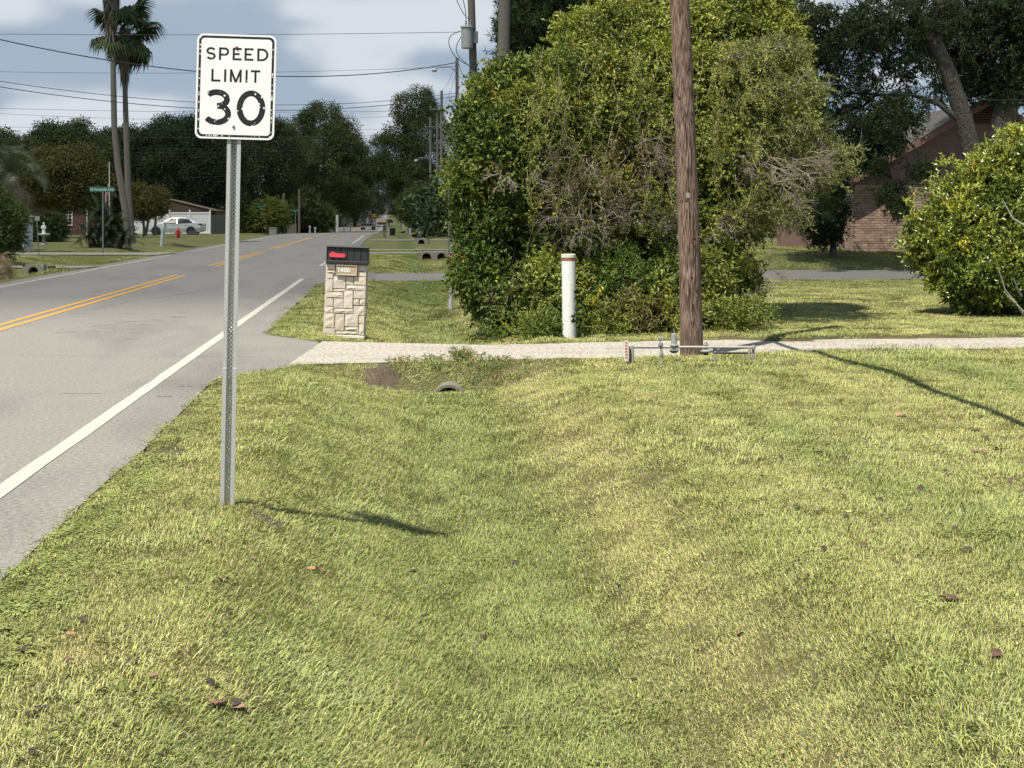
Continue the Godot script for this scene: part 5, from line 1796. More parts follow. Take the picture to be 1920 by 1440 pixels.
func trees() -> void:
	var g1 := "broadleaf trees behind the houses on the left"
	tree("oak_tree", "dark broadleaf tree at the far left edge above the feathery palm", 135, Vector2(-20, 434), [[-10, 320, 70, 75], [30, 290, 40, 42], [45, 330, 40, 60]], 420, "far", [0.042, 0.055, 0.03], g1)
	tree("oak_tree", "dark broadleaf tree whose knobbly top rises left of the two tall palms", 140, Vector2(120, 434), [[120, 310, 75, 70], [95, 268, 40, 34], [152, 248, 22, 20], [170, 290, 40, 45]], 520, "far", [0.04, 0.054, 0.03], g1)
	tree("oak_tree", "dark green tree directly behind the two tall palm trunks", 150, Vector2(220, 432), [[215, 320, 60, 75], [250, 280, 35, 38], [205, 275, 28, 28]], 420, "far", [0.034, 0.047, 0.028], g1)
	tree("oak_tree", "big round dark tree behind the white fence and silver car", 150, Vector2(345, 432), [[345, 320, 95, 90], [330, 262, 60, 44], [300, 300, 50, 60], [400, 300, 60, 70]], 900, "far", [0.026, 0.036, 0.024], g1)
	tree("oak_tree", "dark tree rising just right of the speed limit sign", 165, Vector2(480, 432), [[470, 320, 75, 90], [520, 300, 50, 70], [500, 260, 40, 40], [440, 285, 40, 40]], 620, "far", [0.04, 0.05, 0.03], g1)
	tree("oak_tree", "tallest pointed tree left of the distant road", 190, Vector2(610, 432), [[610, 310, 65, 90], [605, 230, 40, 38], [570, 240, 26, 26], [640, 280, 40, 60], [660, 330, 40, 70], [560, 330, 50, 80]], 900, "far", [0.047, 0.06, 0.03], g1, 0.3)
	tree("oak_tree", "brownish green tree in front of the left brick house", 100, Vector2(110, 437), [[120, 335, 70, 52], [150, 310, 45, 35], [80, 330, 40, 45], [170, 350, 35, 35]], 460, "far", [0.068, 0.066, 0.03], g1, 0.3, 0.8)
	tree("oak_tree", "dim tree beside the left edge of the distant road", 260, Vector2(665, 428), [[668, 345, 34, 75], [690, 365, 28, 60], [640, 370, 35, 60]], 420, "far", [0.036, 0.047, 0.034], g1)
	tree("oak_tree", "hazy dark tree at the far end of the road", 380, Vector2(715, 398), [[705, 355, 26, 50], [735, 350, 26, 52], [765, 360, 34, 60]], 420, "far", [0.03, 0.042, 0.036], g1, 0.3, 1.3)
	var g2 := "broadleaf trees along the right of the distant road"
	tree("oak_tree", "tall gappy tree standing behind the row of utility poles", 165, Vector2(790, 432), [[778, 205, 40, 40], [800, 255, 45, 55], [745, 300, 50, 45], [715, 290, 22, 38], [790, 330, 65, 60], [735, 250, 14, 18]], 620, "far", [0.042, 0.055, 0.026], g2, 0.22, 0.9, 0.45)
	tree("oak_tree", "low bushy tree in front of the distant white posts", 125, Vector2(810, 436), [[810, 385, 50, 36], [780, 390, 34, 34], [850, 370, 40, 45]], 360, "far", [0.045, 0.06, 0.026], g2, 0.2, 0.7)
	tree("oak_tree", "dark tree low behind the far mailboxes", 200, Vector2(775, 430), [[770, 370, 34, 50], [800, 360, 34, 55]], 260, "far", [0.03, 0.042, 0.028], g2)
	tree("pine_tree", "dark pine rising behind the left top of the overgrown bush", 60, Vector2(1060, 452), [[1060, 30, 110, 80], [990, 60, 50, 65], [1130, 20, 80, 70], [960, 150, 25, 40], [1040, 110, 70, 50], [1180, 60, 60, 60]], 900, "pine", [0.035, 0.05, 0.026], "", 0.22, 1.0, 0.2, [[[[1052, 70], [1030, 30], [1010, -30]], 0.07, 0.09], [[[1062, 60], [1040, 20], [1020, -40]], 0.05, 0.07]])
	tree("oak_tree", "dark tree rising behind the right top of the overgrown bush", 66, Vector2(1350, 448), [[1350, 60, 80, 60], [1400, 20, 50, 40], [1280, 30, 70, 50], [1440, 330, 60, 70], [1490, 385, 50, 50]], 700, "hang", [0.035, 0.047, 0.024], "", 0.3, 1.5, 0.25)
	tree("shade_tree", "large dark shade tree with a leaning mottled trunk in front of the brick house", 41, Vector2(1845, 478), [[1640, 225, 75, 55], [1560, 70, 95, 55], [1660, 45, 90, 50], [1470, 30, 100, 40], [1590, 290, 48, 45], [1690, 205, 55, 35], [1630, 290, 36, 35], [1733, 318, 24, 18, -0.8], [1668, 368, 32, 16, -0.8], [1690, 395, 20, 14, -0.8], [1590, 150, 60, 40], [1745, 30, 60, 40], [1540, 235, 32, 40], [1555, 330, 30, 50], [1440, 150, 40, 30], [1700, 120, 50, 30], [1610, 60, 60, 50], [1500, 100, 60, 40]], 1150, "hang", [0.03, 0.04, 0.022], "", 0.1, 0.75, 0.34,
		[[[[1846, 478], [1838, 380], [1824, 300], [1806, 220], [1780, 140], [1748, 70], [1700, 0], [1660, -60]], 0.31, 0.17], [[[1810, 235], [1760, 195], [1700, 175], [1640, 180]], 0.1, 0.03], [[[1748, 70], [1760, 20], [1780, -40]], 0.14, 0.1], [[[1700, 180], [1600, 175], [1540, 200]], 0.05, 0.02], [[[1690, 230], [1675, 270], [1668, 320]], 0.03, 0.015], [[[1640, 180], [1600, 215], [1590, 290], [1560, 330]], 0.05, 0.02], [[[1668, 320], [1672, 360], [1690, 395]], 0.02, 0.012], [[[1690, 250], [1720, 285], [1735, 318]], 0.025, 0.012], [[[1748, 70], [1680, 50], [1580, 70], [1470, 30]], 0.07, 0.03], [[[1680, 50], [1640, 100], [1590, 150]], 0.04, 0.02]])
	tree("shade_tree", "thick trunked tree cut off by the right edge of the picture", 43, Vector2(1868, 472), [[1890, 70, 80, 80], [1815, 90, 50, 60], [1960, 20, 110, 120], [1840, 10, 80, 50], [1860, 150, 40, 40], [1905, 150, 60, 50], [1760, 60, 60, 50], [1790, 150, 45, 50, 2.0]], 860, "hang", [0.03, 0.042, 0.022], "", 0.12, 0.9, 0.18,
		[[[[1862, 474], [1866, 330], [1880, 230], [1905, 120], [1920, 0], [1930, -60]], 0.42, 0.27]])
	tree("holly_tree", "narrow dark evergreen against the left corner of the brick house", 43.6, Vector2(1560, 472), [[1550, 395, 42, 60], [1545, 330, 36, 50], [1530, 425, 30, 35]], 420, "hang", [0.022, 0.033, 0.018], "", 0.1, 0.6, 0.05)
	# low boughs of the shade tree in front of the brick house
	var shade: Node3D = get_node("shade_tree")
	var low := []
	for e in [[1585, 290, 36, 36, 46], [1645, 310, 26, 26, 22], [1668, 362, 34, 14, 20], [1690, 392, 18, 12, 14], [1737, 316, 24, 16, 22], [1690, 270, 24, 22, 14], [1560, 250, 50, 50, 40], [1650, 240, 56, 36, 46], [1545, 370, 26, 50, 34]]:
		for i in int(e[4]):
			low.append([P(e[0] + rng.randfn() * e[2] * 0.5, e[1] + rng.randfn() * e[3] * 0.5, 40.2 + rng.randf_range(-0.8, 0.8)) - shade.position, Vector3(0, -0.3, 0.8).normalized(), 1.0])
	crown("low_boughs", shade, CL.hang, M.leaf, low, 0.45, 0.75, tint_of(0.028, 0.038, 0.02))
	# woods that close the view
	var wood := Node3D.new()
	wood.name = "distant_woods"
	add_child(wood)
	tag(wood, "unbroken line of dark woods along the horizon", "woods", "", "stuff")
	var spots := []
	for i in 2300:
		var px := rng.randf_range(-500, 2500)
		var d := rng.randf_range(215, 300) if px < 640 else rng.randf_range(430, 520)
		if px > 820: d = rng.randf_range(100, 135)
		var top := 300.0 + 30.0 * nz.get_noise_1d(px * 0.8)
		if px > 640 and px <= 820: top = 372.0
		if px > 820 and px < 1000: top = 360.0
		if px >= 1000: top = 285.0 + 60.0 * nz.get_noise_1d(px * 0.5)
		spots.append([P(px, rng.randf_range(top, 432.0), d), Vector3(0, 0.5, 0.8).normalized(), 1.0])
	crown("crowns", wood, CL.far, M.far_leaf, spots, 1.8, 3.2, tint_of(0.034, 0.046, 0.03, 0.3))

# ------------------------------------------------------------------ palms
func fan_frond(l: float, droop: float, col: Color) -> ArrayMesh:
	# along +x, petiole then a fan of narrow segments with hanging tips
	var b := B.new()
	var pet := l * 0.5
	b.tube([Vector3.ZERO, Vector3(pet * 0.5, 0.06 * l, 0), Vector3(pet, 0, 0)], [0.03, 0.022, 0.018], 4, Color(0.14, 0.15, 0.05), false)
	var c := Vector3(pet, 0, 0)
	for i in 30:
		var an := deg_to_rad(lerpf(-125, 125, i / 29.0))
		var d := Vector3(cos(an), 0.12 * cos(an), sin(an))
		var ll := l * 0.55 * rng.randf_range(0.85, 1.05)
		var s := Vector3(-sin(an), 0, cos(an)) * ll * 0.05
		var m := c + d * ll * 0.62
		var tip := c + d * ll * 0.92 + Vector3(0, -droop * ll * rng.randf_range(0.3, 0.6), 0)
		var g := rng.randf_range(0.75, 1.25)
		var k := Color(col.r * g, col.g * g, col.b * g)
		b.tri(c, m + s, m - s, k)
		b.tri(m + s, tip, m - s, k)
	return b.mesh()

func feather_frond(l: float, droop: float, w: float, col: Color, n := 34) -> ArrayMesh:
	var b := B.new()
	var prev := Vector3.ZERO
	for i in n:
		var t := (i + 1.0) / n
		var p := Vector3(l * t * cos(droop * t * 0.9), l * (0.25 * t - droop * 0.55 * t * t), 0)
		b.tube([prev, p], [0.018 * (1.0 - t * 0.7), 0.018 * (1.0 - t * 0.75)], 3, Color(col.r * 1.4, col.g * 1.2, col.b), false)
		var d := (p - prev).normalized()
		for sd: float in [-1.0, 1.0]:
			var g := rng.randf_range(0.7, 1.3)
			var q := w * sin(PI * clampf(t * 0.9 + 0.08, 0.0, 1.0)) + 0.05
			var e := p + (Vector3(0, 0.25, sd) + d * 0.75).normalized() * q + Vector3(0, -0.12 * q, 0)
			var s := d * maxf(0.012, 0.24 * l / n)
			b.tri(p - s, p + s, e, Color(col.r * g, col.g * g, col.b * g))
		prev = p
	return b.mesh()

func fan_palm(label: String, foot: Vector2, top: Vector2, bend: Array, d: float, fronds: int, skirt: float, lift: float) -> void:
	var base := P(foot.x, foot.y, d)
	base.y = ground_h(base.x, base.z)
	var root := thing("fan_palm", label, "palm tree", base, "two tall fan palms")
	var head := P(top.x, top.y, d) - base
	var b := B.new()
	var pts := []
	var rr := []
	for i in 26:
		var t := i / 25.0
		var py := lerpf(foot.y, top.y, t)
		pts.append(Vector3((ramp(bend, py) - foot.x) / F * d, head.y * t - 0.2 * (1.0 - t), 0))
		rr.append(lerpf(0.215, 0.13, pow(t, 0.6)) * (1.0 + 0.02 * (i % 2)) + 0.05 * exp(-t * 30.0))
	b.tube(pts, rr, 12, Color.WHITE, false, 0.02, 2)
	put("trunk", b.mesh(), M.palm_bark, root)
	var s := B.new()                       # the skirt of dead hanging leaves
	for i in int(100.0 * skirt):
		var an := rng.randf() * TAU
		var t := rng.randf()
		var y := head.y - skirt * t
		var r0 := 0.12 + 0.5 * sin(PI * clampf(0.15 + 0.8 * t, 0, 1)) * rng.randf_range(0.6, 1.0)
		var o := Vector3(cos(an), 0, sin(an))
		var p := Vector3(head.x, y + 0.3, 0) + o * r0 * 0.75
		var e := p + Vector3(0, -rng.randf_range(0.5, 1.1), 0) + o * rng.randf_range(-0.1, 0.14)
		var sd := Vector3(-o.z, 0, o.x) * rng.randf_range(0.05, 0.12)
		var g := rng.randf_range(0.6, 1.2)
		s.tri(p - sd, p + sd, e, Color(0.15 * g, 0.125 * g, 0.1 * g))
	put("dead_skirt", s.mesh(), M.dry_leaf, root).set_meta("kind", "stuff")
	var fm := [fan_frond(2.5, 0.9, Color(0.06, 0.085, 0.03)), fan_frond(2.3, 1.2, Color(0.05, 0.075, 0.028)), fan_frond(2.2, 1.1, Color(0.1, 0.095, 0.045))]
	for i in fronds:
		var o := put("frond", fm[i % 3], M.leaf, root)
		var an := TAU * i / fronds * 2.4
		var pitch := lerpf(lift, -1.05, i / float(fronds - 1))
		o.position = head + Vector3(0, 0.1 - 0.35 * i / fronds, 0)
		o.basis = Basis(Vector3.UP, an) * Basis(Vector3(0, 0, 1), pitch)

func palms() -> void:
	fan_palm("taller fan palm of the pair, its crown cut off by the picture's top edge", Vector2(240, 452), Vector2(208, -95), [[-95, 207], [100, 212], [230, 214], [300, 221], [390, 236], [452, 240]], 80, 24, 5.6, 0.9)
	fan_palm("shorter fan palm of the pair with its whole drooping crown in view", Vector2(247, 452), Vector2(234, 56), [[56, 234], [150, 234], [250, 237], [340, 240], [452, 247]], 81.5, 30, 2.9, 1.0)
	# sago palms in one clump
	var base := on_ground(P(200, 463, 72))
	var root := thing("sago_palm", "dark green clump of sago palms at the foot of the tall palms", "palm", base)
	var fm := [feather_frond(1.25, 0.9, 0.22, Color(0.026, 0.045, 0.018)), feather_frond(1.4, 0.6, 0.22, Color(0.032, 0.056, 0.02)), feather_frond(1.1, 1.2, 0.2, Color(0.036, 0.05, 0.022))]
	for hd in [[-0.35, 1.65, 0.0, 30], [0.45, 1.2, 0.3, 26], [-0.7, 0.55, 0.4, 26], [0.25, 0.5, 0.5, 26], [0.85, 0.4, 0.2, 20], [-0.2, 0.9, 0.3, 20]]:
		var tb := B.new()
		tb.tube([Vector3(hd[0] * 0.7, -0.1, hd[2]), Vector3(hd[0], hd[1], hd[2])], [0.2, 0.16], 9, Color.WHITE, false, 0.06, 2)
		put("trunk", tb.mesh(), M.bark, root)
		for i in int(hd[3]):
			var o := put("frond", fm[i % 3], M.leaf, root)
			o.position = Vector3(hd[0], hd[1], hd[2])
			o.basis = Basis(Vector3.UP, i * 2.4) * Basis(Vector3(0, 0, 1), lerpf(1.1, -0.5, i / float(hd[3])))
	# feathery palm at the left edge
	base = on_ground(P(24, 470, 62))
	root = thing("feather_palm", "grey green feathery palm with hanging dead fronds at the left edge", "palm tree", base)
	var hb := B.new()
	var hy := 3.1
	hb.tube([Vector3(0, -0.1, 0), Vector3(-0.05, hy, 0)], [0.3, 0.24], 10, Color.WHITE, false, 0.05, 2)
	put("trunk", hb.mesh(), M.palm_bark, root)
	var gm := [feather_frond(2.7, 0.9, 0.6, Color(0.11, 0.13, 0.095), 52), feather_frond(2.4, 1.2, 0.6, Color(0.09, 0.11, 0.075), 52)]
	var dm := [feather_frond(2.4, 1.5, 0.5, Color(0.2, 0.17, 0.125), 48), feather_frond(2.1, 1.3, 0.5, Color(0.16, 0.135, 0.1), 48)]
	for i in 46:
		var old := i > 26
		var o := put("dead_frond" if old else "frond", dm[i % 2] if old else gm[i % 2], M.dry_leaf if old else M.leaf, root)
		o.position = Vector3(-0.05, hy + 0.2 - (0.4 if old else 0.0), 0)
		o.basis = Basis(Vector3.UP, i * 2.4) * Basis(Vector3(0, 0, 1), lerpf(1.35, -0.95, i / 45.0))
	# shrubs on the left
	shrub("leafy green shrub at the left edge in front of the palm", 50, [[0, 440, 38, 40], [25, 410, 26, 26], [-20, 400, 40, 50]], 300, Color(0.055, 0.075, 0.03))
	shrub("low dark shrub behind the white birdbath", 86, [[95, 430, 26, 24], [60, 430, 18, 22]], 160, Color(0.035, 0.05, 0.024))
	shrub("small bush under the crape myrtle beside the white fence", 104, [[225, 432, 14, 10]], 60, Color(0.03, 0.045, 0.02))
	shrub("bright green round bush beside the wooden fence far left", 150, [[512, 404, 24, 28], [480, 412, 18, 18]], 130, Color(0.085, 0.1, 0.03))
	shrub("dark bushy hedge left of the distant road", 175, [[590, 410, 36, 28], [565, 405, 28, 30], [545, 415, 22, 20]], 200, Color(0.04, 0.055, 0.026))
	var dp := on_ground(P(5, 521, 38.5))
	root = thing("dead_frond_heap", "heap of dry brown palm fronds on the left verge", "debris", dp)
	var df := [feather_frond(0.9, 1.4, 0.2, Color(0.26, 0.21, 0.13), 16), feather_frond(0.8, 1.1, 0.24, Color(0.16, 0.115, 0.065), 16)]
	for i in 44:
		var o := put("dry_frond", df[i % 2], M.dry_leaf, root)
		o.position = Vector3(rng.randf_range(-0.6, 0.2), rng.randf_range(0.05, 0.62), rng.randf_range(-0.4, 0.4))
		o.basis = Basis(Vector3.UP, rng.randf() * TAU) * Basis(Vector3(0, 0, 1), rng.randf_range(-0.6, 0.7))

func shrub(label: String, d: float, list: Array, n: int, col: Color) -> void:
	var base := P(list[0][0], 440, d)
	base.y = ground_h(base.x, base.z)
	var root := thing("shrub", label, "shrub", base)
	var ells := px_ells(list, d)
	for e in ells:
		e[0] = Vector3(e[0]) - base
	var sp := []
	for s in fill(ells, n * 2, 0.7, 0.1, 0.8):
		if s[0].y > -0.05: sp.append(s)
	crown("foliage", root, CL.spray, M.leaf, sp, 1.3 * d / 60.0, 2.0 * d / 60.0, tint_of(col.r, col.g, col.b))
	var b := B.new()
	for i in 4:
		b.tube([Vector3(rng.randf_range(-0.2, 0.2), -0.1, 0), Vector3(ells[0][0]) + rand_dir() * 0.3], [0.05, 0.02], 5, Color(0.1, 0.08, 0.06), false)
	put("stems", b.mesh(), M.twig, root)

func crape_myrtle() -> void:
	var base := on_ground(P(272, 441, 103))
	var root := thing("crape_myrtle", "small olive brown tree with forked trunks in front of the white fence", "tree", base)
	var ells := px_ells([[275, 385, 32, 26], [295, 375, 20, 26], [255, 370, 20, 24]], 103)
	for e in ells: e[0] = Vector3(e[0]) - base
	crown("crown", root, CL.spray, M.leaf, fill(ells, 360, 0.6, 0.2, 0.6), 1.7, 2.7, tint_of(0.075, 0.07, 0.032))
	for e in [[272, 263, 365], [273, 285, 372], [290, 294, 375]]:
		var b := B.new()
		b.tube([P(e[0], 442, 103) - base, P(lerpf(e[0], e[1], 0.4), 415, 103) - base, P(e[1], e[2] + 10, 103) - base], [0.11, 0.085, 0.03], 7, Color.WHITE, false)
		put("trunk", b.mesh(), M.palm_bark, root)

# ------------------------------------------------------------------ brick house on the right
func brick_house() -> void:
	var at := Vector3(10.72, 0.52, -45.0)
	var o := thing("brick_house", "pinkish brick house with maroon gable siding behind the trees", "house", at)
	var W := 8.2
	var wall_h := 2.1
	var dep := 10.5
	var eave := 2.28
	var peak := 4.66
	var wb := B.new()
	wb.box(T(Vector3(W * 0.5, wall_h * 0.5 - 0.2, -dep * 0.5 - 0.012)), Vector3(W - 0.02, wall_h + 0.4, dep), 0.0)
	var wall := put("wall", wb.mesh(), mat(0.26, 0.22, 0.19, 0.95), o)
	# bricks: a few shades, one mesh shared by all
	var tones := [mat(0.529, 0.366, 0.283, 0.9), mat(0.465, 0.319, 0.253, 0.9), mat(0.577, 0.421, 0.331, 0.9), mat(0.401, 0.281, 0.245, 0.9), mat(0.641, 0.478, 0.371, 0.9)]
	var full := B.new()
	full.box(Transform3D.IDENTITY, Vector3(0.192, 0.067, 0.03), 0.004)
	var fm := full.mesh()
	var half := B.new()
	half.box(Transform3D.IDENTITY, Vector3(0.092, 0.067, 0.03), 0.004)
	var hm := half.mesh()
	var sold := B.new()
	sold.box(Transform3D.IDENTITY, Vector3(0.067, 0.19, 0.03), 0.004)
	var sm := sold.mesh()
	var rest := B.new()
	var count := 0
	for j in 24:
		var y := 0.01 + 0.0785 * j
		var x := 0.0
		var first := j % 2 == 1
		while x < W - 0.05:
			var w := 0.1 if first else 0.2
			var c := Vector3(x + w * 0.5, y + 0.034, rng.randf_range(-0.003, 0.003))
			if x < 2.35 and count < 262:
				var k := put("brick", hm if first else fm, tones[rng.randi() % 5], wall)
				k.position = c
				count += 1
			else:
				var g: Color = [Color(0.529, 0.366, 0.283), Color(0.465, 0.319, 0.253), Color(0.577, 0.421, 0.331), Color(0.401, 0.281, 0.245)][rng.randi() % 4]
				rest.box(T(c), Vector3(minf(w, W - x) - 0.008, 0.067, 0.03), 0.0, g)
			first = false
			x += w
	var xs := 0.0
	while xs < W - 0.05:
		var c := Vector3(xs + 0.037, 1.99, 0)
		if xs < 2.35:
			put("brick", sm, tones[rng.randi() % 5], wall).position = c
		else:
			rest.box(T(c), Vector3(0.067, 0.19, 0.03), 0.0, Color(0.513, 0.355, 0.283))
		xs += 0.075
	for j in 26:                                   # the side that runs away from the view
		var z := -0.03 - (0.1 if j % 2 else 0.0)
		while z > -dep:
			var g: Color = [Color(0.529, 0.366, 0.283), Color(0.465, 0.319, 0.253), Color(0.577, 0.421, 0.331)][rng.randi() % 3]
			rest.box(T(Vector3(-0.002, 0.044 + 0.0785 * j, z - 0.1)), Vector3(0.03, 0.067, 0.192), 0.0, g)
			z -= 0.2
	put("brickwork", rest.mesh(), mat(1, 1, 1, 0.9), wall).set_meta("kind", "stuff")
	# frieze board, siding, louvre
	var fr := B.new()
	fr.box(T(Vector3(W * 0.5, wall_h + 0.09, 0.03)), Vector3(W + 0.1, 0.17, 0.05), 0.006)
	put("frieze_board", fr.mesh(), mat(0.25, 0.19, 0.165, 0.8), o)
	var slope := (peak - eave) / (W * 0.5)
	var gab := B.new()
	gab.prism(Transform3D.IDENTITY, PackedVector2Array([Vector2(0.05, eave - 0.1), Vector2(W - 0.05, eave - 0.1), Vector2(W * 0.5, peak - 0.12)]), -0.12, -0.02)
	put("gable", gab.mesh(), mat(0.065, 0.026, 0.026, 0.9), o)
	var maroon := rough_mat(noise_tex(256, 0.05, 4, [0.0, 0.5, 1.0], [[0.24, 0.15, 0.145], [0.31, 0.2, 0.19], [0.37, 0.245, 0.235]], FastNoiseLite.TYPE_SIMPLEX_SMOOTH, 120), 1.0, 0.75)
	var y := eave - 0.06
	while y < peak - 0.75:
		var a := (y - eave) / slope
		var a2 := (y + 0.172 - eave) / slope
		var sb := B.new()
		var l0 := maxf(a + 0.1, 0.04)
		var l1 := maxf(a2 + 0.1, 0.04)
		sb.quad(Vector3(l0, y, 0.024), Vector3(W - l0, y, 0.024), Vector3(W - l1, y + 0.172, 0.004), Vector3(l1, y + 0.172, 0.004), Color.WHITE, Vector3(0, 0, 1))
		sb.quad(Vector3(l0, y, 0.024), Vector3(W - l0, y, 0.024), Vector3(W - l0, y, -0.02), Vector3(l0, y, -0.02), Color.WHITE, Vector3.DOWN)
		put("siding_board", sb.mesh(), maroon, o)
		y += 0.177
	var lv := Node3D.new()
	lv.name = "gable_vent"
	o.add_child(lv)
	while y < peak - 0.14:
		var hw := (peak - y) / slope - 0.12
		var sb := B.new()
		sb.box(Transform3D(Basis(Vector3.RIGHT, 0.6), Vector3(W * 0.5, y + 0.03, 0.0)), Vector3(hw * 2.0, 0.012, 0.07), 0.0)
		put("louvre", sb.mesh(), maroon, lv)
		y += 0.075
	# roof
	var over := 0.42
	var roof := Node3D.new()
	roof.name = "roof"
	o.add_child(roof)
	var ang := atan(slope)
	var run := (W * 0.5 + 0.35) / cos(ang)
	for s: float in [-1.0, 1.0]:
		var xf := Transform3D(Basis(Vector3(0, 0, 1), -s * ang), Vector3(W * 0.5 + s * (W * 0.5 + 0.35) * 0.5, peak + 0.06 - (W * 0.5 + 0.35) * 0.5 * slope, -dep * 0.5))
		var rb := B.new()
		rb.box(xf, Vector3(run, 0.06, dep + over * 2.0), 0.0)
		put("roof_deck", rb.mesh(), mat(0.14, 0.13, 0.12, 0.95), roof)
		var cb := B.new()
		var n := int(run / 0.16)
		for i in n:
			var u := -s * (run * 0.5) + s * (i + 0.5) * 0.16
			var z := -dep * 0.5 - over
			while z < dep * 0.5 + over - 0.01:
				var zl := minf(rng.randf_range(0.25, 0.35), dep * 0.5 + over - z)
				var g := rng.randf_range(0.8, 1.2)
				cb.box(xf * Transform3D(Basis(Vector3(0, 0, 1), s * 0.05), Vector3(u, 0.042, z + zl * 0.5)), Vector3(0.19, 0.012, zl - 0.008), 0.0, Color(0.15 * g, 0.14 * g, 0.125 * g))
				z += zl
		put("shingles", cb.mesh(), mat(1, 1, 1, 0.95), roof).set_meta("kind", "stuff")
		var fa := B.new()
		fa.box(xf * T(Vector3(0, -0.06, dep * 0.5 + over + 0.015)), Vector3(run, 0.17, 0.03), 0.004)
		put("rake_board", fa.mesh(), mat(0.3, 0.17, 0.14, 0.75), roof)
		var so := B.new()
		so.box(xf * T(Vector3(0, -0.05, dep * 0.5 + over * 0.5)), Vector3(run - 0.02, 0.02, over - 0.03), 0.0)
		put("soffit", so.mesh(), mat(0.12, 0.06, 0.055, 0.8), roof)
	var v := Node3D.new()
	v.name = "dryer_vent"
	o.add_child(v)
	v.position = Vector3(1.34, 0.3, 0.04)
	var vb := B.new()
	for e in [[0, 0.07, 0.19, 0.05], [0, -0.07, 0.19, 0.05], [-0.075, 0, 0.04, 0.09], [0.075, 0, 0.04, 0.09]]:
		vb.box(T(Vector3(e[0], e[1], 0)), Vector3(e[2], e[3], 0.08), 0.006)
	put("hood", vb.mesh(), M.white, v)
	var vd := B.new()
	vd.box(T(Vector3(0, 0, -0.01)), Vector3(0.11, 0.09, 0.02), 0.0)
	put("flap", vd.mesh(), M.dark_iron, v)
	var fp := on_ground(P(1490, 466, 50))
	var f := thing("maroon_gate", "dark maroon board gate glimpsed left of the brick house", "gate", fp)
	for i in 7:
		var gb := B.new()
		gb.box(T(Vector3(-0.55 + i * 0.16, 0.55, 0)), Vector3(0.15, 1.15, 0.03), 0.004)
		put("board", gb.mesh(), maroon, f)

# ------------------------------------------------------------------ things across the road
func street_sign(label: String, txt: String, at: Vector3, h: float, bl: float, off: float, r := 0.03) -> void:
	var o := thing("street_sign", label, "street sign", at)
	var b := B.new()
	b.tube([Vector3(0, -0.2, 0), Vector3(0, h, 0)], [r, r], 8)
	put("post", b.mesh(), M.post_steel, o)
	var k := B.new()
	k.box(T(Vector3(off, h + 0.1, 0)), Vector3(bl, 0.22, 0.012), 0.003)
	put("blade", k.mesh(), M.sign_green, o)
	if txt:
		lettering(o, txt, off, h, bl)
	var c := B.new()
	c.box(T(Vector3(0, h - 0.02, 0)), Vector3(0.05, 0.06, 0.05), 0.008)
	put("bracket", c.mesh(), M.post_steel, o)

func lettering(o: Node3D, txt: String, off: float, h: float, bl: float) -> void:
	var t := put("lettering", letters(txt, 0.12, 0.004, false), mat(0.75, 0.77, 0.76, 0.5), o)
	t.position = Vector3(off, h + 0.1, 0.009)
	t.scale = Vector3(minf(1.0, bl * 0.92 / maxf(0.01, t.mesh.get_aabb().size.x)), 1, 1)

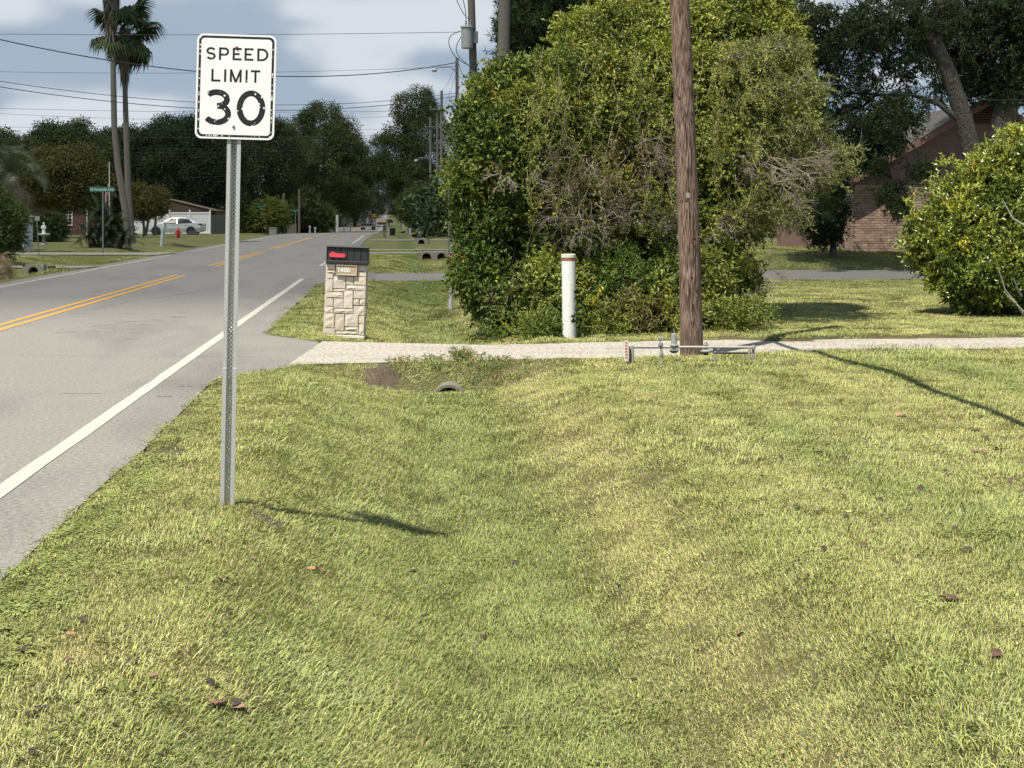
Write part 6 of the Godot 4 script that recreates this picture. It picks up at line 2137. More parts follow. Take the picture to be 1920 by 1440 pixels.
func sedan() -> void:
	var at := on_ground(P(330, 440, 117))
	var o := thing("parked_car", "silver sedan parked in front of the white fence", "car", at)
	var paint := mat(0.56, 0.6, 0.64, 0.28, 0.25)
	paint.clearcoat_enabled = true
	# stations along the car, nose at -x: x, half width, sill, belt, roof height (belt where there is no cabin), roof half width
	var st := [[-2.32, 0.62, 0.34, 0.56, 0.58, 0.5], [-2.2, 0.78, 0.25, 0.66, 0.7, 0.7], [-1.7, 0.87, 0.2, 0.8, 0.85, 0.74], [-1.15, 0.89, 0.18, 0.88, 0.97, 0.74], [-0.75, 0.9, 0.18, 0.91, 1.18, 0.66], [-0.25, 0.9, 0.18, 0.93, 1.38, 0.58], [0.3, 0.9, 0.18, 0.94, 1.43, 0.57], [0.85, 0.9, 0.18, 0.95, 1.39, 0.57], [1.35, 0.9, 0.18, 0.97, 1.25, 0.6], [1.8, 0.89, 0.2, 0.98, 1.06, 0.68], [2.15, 0.82, 0.27, 0.97, 1.0, 0.7], [2.3, 0.7, 0.36, 0.85, 0.88, 0.6]]
	var b := B.new()
	var ring := func(s: Array) -> Array:
		var r := []
		for e in [[-s[1] * 0.92, s[2]], [-s[1], lerpf(s[2], s[3], 0.45)], [-s[1] * 0.97, s[3]], [-s[5], s[4] - 0.03], [-s[5] * 0.7, s[4]], [s[5] * 0.7, s[4]], [s[5], s[4] - 0.03], [s[1] * 0.97, s[3]], [s[1], lerpf(s[2], s[3], 0.45)], [s[1] * 0.92, s[2]]]:
			r.append(Vector3(s[0], e[1], e[0]))
		return r
	for i in st.size() - 1:
		var r0: Array = ring.call(st[i])
		var r1: Array = ring.call(st[i + 1])
		for k in 10:
			var k2 := (k + 1) % 10
			b.quad(r0[k], r0[k2], r1[k2], r1[k], Color.WHITE, (Vector3(r0[k]) + Vector3(r1[k2])) * 0.5 - Vector3(st[i][0], 0.6, 0))
	for e in [0, st.size() - 1]:
		var r: Array = ring.call(st[e])
		for k in range(1, 9):
			b.tri(r[0], r[k], r[k + 1], Color.WHITE, Vector3(-1 if e == 0 else 1, 0, 0))
	put("body", b.mesh(), paint, o)
	for sd: float in [-1.0, 1.0]:
		for w in [[[-0.85, 0.95, 0.9], [0.22, 0.97, 0.9], [0.22, 1.36, 0.62], [-0.2, 1.33, 0.63]], [[0.3, 0.97, 0.9], [1.55, 1.0, 0.87], [1.2, 1.25, 0.67], [0.8, 1.35, 0.62], [0.3, 1.37, 0.62]]]:
			var wb := B.new()
			for k in range(1, w.size() - 1):
				wb.tri(Vector3(w[0][0], w[0][1], sd * (w[0][2] + 0.012)), Vector3(w[k][0], w[k][1], sd * (w[k][2] + 0.012)), Vector3(w[k + 1][0], w[k + 1][1], sd * (w[k + 1][2] + 0.012)), Color.WHITE, Vector3(0, 0.3, sd))
			put("side_window", wb.mesh(), M.glass, o)
		for x: float in [-1.42, 1.4]:
			var wh := Node3D.new()
			wh.name = "wheel"
			o.add_child(wh, true)
			wh.position = Vector3(x, 0.31, sd * 0.8)
			var tb := B.new()
			var ax := Transform3D(Basis(Vector3.RIGHT, PI * 0.5), Vector3.ZERO)
			tb.lathe(ax, [[0.2, -0.11], [0.3, -0.11], [0.32, -0.07], [0.32, 0.07], [0.3, 0.11], [0.2, 0.11]], 22)
			put("tyre", tb.mesh(), M.dark_iron, wh)
			var rb := B.new()
			rb.lathe(ax, [[0.0, -0.1], [0.21, -0.1], [0.21, 0.1], [0.0, 0.1]], 16)
			put("rim", rb.mesh(), mat(0.16, 0.165, 0.17, 0.35, 0.6), wh)
			var wa := B.new()
			wa.lathe(Transform3D(Basis(Vector3.RIGHT, PI * 0.5), Vector3(x, 0.33, sd * 0.9)), [[0.0, -0.012], [0.375, -0.012], [0.375, 0.012], [0.0, 0.012]], 22)
			put("wheel_arch", wa.mesh(), M.black_plastic, o)
		var tl := B.new()
		tl.box(T(Vector3(2.12, 0.86, sd * 0.74), 0.25 * sd), Vector3(0.34, 0.13, 0.16), 0.02)
		put("tail_light", tl.mesh(), mat(0.22, 0.015, 0.02, 0.2), o)
		var hl := B.new()
		hl.box(T(Vector3(-2.1, 0.64, sd * 0.66), -0.4 * sd), Vector3(0.32, 0.1, 0.16), 0.02)
		put("headlight", hl.mesh(), mat(0.6, 0.62, 0.64, 0.15), o)
		var mb := B.new()
		mb.box(T(Vector3(-0.72, 0.98, sd * 0.98)), Vector3(0.12, 0.13, 0.18), 0.03)
		put("mirror", mb.mesh(), paint, o)
		for x: float in [-0.05, 1.0]:
			var hb := B.new()
			hb.box(T(Vector3(x, 0.84, sd * 0.915)), Vector3(0.18, 0.03, 0.03), 0.008)
			put("door_handle", hb.mesh(), paint, o)
	var an := B.new()
	an.box(T(Vector3(1.0, 1.42, 0)), Vector3(0.14, 0.06, 0.05), 0.01)
	put("antenna", an.mesh(), paint, o)

func fences() -> void:
	# white vinyl fence
	var d := 124.0
	var a := P(318, 440, d)
	var z := P(394, 440, d)
	a.y = ground_h(a.x, a.z); z.y = a.y
	var o := thing("vinyl_fence", "white vinyl privacy fence behind the silver car", "fence", a)
	var L := z.x - a.x
	var n := 14
	for i in n:
		var b := B.new()
		var w := L / n
		b.box(T(Vector3(w * (i + 0.5), 0.95, 0)), Vector3(w - 0.012, 1.75, 0.03), 0.004)
		put("panel", b.mesh(), M.fence_white, o)
	for i in 10:                       # the run that steps down to the left, behind the small tree
		var b := B.new()
		var hgt := lerpf(1.7, 0.9, i / 9.0) if i < 5 else 1.1
		b.box(T(Vector3(-0.25 - i * 0.42, hgt * 0.5 + 0.02, -0.3 * i)), Vector3(0.41, hgt, 0.03), 0.004)
		put("panel", b.mesh(), M.fence_white, o)
	for y: float in [0.1, 1.83]:
		var b := B.new()
		b.box(T(Vector3(L * 0.5, y, 0.02)), Vector3(L, 0.13, 0.06), 0.01)
		put("rail", b.mesh(), M.fence_white, o)
	for x in [0.0, L * 0.5, L]:
		var b := B.new()
		b.box(T(Vector3(x, 1.0, 0.02)), Vector3(0.13, 2.0, 0.13), 0.01)
		put("post", b.mesh(), M.fence_white, o)
		var c := B.new()
		c.lathe(Transform3D(Basis(Vector3.UP, PI * 0.25), Vector3(x, 2.0, 0.02)), [[0.1, 0.0], [0.1, 0.03], [0.0, 0.09]], 4)
		put("post_cap", c.mesh(), M.fence_white, o)
	board_fence("weathered grey board fence joining the white fence", P(397, 440, 126), P(436, 440, 128), 1.65, 16, M.grey_wood)
	board_fence("brown wooden fence beside the bright green bush", P(442, 438, 152), P(492, 438, 152), 1.75, 18, rough_mat(noise_tex(256, 0.05, 4, [0.0, 1.0], [[0.08, 0.06, 0.045], [0.24, 0.19, 0.145]], FastNoiseLite.TYPE_SIMPLEX_SMOOTH, 130), 1.0, 0.9))
	board_fence("short dark fence section by the far hedge", P(538, 437, 158), P(556, 437, 158), 1.2, 6, M.grey_wood)

func board_fence(label: String, a: Vector3, z: Vector3, hgt: float, n: int, m: Material) -> void:
	a.y = ground_h(a.x, a.z); z.y = ground_h(z.x, z.z)
	var o := thing("board_fence", label, "fence", a)
	var v := z - a
	var yaw := -atan2(v.z, v.x)
	for i in n:
		var b := B.new()
		var h := hgt + rng.randf_range(-0.04, 0.04)
		b.box(T(v * ((i + 0.5) / n) + Vector3(0, h * 0.5, 0), yaw), Vector3(Vector2(v.x, v.z).length() / n - 0.015, h, 0.025), 0.004)
		put("board", b.mesh(), m, o)
	for y in [0.35, hgt - 0.3]:
		var b := B.new()
		b.box(T(v * 0.5 + Vector3(0, y, -0.04), yaw), Vector3(Vector2(v.x, v.z).length(), 0.09, 0.04), 0.005)
		put("rail", b.mesh(), m, o)

func left_side() -> void:
	street_sign("green street sign reading W Amanda Ave on a grey post", "W Amanda Ave", on_ground(P(193, 476, 61)), 2.62, 1.07, -0.04, 0.034)
	street_sign("smaller green street sign on a leaning post before the olive tree", "W Anne Ave", on_ground(P(269, 442, 104)), 2.32, 0.95, 0.03, 0.06)
	street_sign("far green street sign above the brown wooden fence", "", on_ground(P(492, 438, 149)), 2.65, 0.75, -0.1, 0.04)
	street_sign("far green street sign beside the tall wooden posts", "", on_ground(P(554, 438, 148)), 2.25, 0.75, -0.05, 0.04)
	street_sign("green street sign with only its W showing past the bush", "W Amanda Ave", on_ground(P(842, 505, 42)), 2.85, 1.0, 0.17, 0.03)
	# brick house
	var h := thing("red_brick_house", "dark red brick house with a white window behind the left trees", "house", on_ground(P(60, 438, 114)))
	var wb := B.new()
	wb.box(T(Vector3(1.2, 1.5, -3.0)), Vector3(7.0, 3.1, 6.0), 0.02)
	put("wall", wb.mesh(), rough_mat(noise_tex(256, 0.2, 4, [0.0, 0.45, 0.55, 1.0], [[0.05, 0.028, 0.026], [0.1, 0.05, 0.045], [0.13, 0.066, 0.058], [0.2, 0.12, 0.105]], FastNoiseLite.TYPE_CELLULAR, 140), 0.6, 0.9), h)
	var rf := B.new()
	rf.prism(Transform3D(Basis(Vector3.UP, PI * 0.5), Vector3(-2.6, 3.05, -3.0)), PackedVector2Array([Vector2(-3.6, 0), Vector2(3.6, 0), Vector2(0, 1.7)]), 0.0, 7.6)
	put("roof", rf.mesh(), mat(0.1, 0.09, 0.085, 0.95), h)
	var wx := P(125, 400, 114).x - h.position.x
	var win := Node3D.new()
	win.name = "window"
	h.add_child(win)
	win.position = Vector3(wx, 1.35, 0.02)
	var gb := B.new()
	gb.box(T(Vector3(0, 0, 0)), Vector3(0.86, 1.1, 0.02), 0.0)
	put("pane", gb.mesh(), M.glass, win)
	var fb := B.new()
	for e in [[0, 0.56, 0.98, 0.09], [0, -0.56, 0.98, 0.09], [-0.45, 0, 0.08, 1.04], [0.45, 0, 0.08, 1.04], [0, 0, 0.82, 0.06], [-0.15, 0, 0.035, 1.04], [0.15, 0, 0.035, 1.04], [0, 0.27, 0.82, 0.03], [0, -0.27, 0.82, 0.03]]:
		fb.box(T(Vector3(e[0], e[1], 0.03)), Vector3(e[2], e[3], 0.04), 0.004)
	put("frame", fb.mesh(), M.white, win)
	var ab := B.new()
	var ap := PackedVector2Array([Vector2(-0.22, 0), Vector2(0.22, 0), Vector2(0.22, 0.35)])
	for i in 6:
		ap.append(Vector2(0.22 * cos(PI * (i + 1) / 7.0), 0.35 + 0.2 * sin(PI * (i + 1) / 7.0)))
	ap.append(Vector2(-0.22, 0.35))
	ab.prism(T(Vector3(P(156, 430, 114).x - h.position.x, 0.35, 0)), ap, 0.0, 0.03)
	put("arched_vent", ab.mesh(), M.dark_iron, h)
	var cb := B.new()
	cb.box(T(Vector3(P(165, 430, 114).x - h.position.x, 1.2, 0.25)), Vector3(0.13, 2.4, 0.13), 0.01)
	put("porch_post", cb.mesh(), M.white, h)
	# house with a tan roof behind the fence
	var t := thing("tan_roof_house", "low house whose tan roof shows over the white fence", "house", on_ground(P(345, 438, 142)))
	var tw := B.new()
	tw.box(T(Vector3(0.5, 1.1, -4)), Vector3(5.0, 2.3, 6), 0.02)
	put("wall", tw.mesh(), mat(0.1, 0.075, 0.058, 0.9), t)
	var tr := B.new()
	tr.prism(T(Vector3(-0.2, 2.2, 0)), PackedVector2Array([Vector2(-3.2, 0), Vector2(3.3, 0), Vector2(-1.3, 1.15)]), -8.0, 0.2)
	put("roof", tr.mesh(), mat(0.075, 0.055, 0.043, 0.9), t)
	for s in [[-1.5, 1.72, 3.1, 0.0]]:
		var kb := B.new()
		kb.tube([Vector3(-1.5, 2.2 + 1.18, 0.25), Vector3(3.15, 2.25, 0.25)], [0.09, 0.09], 4)
		put("rake_board", kb.mesh(), mat(0.2, 0.145, 0.11, 0.8), t)
	# birdbath with a figure
	var bb := thing("birdbath", "white birdbath on a pedestal on the left lawn", "birdbath", on_ground(P(82, 460, 77)))
	var pb := B.new()
	pb.lathe(Transform3D.IDENTITY, [[0.0, -0.1], [0.2, -0.1], [0.2, 0.04], [0.1, 0.12], [0.075, 0.3], [0.09, 0.5], [0.0, 0.5]], 14)
	put("pedestal", pb.mesh(), M.concrete, bb)
	var bs := B.new()
	bs.lathe(Transform3D.IDENTITY, [[0.08, 0.5], [0.3, 0.55], [0.34, 0.6], [0.33, 0.62], [0.26, 0.58], [0.0, 0.56]], 20)
	put("basin", bs.mesh(), mat(0.6, 0.6, 0.58, 0.7), bb)
	var fg := thing("garden_statue", "small white robed statue standing in the birdbath", "statue", bb.position + Vector3(0, 0.56, 0))
	var sb := B.new()
	sb.lathe(Transform3D.IDENTITY, [[0.0, 0.0], [0.11, 0.0], [0.1, 0.06], [0.085, 0.2], [0.075, 0.34], [0.1, 0.42], [0.085, 0.49], [0.035, 0.52], [0.04, 0.545], [0.052, 0.58], [0.05, 0.62], [0.03, 0.65], [0.0, 0.655]], 14)
	sb.tube([Vector3(0.09, 0.46, 0), Vector3(0.115, 0.36, 0.03), Vector3(0.04, 0.3, 0.1)], [0.035, 0.03, 0.022], 7)
	sb.tube([Vector3(-0.09, 0.46, 0), Vector3(-0.115, 0.36, 0.03), Vector3(-0.03, 0.32, 0.1)], [0.035, 0.03, 0.022], 7)
	put("figure", sb.mesh(), mat(0.66, 0.66, 0.64, 0.7), fg)
	var gl := thing("globe_lamp", "small white globe on a short stand by the brick house", "globe", on_ground(P(121, 442, 104)))
	var g1 := B.new()
	g1.tube([Vector3(0, -0.1, 0), Vector3(0, 0.4, 0)], [0.04, 0.035], 8)
	put("stand", g1.mesh(), M.dark_iron, gl)
	var g2 := B.new()
	var pr := []
	for i in 11:
		var a := PI * i / 10.0
		pr.append([0.15 * sin(a), 0.53 - 0.15 * cos(a)])
	g2.lathe(Transform3D.IDENTITY, pr, 16)
	put("globe", g2.mesh(), mat(0.66, 0.62, 0.62, 0.3), gl)
	# flag
	var fo := thing("flagpole", "thin flagpole with a limp striped flag left of the palm trunks", "flagpole", on_ground(P(205, 445, 92)))
	var pl := B.new()
	var top := P(205, 303, 92).y - fo.position.y
	pl.tube([Vector3(0, -0.2, 0), Vector3(0, top, 0)], [0.035, 0.025], 8)
	put("pole", pl.mesh(), M.white, fo)
	var fn := Node3D.new()
	fn.name = "flag"
	fo.add_child(fn)
	for i in 9:
		var s := B.new()
		var y0 := top - 0.15 - 0.11 * i
		var red := i % 2 == 1
		for k in 6:
			var x0 := -0.03 - 0.055 * k
			var x1 := x0 - 0.055
			var zz0 := 0.05 * sin(k * 2.1)
			var zz1 := 0.05 * sin((k + 1) * 2.1)
			var dr := 0.16
			var col := Color(0.45, 0.05, 0.07) if red else Color(0.7, 0.7, 0.7)
			if i > 5 and k < 3: col = Color(0.04, 0.06, 0.2)
			s.quad(Vector3(x0, y0 - dr * k, zz0), Vector3(x1, y0 - dr * (k + 1), zz1), Vector3(x1, y0 - 0.11 - dr * (k + 1), zz1), Vector3(x0, y0 - 0.11 - dr * k, zz0), col, Vector3(0, 0, 1))
		put("stripe", s.mesh(), mat(1, 1, 1, 0.8), fn)
	fn.scale = Vector3(0.8, 0.75, 1)
	# bollard, hydrant, yard sign
	var bo := thing("bollard", "leaning white plastic marker post in front of the silver car", "bollard", on_ground(P(303, 457, 81)))
	bo.rotation.z = deg_to_rad(-4.5)
	var b1 := B.new()
	b1.lathe(Transform3D.IDENTITY, [[0.095, -0.2], [0.095, 1.1], [0.08, 1.16], [0.0, 1.18]], 14)
	put("shaft", b1.mesh(), mat(0.46, 0.52, 0.5, 0.5), bo)
	for y: float in [0.35, 0.8]:
		var b2 := B.new()
		b2.lathe(Transform3D.IDENTITY, [[0.096, y], [0.099, y + 0.004], [0.099, y + 0.05], [0.096, y + 0.054]], 14)
		put("band", b2.mesh(), mat(0.3, 0.34, 0.33, 0.5), bo)
	var hy := thing("fire_hydrant", "red fire hydrant on the lawn in front of the car", "fire hydrant", on_ground(P(334, 447, 99)))
	var hm := mat(0.42, 0.02, 0.03, 0.45)
	var h1 := B.new()
	h1.lathe(Transform3D.IDENTITY, [[0.15, -0.1], [0.15, 0.05], [0.115, 0.06], [0.105, 0.46], [0.15, 0.47], [0.15, 0.51], [0.12, 0.53], [0.09, 0.62], [0.04, 0.66], [0.04, 0.72], [0.0, 0.72]], 14)
	put("barrel", h1.mesh(), hm, hy)
	for sx: float in [-1.0, 1.0]:
		var h2 := B.new()
		h2.lathe(Transform3D(Basis(Vector3(0, 0, 1), -sx * PI * 0.5), Vector3(0, 0.38, 0)), [[0.05, 0.08], [0.05, 0.17], [0.068, 0.17], [0.068, 0.21], [0.03, 0.23], [0.0, 0.23]], 10)
		put("hose_nozzle", h2.mesh(), hm, hy)
	var h3 := B.new()
	h3.lathe(Transform3D(Basis(Vector3.RIGHT, PI * 0.5), Vector3(0, 0.33, 0)), [[0.07, 0.09], [0.07, 0.16], [0.095, 0.16], [0.095, 0.2], [0.0, 0.21]], 10)
	put("pump_nozzle", h3.mesh(), hm, hy)
	var h4 := B.new()
	h4.tube([Vector3(0, 0.7, 0), Vector3(0.02, 1.35, 0)], [0.012, 0.008], 6)
	put("marker_whip", h4.mesh(), M.post_steel, hy)
	var ys := thing("yard_sign", "small dark lawn sign behind the fire hydrant", "sign", on_ground(P(362, 446, 100)))
	var y1 := B.new()
	y1.box(T(Vector3(0, 0.36, 0)), Vector3(0.62, 0.26, 0.02), 0.004)
	put("board", y1.mesh(), mat(0.06, 0.06, 0.065, 0.6), ys)
	for x: float in [-0.28, 0.28]:
		var y2 := B.new()
		y2.tube([Vector3(x, -0.1, 0.02), Vector3(x, 0.5, 0.02)], [0.015, 0.015], 5)
		put("stake", y2.mesh(), M.post_steel, ys)
	var tp := thing("sign_post", "thin metal post with a small plate near the birdbath", "sign post", on_ground(P(73, 484, 57)))
	var t1 := B.new()
	t1.tube([Vector3(0, -0.2, 0), Vector3(-0.08, 1.55, 0)], [0.022, 0.022], 6)
	put("post", t1.mesh(), M.post_steel, tp)
	var t2 := B.new()
	t2.box(T(Vector3(-0.06, 1.5, 0.03)), Vector3(0.2, 0.18, 0.01), 0.002)
	put("plate", t2.mesh(), mat(0.28, 0.29, 0.3, 0.5), tp)
	var sh := thing("white_shed", "white shed wall glimpsed behind the left edge shrub", "shed", on_ground(P(25, 452, 66)))
	var s1 := B.new()
	s1.box(T(Vector3(0.0, 0.75, -0.6)), Vector3(1.0, 1.6, 1.2), 0.02)
	put("wall", s1.mesh(), mat(0.55, 0.57, 0.6, 0.7), sh)
	var s2 := B.new()
	s2.prism(T(Vector3(0, 1.55, -1.25)), PackedVector2Array([Vector2(-0.6, 0), Vector2(0.6, 0), Vector2(0, 0.4)]), 0.0, 1.3)
	put("roof", s2.mesh(), mat(0.3, 0.3, 0.3, 0.8), sh)
	# culvert end under the left drive
	headwall("pale concrete culvert end on the left verge beside the dry fronds", P(62, 514, 43.2), 0.62, 0.36, [0.0], 0.15, false)
	# far signs and posts
	var ds := thing("warning_sign", "tiny grey diamond shaped sign left of the distant road", "sign", on_ground(P(657, 430, 196)))
	var d1 := B.new()
	d1.tube([Vector3(0, -0.2, 0), Vector3(0, 1.9, 0)], [0.05, 0.05], 6)
	put("post", d1.mesh(), M.post_steel, ds)
	var d2 := B.new()
	d2.box(Transform3D(Basis(Vector3(0, 0, 1), PI * 0.25), Vector3(0, 1.75, 0.05)), Vector3(0.62, 0.62, 0.02), 0.01)
	put("plate", d2.mesh(), mat(0.28, 0.3, 0.3, 0.5), ds)
	var os := thing("stop_sign", "tiny grey back of an octagonal sign beside the diamond sign", "sign", on_ground(P(645, 430, 190)))
	var o1 := B.new()
	o1.tube([Vector3(0, -0.2, 0), Vector3(0, 2.2, 0)], [0.05, 0.05], 6)
	put("post", o1.mesh(), M.post_steel, os)
	var o2 := B.new()
	o2.lathe(Transform3D(Basis(Vector3.RIGHT, PI * 0.5) * Basis(Vector3.UP, PI / 8.0), Vector3(0, 1.6, 0.06)), [[0.0, -0.01], [0.36, -0.01], [0.36, 0.01], [0.0, 0.01]], 8)
	put("plate", o2.mesh(), mat(0.25, 0.27, 0.27, 0.5), os)
	var o3 := B.new()
	o3.box(T(Vector3(-0.15, 2.25, 0)), Vector3(0.85, 0.14, 0.02), 0.0)
	put("name_blade", o3.mesh(), M.sign_green, os)
	var wp := thing("marker_board", "slim white marker board left of the distant road", "marker", on_ground(P(632, 436, 170)))
	var w1 := B.new()
	w1.box(T(Vector3(0, 1.1, 0)), Vector3(0.3, 2.1, 0.05), 0.01)
	put("board", w1.mesh(), mat(0.5, 0.53, 0.55, 0.6), wp)
	var w2 := B.new()
	w2.tube([Vector3(0, -0.3, -0.06), Vector3(0, 1.2, -0.06)], [0.05, 0.05], 6)
	put("post", w2.mesh(), M.grey_wood, wp)
	var uc := thing("utility_cabinet", "grey utility cabinet by the far wooden fence", "cabinet", on_ground(P(512, 438, 147)))
	var u1 := B.new()
	u1.box(T(Vector3(0, 0.35, 0)), Vector3(0.75, 0.9, 0.6), 0.02)
	put("housing", u1.mesh(), mat(0.24, 0.25, 0.23, 0.6), uc)
	var u2 := B.new()
	u2.box(T(Vector3(0, 0.82, 0)), Vector3(0.82, 0.07, 0.68), 0.01)
	put("lid", u2.mesh(), mat(0.28, 0.29, 0.27, 0.6), uc)
	for e in [["short white post near the far hedge", 581, 158, 0.8], ["short white post with a wide cap near the far hedge", 591, 160, 0.65]]:
		var wpo := thing("white_post", e[0], "post", on_ground(P(e[1], 437, e[2])))
		var pb2 := B.new()
		pb2.lathe(Transform3D.IDENTITY, [[0.09, -0.2], [0.09, e[3] - 0.15], [0.14, e[3] - 0.14], [0.14, e[3]], [0.0, e[3] + 0.05]], 10)
		put("shaft", pb2.mesh(), mat(0.4, 0.43, 0.43, 0.6), wpo)

func headwall(label: String, at: Vector3, w: float, h: float, holes: Array, r: float, slab: bool) -> void:
	at.y = ground_h(at.x, at.z) - 0.05
	var o := thing("culvert_headwall", label, "culvert", at)
	# wall with round openings, built as a polygon ring per hole
	var b := B.new()
	var n := holes.size()
	var cw := w / n
	for i in n:
		var cx: float = -w * 0.5 + cw * (i + 0.5)
		var cy := h * 0.42
		for k in 16:
			var a0 := TAU * k / 16.0
			var a1 := TAU * (k + 1) / 16.0
			var e := func(a: float) -> Vector3:
				var v := Vector2(cos(a), sin(a))
				var s := minf(cw * 0.5 / maxf(absf(v.x), 1e-4), ((h - cy) if v.y > 0 else cy) / maxf(absf(v.y), 1e-4))
				return Vector3(cx + v.x * s, cy + v.y * s, 0)
			var i0 := Vector3(cx + cos(a0) * r, cy + sin(a0) * r, 0)
			var i1 := Vector3(cx + cos(a1) * r, cy + sin(a1) * r, 0)
			b.quad(e.call(a0), e.call(a1), i1, i0, Color.WHITE, Vector3(0, 0, 1))
			b.quad(i0, i1, i1 + Vector3(0, 0, -1.2), i0 + Vector3(0, 0, -1.2), Color.WHITE, Vector3(-cos(a0), -sin(a0), 0))
	b.quad(Vector3(-w * 0.5, h, 0), Vector3(w * 0.5, h, 0), Vector3(w * 0.5, h, -0.8 if slab else -0.25), Vector3(-w * 0.5, h, -0.8 if slab else -0.25), Color.WHITE, Vector3.UP)
	for s: float in [-1.0, 1.0]:
		b.quad(Vector3(s * w * 0.5, 0, 0), Vector3(s * w * 0.5, h, 0), Vector3(s * w * 0.5, h, -0.3), Vector3(s * w * 0.5, 0, -0.3), Color.WHITE, Vector3(s, 0, 0))
	put("wall", b.mesh(), M.concrete, o)
	var c := B.new()
	c.box(T(Vector3(0, h * 0.4, -1.1)), Vector3(w, h * 0.8, 0.1), 0.0)
	put("pipe_end", c.mesh(), M.soil, o)

func right_far() -> void:
	headwall("pale concrete slab over twin culvert pipes in the right ditch", P(814, 486, 59.9), 1.25, 0.42, [0, 1], 0.19, true)
	headwall("concrete headwall with one round culvert past the twin pipes", P(790, 462, 88.8), 0.85, 0.5, [0], 0.2, false)
	headwall("farthest concrete headwall with a low dark culvert", P(776, 446, 120.4), 0.95, 0.4, [0], 0.17, false)
	# mailboxes
	var m := thing("roadside_mailbox", "tan mailbox on a thick grey post at the distant roadside", "mailbox", on_ground(P(721, 446, 100)))
	var p1 := B.new()
	p1.box(T(Vector3(0, 0.42, 0)), Vector3(0.19, 0.95, 0.19), 0.01)
	put("post", p1.mesh(), M.grey_wood, m)
	var p2 := B.new()
	p2.box(T(Vector3(-0.2, 1.0, 0)), Vector3(0.62, 0.16, 0.3), 0.02)
	put("shelf_box", p2.mesh(), mat(0.14, 0.095, 0.08, 0.6), m)
	var p3 := B.new()
	p3.prism(T(Vector3(-0.22, 1.09, -0.35)), PackedVector2Array([Vector2(-0.36, 0), Vector2(0.36, 0), Vector2(0.36, 0.2), Vector2(0.28, 0.28), Vector2(-0.28, 0.28), Vector2(-0.36, 0.2)]), 0.0, 0.7)
	put("box", p3.mesh(), mat(0.4, 0.29, 0.24, 0.55), m)
	var m2 := thing("roadside_mailbox", "black mailbox on a pale post just beyond the tan mailbox", "mailbox", on_ground(P(729, 443, 108)))
	var q1 := B.new()
	q1.box(T(Vector3(0, 0.45, 0)), Vector3(0.12, 1.1, 0.12), 0.01)
	put("post", q1.mesh(), mat(0.36, 0.34, 0.3, 0.7), m2)
	var q2 := B.new()
	q2.prism(T(Vector3(0.1, 1.0, -0.3)), PackedVector2Array([Vector2(-0.2, 0), Vector2(0.2, 0), Vector2(0.2, 0.18), Vector2(0.12, 0.26), Vector2(-0.12, 0.26), Vector2(-0.2, 0.18)]), 0.0, 0.6)
	put("box", q2.mesh(), M.black_plastic, m2)
	var tc := thing("rubbish_bin", "dark rubbish bin standing by the far mailboxes", "bin", on_ground(P(735, 438, 112)))
	var q3 := B.new()
	q3.lathe(Transform3D(Basis(Vector3.UP, PI * 0.25), Vector3.ZERO), [[0.0, 0.0], [0.3, 0.0], [0.36, 0.5], [0.0, 0.52]], 4)
	put("tub", q3.mesh(), M.black_plastic, tc)
	var q4 := B.new()
	q4.box(T(Vector3(0, 0.55, 0)), Vector3(0.55, 0.07, 0.55), 0.02)
	put("lid", q4.mesh(), M.black_plastic, tc)
	# white posts in a row
	var posts := [[806, 436, 130, 0.95, 3.0, "leaning bluish white post, rightmost of the far row"], [794, 434, 136, 0.95, 0.0, "tall grey post second from right in the far row"], [788, 431, 150, 0.55, 0.0, "shortest post of the far row"], [781, 432, 146, 0.7, 1.0, "stubby white post in the middle of the far row"], [769, 429, 160, 0.75, 0.0, "white post second from left in the far row"], [764, 428, 165, 0.85, 0.0, "white post leftmost in the far row"]]
	for e in posts:
		var o := thing("white_post", e[5], "post", on_ground(P(e[0], e[1], e[2])), "posts in a row at the far right roadside")
		o.rotation.z = deg_to_rad(e[4])
		var b := B.new()
		b.lathe(Transform3D.IDENTITY, [[0.1, -0.3], [0.1, e[3] - 0.05], [0.06, e[3]], [0.0, e[3] + 0.01]], 10)
		put("shaft", b.mesh(), mat(0.42, 0.45, 0.46, 0.6), o)
	# pickup seen from behind
	var t := thing("pickup_truck", "dark pickup truck driving away on the distant road", "pickup truck", Vector3(line_x(218) - 1.7, along(218) + 0.01, -218))
	var tp := mat(0.025, 0.028, 0.033, 0.3)
	var b1 := B.new()
	b1.box(T(Vector3(0, 0.72, 0)), Vector3(1.85, 0.62, 5.0), 0.08)
	put("body", b1.mesh(), tp, t)
	var b2 := B.new()
	b2.lathe(Transform3D(Basis(Vector3.UP, PI * 0.25), Vector3(0, 1.0, -0.4)), [[1.2, 0.0], [0.95, 0.72], [0.0, 0.75]], 4)
	put("cab", b2.mesh(), tp, t)
	var b3 := B.new()
	b3.box(T(Vector3(0, 1.36, 0.28)), Vector3(1.2, 0.36, 0.05), 0.01)
	put("rear_window", b3.mesh(), M.glass, t)
	var b5 := B.new()
	b5.box(T(Vector3(0, 0.5, 2.55)), Vector3(1.8, 0.16, 0.1), 0.02)
	put("bumper", b5.mesh(), mat(0.4, 0.4, 0.4, 0.3, 0.6), t)
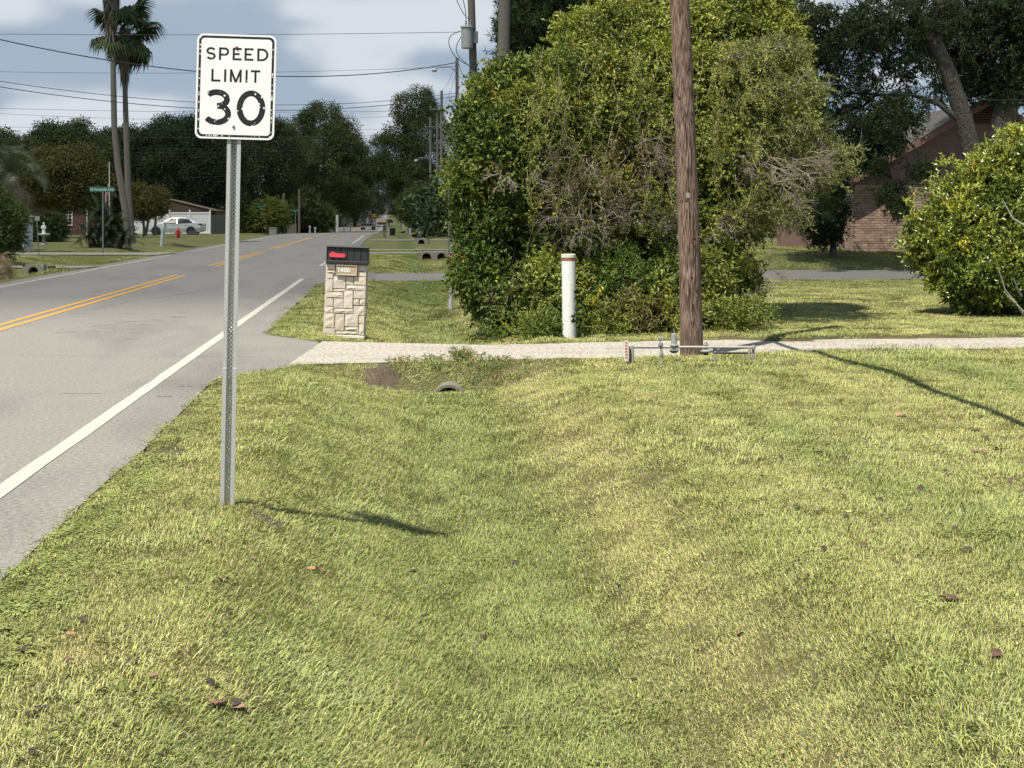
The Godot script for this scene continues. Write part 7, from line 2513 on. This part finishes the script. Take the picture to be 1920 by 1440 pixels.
	for sx: float in [-1.0, 1.0]:
		var b4 := B.new()
		b4.box(T(Vector3(sx * 0.82, 0.85, 2.5)), Vector3(0.16, 0.34, 0.04), 0.01)
		put("tail_light", b4.mesh(), mat(0.3, 0.02, 0.02, 0.3), t)
		for z: float in [-1.6, 1.6]:
			var w := B.new()
			w.lathe(Transform3D(Basis(Vector3(0, 0, 1), PI * 0.5), Vector3(sx * 0.8, 0.36, z)), [[0.0, -0.13], [0.33, -0.13], [0.36, -0.1], [0.36, 0.1], [0.33, 0.13], [0.0, 0.13]], 16)
			put("wheel", w.mesh(), M.dark_iron, t)
	# yellow machine
	var y := thing("yellow_loader", "tiny yellow machine at the far end of the road", "loader", on_ground(P(700, 407, 330)))
	var ym := mat(0.5, 0.28, 0.03, 0.5)
	for e in [["body", 0, 0.9, 1.6, 0.7, 2.4], ["cab", 0.1, 1.7, 1.0, 0.9, 1.0], ["bucket", 0, 0.5, 1.9, 0.5, 0.6]]:
		var yb := B.new()
		yb.box(T(Vector3(e[1], e[2], 1.6 if e[0] == "bucket" else 0.0)), Vector3(e[3], e[4], e[5]), 0.08)
		put(e[0], yb.mesh(), M.glass if e[0] == "cab" else ym, y)
	for sx: float in [-1.0, 1.0]:
		for z: float in [-0.8, 0.8]:
			var w := B.new()
			w.lathe(Transform3D(Basis(Vector3(0, 0, 1), PI * 0.5), Vector3(sx * 0.75, 0.45, z)), [[0.0, -0.16], [0.42, -0.16], [0.45, 0.0], [0.42, 0.16], [0.0, 0.16]], 12)
			put("wheel", w.mesh(), M.dark_iron, y)

# ------------------------------------------------------------------ far utility poles and wires
func far_pole(label: String, px: float, d: float, top_y: float, r: float, lean := 0.0, arms := []) -> Node3D:
	var base := P(px, 440, d)
	base.y = ground_h(base.x, base.z)
	var o := thing("utility_pole", label, "utility pole", base, "wooden utility poles farther along the road")
	o.rotation.z = deg_to_rad(lean)
	var h := P(px, top_y, d).y - base.y
	var b := B.new()
	b.tube([Vector3(0, -0.5, 0), Vector3(0, h * 0.5, 0), Vector3(0, h, 0)], [r * 1.25, r * 1.08, r * 0.9], 10)
	put("shaft", b.mesh(), M.grey_wood, o)
	for a in arms:
		var y: float = P(px, a[0], d).y - base.y
		var c := B.new()
		c.box(T(Vector3(a[1], y, 0.15)), Vector3(a[2], 0.1, 0.09), 0.01)
		put("crossarm", c.mesh(), M.grey_wood, o)
		for s: float in [-0.45, 0.45]:
			var i := B.new()
			i.lathe(T(Vector3(a[1] + s * a[2], y + 0.05, 0.15)), [[0.02, 0.0], [0.02, 0.08], [0.06, 0.1], [0.05, 0.18], [0.0, 0.22]], 8)
			put("insulator", i.mesh(), M.casting, o)
	return o

func street_lamp_arm(o: Node3D, d: float, px: float, y_px: float, x1: float, drop: float) -> void:
	var y: float = P(px, y_px, d).y - o.position.y
	var b := B.new()
	b.tube([Vector3(0, y - 0.2, 0.12), Vector3(x1 * 0.3, y + 0.15, 0.12), Vector3(x1 * 0.7, y + 0.12, 0.12), Vector3(x1, y - drop, 0.12)], [0.035, 0.032, 0.03, 0.03], 6)
	put("lamp_arm", b.mesh(), M.post_steel, o)
	var l := B.new()
	l.lathe(T(Vector3(x1, y - drop - 0.22, 0.12)), [[0.0, 0.0], [0.14, 0.02], [0.18, 0.14], [0.1, 0.26], [0.0, 0.28]], 10)
	put("lamp_head", l.mesh(), mat(0.42, 0.43, 0.44, 0.5), o)

func wire(label: String, a: Vector3, z: Vector3, sag: float, r: float) -> void:
	var b := B.new()
	var pts := []
	var rr := []
	for i in 33:
		var t := i / 32.0
		pts.append(a.lerp(z, t) - Vector3(0, 4.0 * sag * t * (1.0 - t), 0))
		rr.append(r)
	b.tube(pts, rr, 4, Color.WHITE, false)
	tag(put("overhead_wire", b.mesh(), M.wire), label, "wire", "overhead wires")

func poles_and_wires() -> void:
	far_pole("weathered pole just left of the pine above the bush", 937, 46, -330, 0.17, -1.0)
	var tp := far_pole("leaning pole that carries the grey transformer can", 897, 60, -240, 0.15, 1.6)
	var can := thing("transformer", "grey transformer can hung on the leaning utility pole", "transformer", P(876, 90, 59.7))
	var b := B.new()
	b.lathe(Transform3D.IDENTITY, [[0.0, -0.02], [0.22, -0.02], [0.24, 0.0], [0.25, 0.82], [0.29, 0.84], [0.28, 0.9], [0.0, 0.95]], 18)
	put("tank", b.mesh(), mat(0.36, 0.38, 0.39, 0.5), can)
	for x: float in [-0.05, 0.14]:
		var c := B.new()
		c.lathe(T(Vector3(x, 0.92, 0)), [[0.05, 0.0], [0.03, 0.05], [0.05, 0.1], [0.03, 0.14], [0.045, 0.19], [0.02, 0.24], [0.0, 0.25]], 8)
		put("bushing", c.mesh(), M.casting, can)
	var br := B.new()
	br.box(T(Vector3(0.3, 0.45, 0)), Vector3(0.3, 0.5, 0.08), 0.01)
	put("bracket", br.mesh(), M.post_steel, can)
	for e in [[[-0.28, 0.7, 0.1], [-0.75, 0.35, 0.2], [-0.5, -0.35, 0.1], [0.1, -0.75, 0.1]], [[-0.24, 0.45, 0.15], [-0.45, -0.1, 0.2], [-0.1, -0.6, 0.1], [0.3, -0.85, 0.1]], [[-0.05, 1.15, 0], [-0.1, 1.7, 0.1], [-0.3, 2.4, 0.1]], [[0.14, 1.15, 0], [-0.2, 1.5, 0.0], [-0.6, 2.4, 0.1]]]:
		var lb := B.new()
		var pts := []
		for p in e: pts.append(Vector3(p[0], p[1], p[2]))
		var cu := Curve3D.new()
		for q in pts.size():
			var tan: Vector3 = (pts[mini(q + 1, pts.size() - 1)] - pts[maxi(q - 1, 0)]) * 0.22
			cu.add_point(pts[q], -tan, tan)
		var baked := []
		var rr := []
		for q in 19:
			baked.append(cu.sample_baked(cu.get_baked_length() * q / 18.0))
			rr.append(0.016)
		lb.tube(baked, rr, 5, Color.WHITE, false)
		put("lead_wire", lb.mesh(), M.wire, can)
	var sl := far_pole("slim pole with a cobra head street light above the road", 858, 96, 108, 0.115, 0.2)
	street_lamp_arm(sl, 96, 858, 130, -1.5, -0.02)
	far_pole("pole with a single crossarm beyond the street light pole", 828, 122, 170, 0.12, 0, [[205, -0.4, 1.2]])
	far_pole("short grey pole close behind the crossarm pole", 820, 138, 215, 0.11, 0)
	var s2 := far_pole("distant pole with a curved lamp arm over the right verge", 807, 150, 220, 0.12, 0, [[238, 0.2, 1.6], [290, 0.6, 0.9]])
	street_lamp_arm(s2, 150, 807, 298, -1.5, 0.1)
	var l1 := far_pole("left of the two distant poles with small lamps", 579, 220, 304, 0.13, 0, [])
	street_lamp_arm(l1, 220, 579, 338, 1.3, 0.0)
	var l2 := far_pole("right of the two distant poles with small lamps", 602, 250, 312, 0.14, 0, [[318, -0.4, 1.4], [328, 0.2, 1.0]])
	street_lamp_arm(l2, 250, 602, 357, 1.2, 0.0)
	far_pole("short wooden post between the far fence and hedge", 532, 152, 362, 0.13, 0)
	far_pole("slender wooden post beside the far hedge", 561, 156, 354, 0.1, 0)
	far_pole("thin pale pole among the trees right of the distant road", 766, 190, 393, 0.1, 0)
	far_pole("leaning pale pole among the dark trees past the far posts", 752, 230, 335, 0.1, 0)
	# wires over the road
	wire("thick black cable sagging across the sky behind the sign", P(-330, -12, 60), P(857, 117, 96), 2.0, 0.0281)
	wire("topmost thin wire across the sky", P(-260, 60, 62), P(866, 60, 60), 0.12, 0.0109)
	wire("thin wire below the thick cable on the left", P(-260, 128, 75), P(857, 124, 96), 0.35, 0.0109)
	wire("upper wire of the sagging pair below the thick cable", P(-330, 92, 62), P(857, 174, 96), 1.5, 0.0156)
	wire("lower wire of the sagging pair below the thick cable", P(-330, 98, 66), P(857, 180, 96), 1.7, 0.0203)
	wire("thin wire passing behind the foot of the digits 30", P(-260, 194, 80), P(858, 206, 96), 0.3, 0.0101)
	wire("thin wire just above the left tree tops", P(-260, 196, 84), P(858, 210, 122), 0.8, 0.0101)
	wire("thin wire brushing the left tree tops", P(-260, 230, 90), P(828, 240, 122), 0.3, 0.0101)
	wire("upper thin wire in front of the dark trees", P(-260, 246, 95), P(828, 250, 122), 0.4, 0.0101)
	wire("second thin wire in front of the dark trees", P(-260, 262, 100), P(820, 268, 138), 0.6, 0.0101)
	wire("third thin wire in front of the dark trees", P(-260, 276, 105), P(820, 270, 138), 0.6, 0.0109)
	wire("fourth thin wire in front of the dark trees", P(-260, 290, 110), P(807, 282, 150), 0.4, 0.0109)
	wire("fifth thin wire in front of the dark trees", P(330, 334, 140), P(807, 300, 150), 0.3, 0.0109)
	wire("wire from the left lamp pole towards the right poles", P(579, 306, 220), P(807, 296, 150), 0.6, 0.0156)
	wire("wire from the right lamp pole towards the right poles", P(602, 318, 250), P(807, 304, 150), 0.8, 0.0156)
	wire("low wire between the distant lamp poles and the far trees", P(579, 345, 220), P(807, 336, 150), 1.2, 0.0156)
	wire("lowest wire over the distant road", P(602, 372, 250), P(752, 376, 230), 0.6, 0.0195)
	wire("wire along the right poles at their tops", P(858, 108, 96), P(828, 170, 122), 0.4, 0.0109)
	wire("wire along the right poles below their tops", P(858, 128, 96), P(820, 216, 138), 0.6, 0.0109)
	wire("farther wire along the right poles", P(828, 172, 122), P(807, 221, 150), 0.3, 0.0109)
	wire("cable looping from the transformer pole to the street light pole", P(897, 118, 60), P(858, 112, 96), 0.9, 0.0234)
	wire("service wire crossing the shade tree towards the brick house", P(1395, 122, 30), P(1950, 186, 40), 0.25, 0.0109)

func _ready() -> void:
	rng.seed = 20240911
	nz.seed = 3
	nz.frequency = 0.02
	nz.noise_type = FastNoiseLite.TYPE_SIMPLEX_SMOOTH
	nz.fractal_octaves = 3
	nz2.seed = 8
	nz2.frequency = 0.05
	nz2.noise_type = FastNoiseLite.TYPE_SIMPLEX_SMOOTH
	nz2.fractal_octaves = 2
	camera_and_light()
	cloud()
	materials()
	ground()
	road()
	drives()
	print("setting ", Time.get_ticks_msec())
	for k in ["vine", "spray", "citrus", "hang", "far", "pine", "weed"]:
		CL[k] = [cluster(k), cluster(k), cluster(k)]
	brick_house()
	speed_sign()
	mailbox()
	marker_pipe()
	orange_post()
	utility_pole_near()
	vine_cable()
	gas_pipes()
	culvert()
	print("near ", Time.get_ticks_msec())
	overgrown_bush()
	citrus_bush()
	trees()
	palms()
	crape_myrtle()
	print("plants ", Time.get_ticks_msec())
	left_side()
	fences()
	sedan()
	right_far()
	poles_and_wires()
	culvert_weeds()
	fallen_leaves()
	lay_grass()
	print("done ", Time.get_ticks_msec())
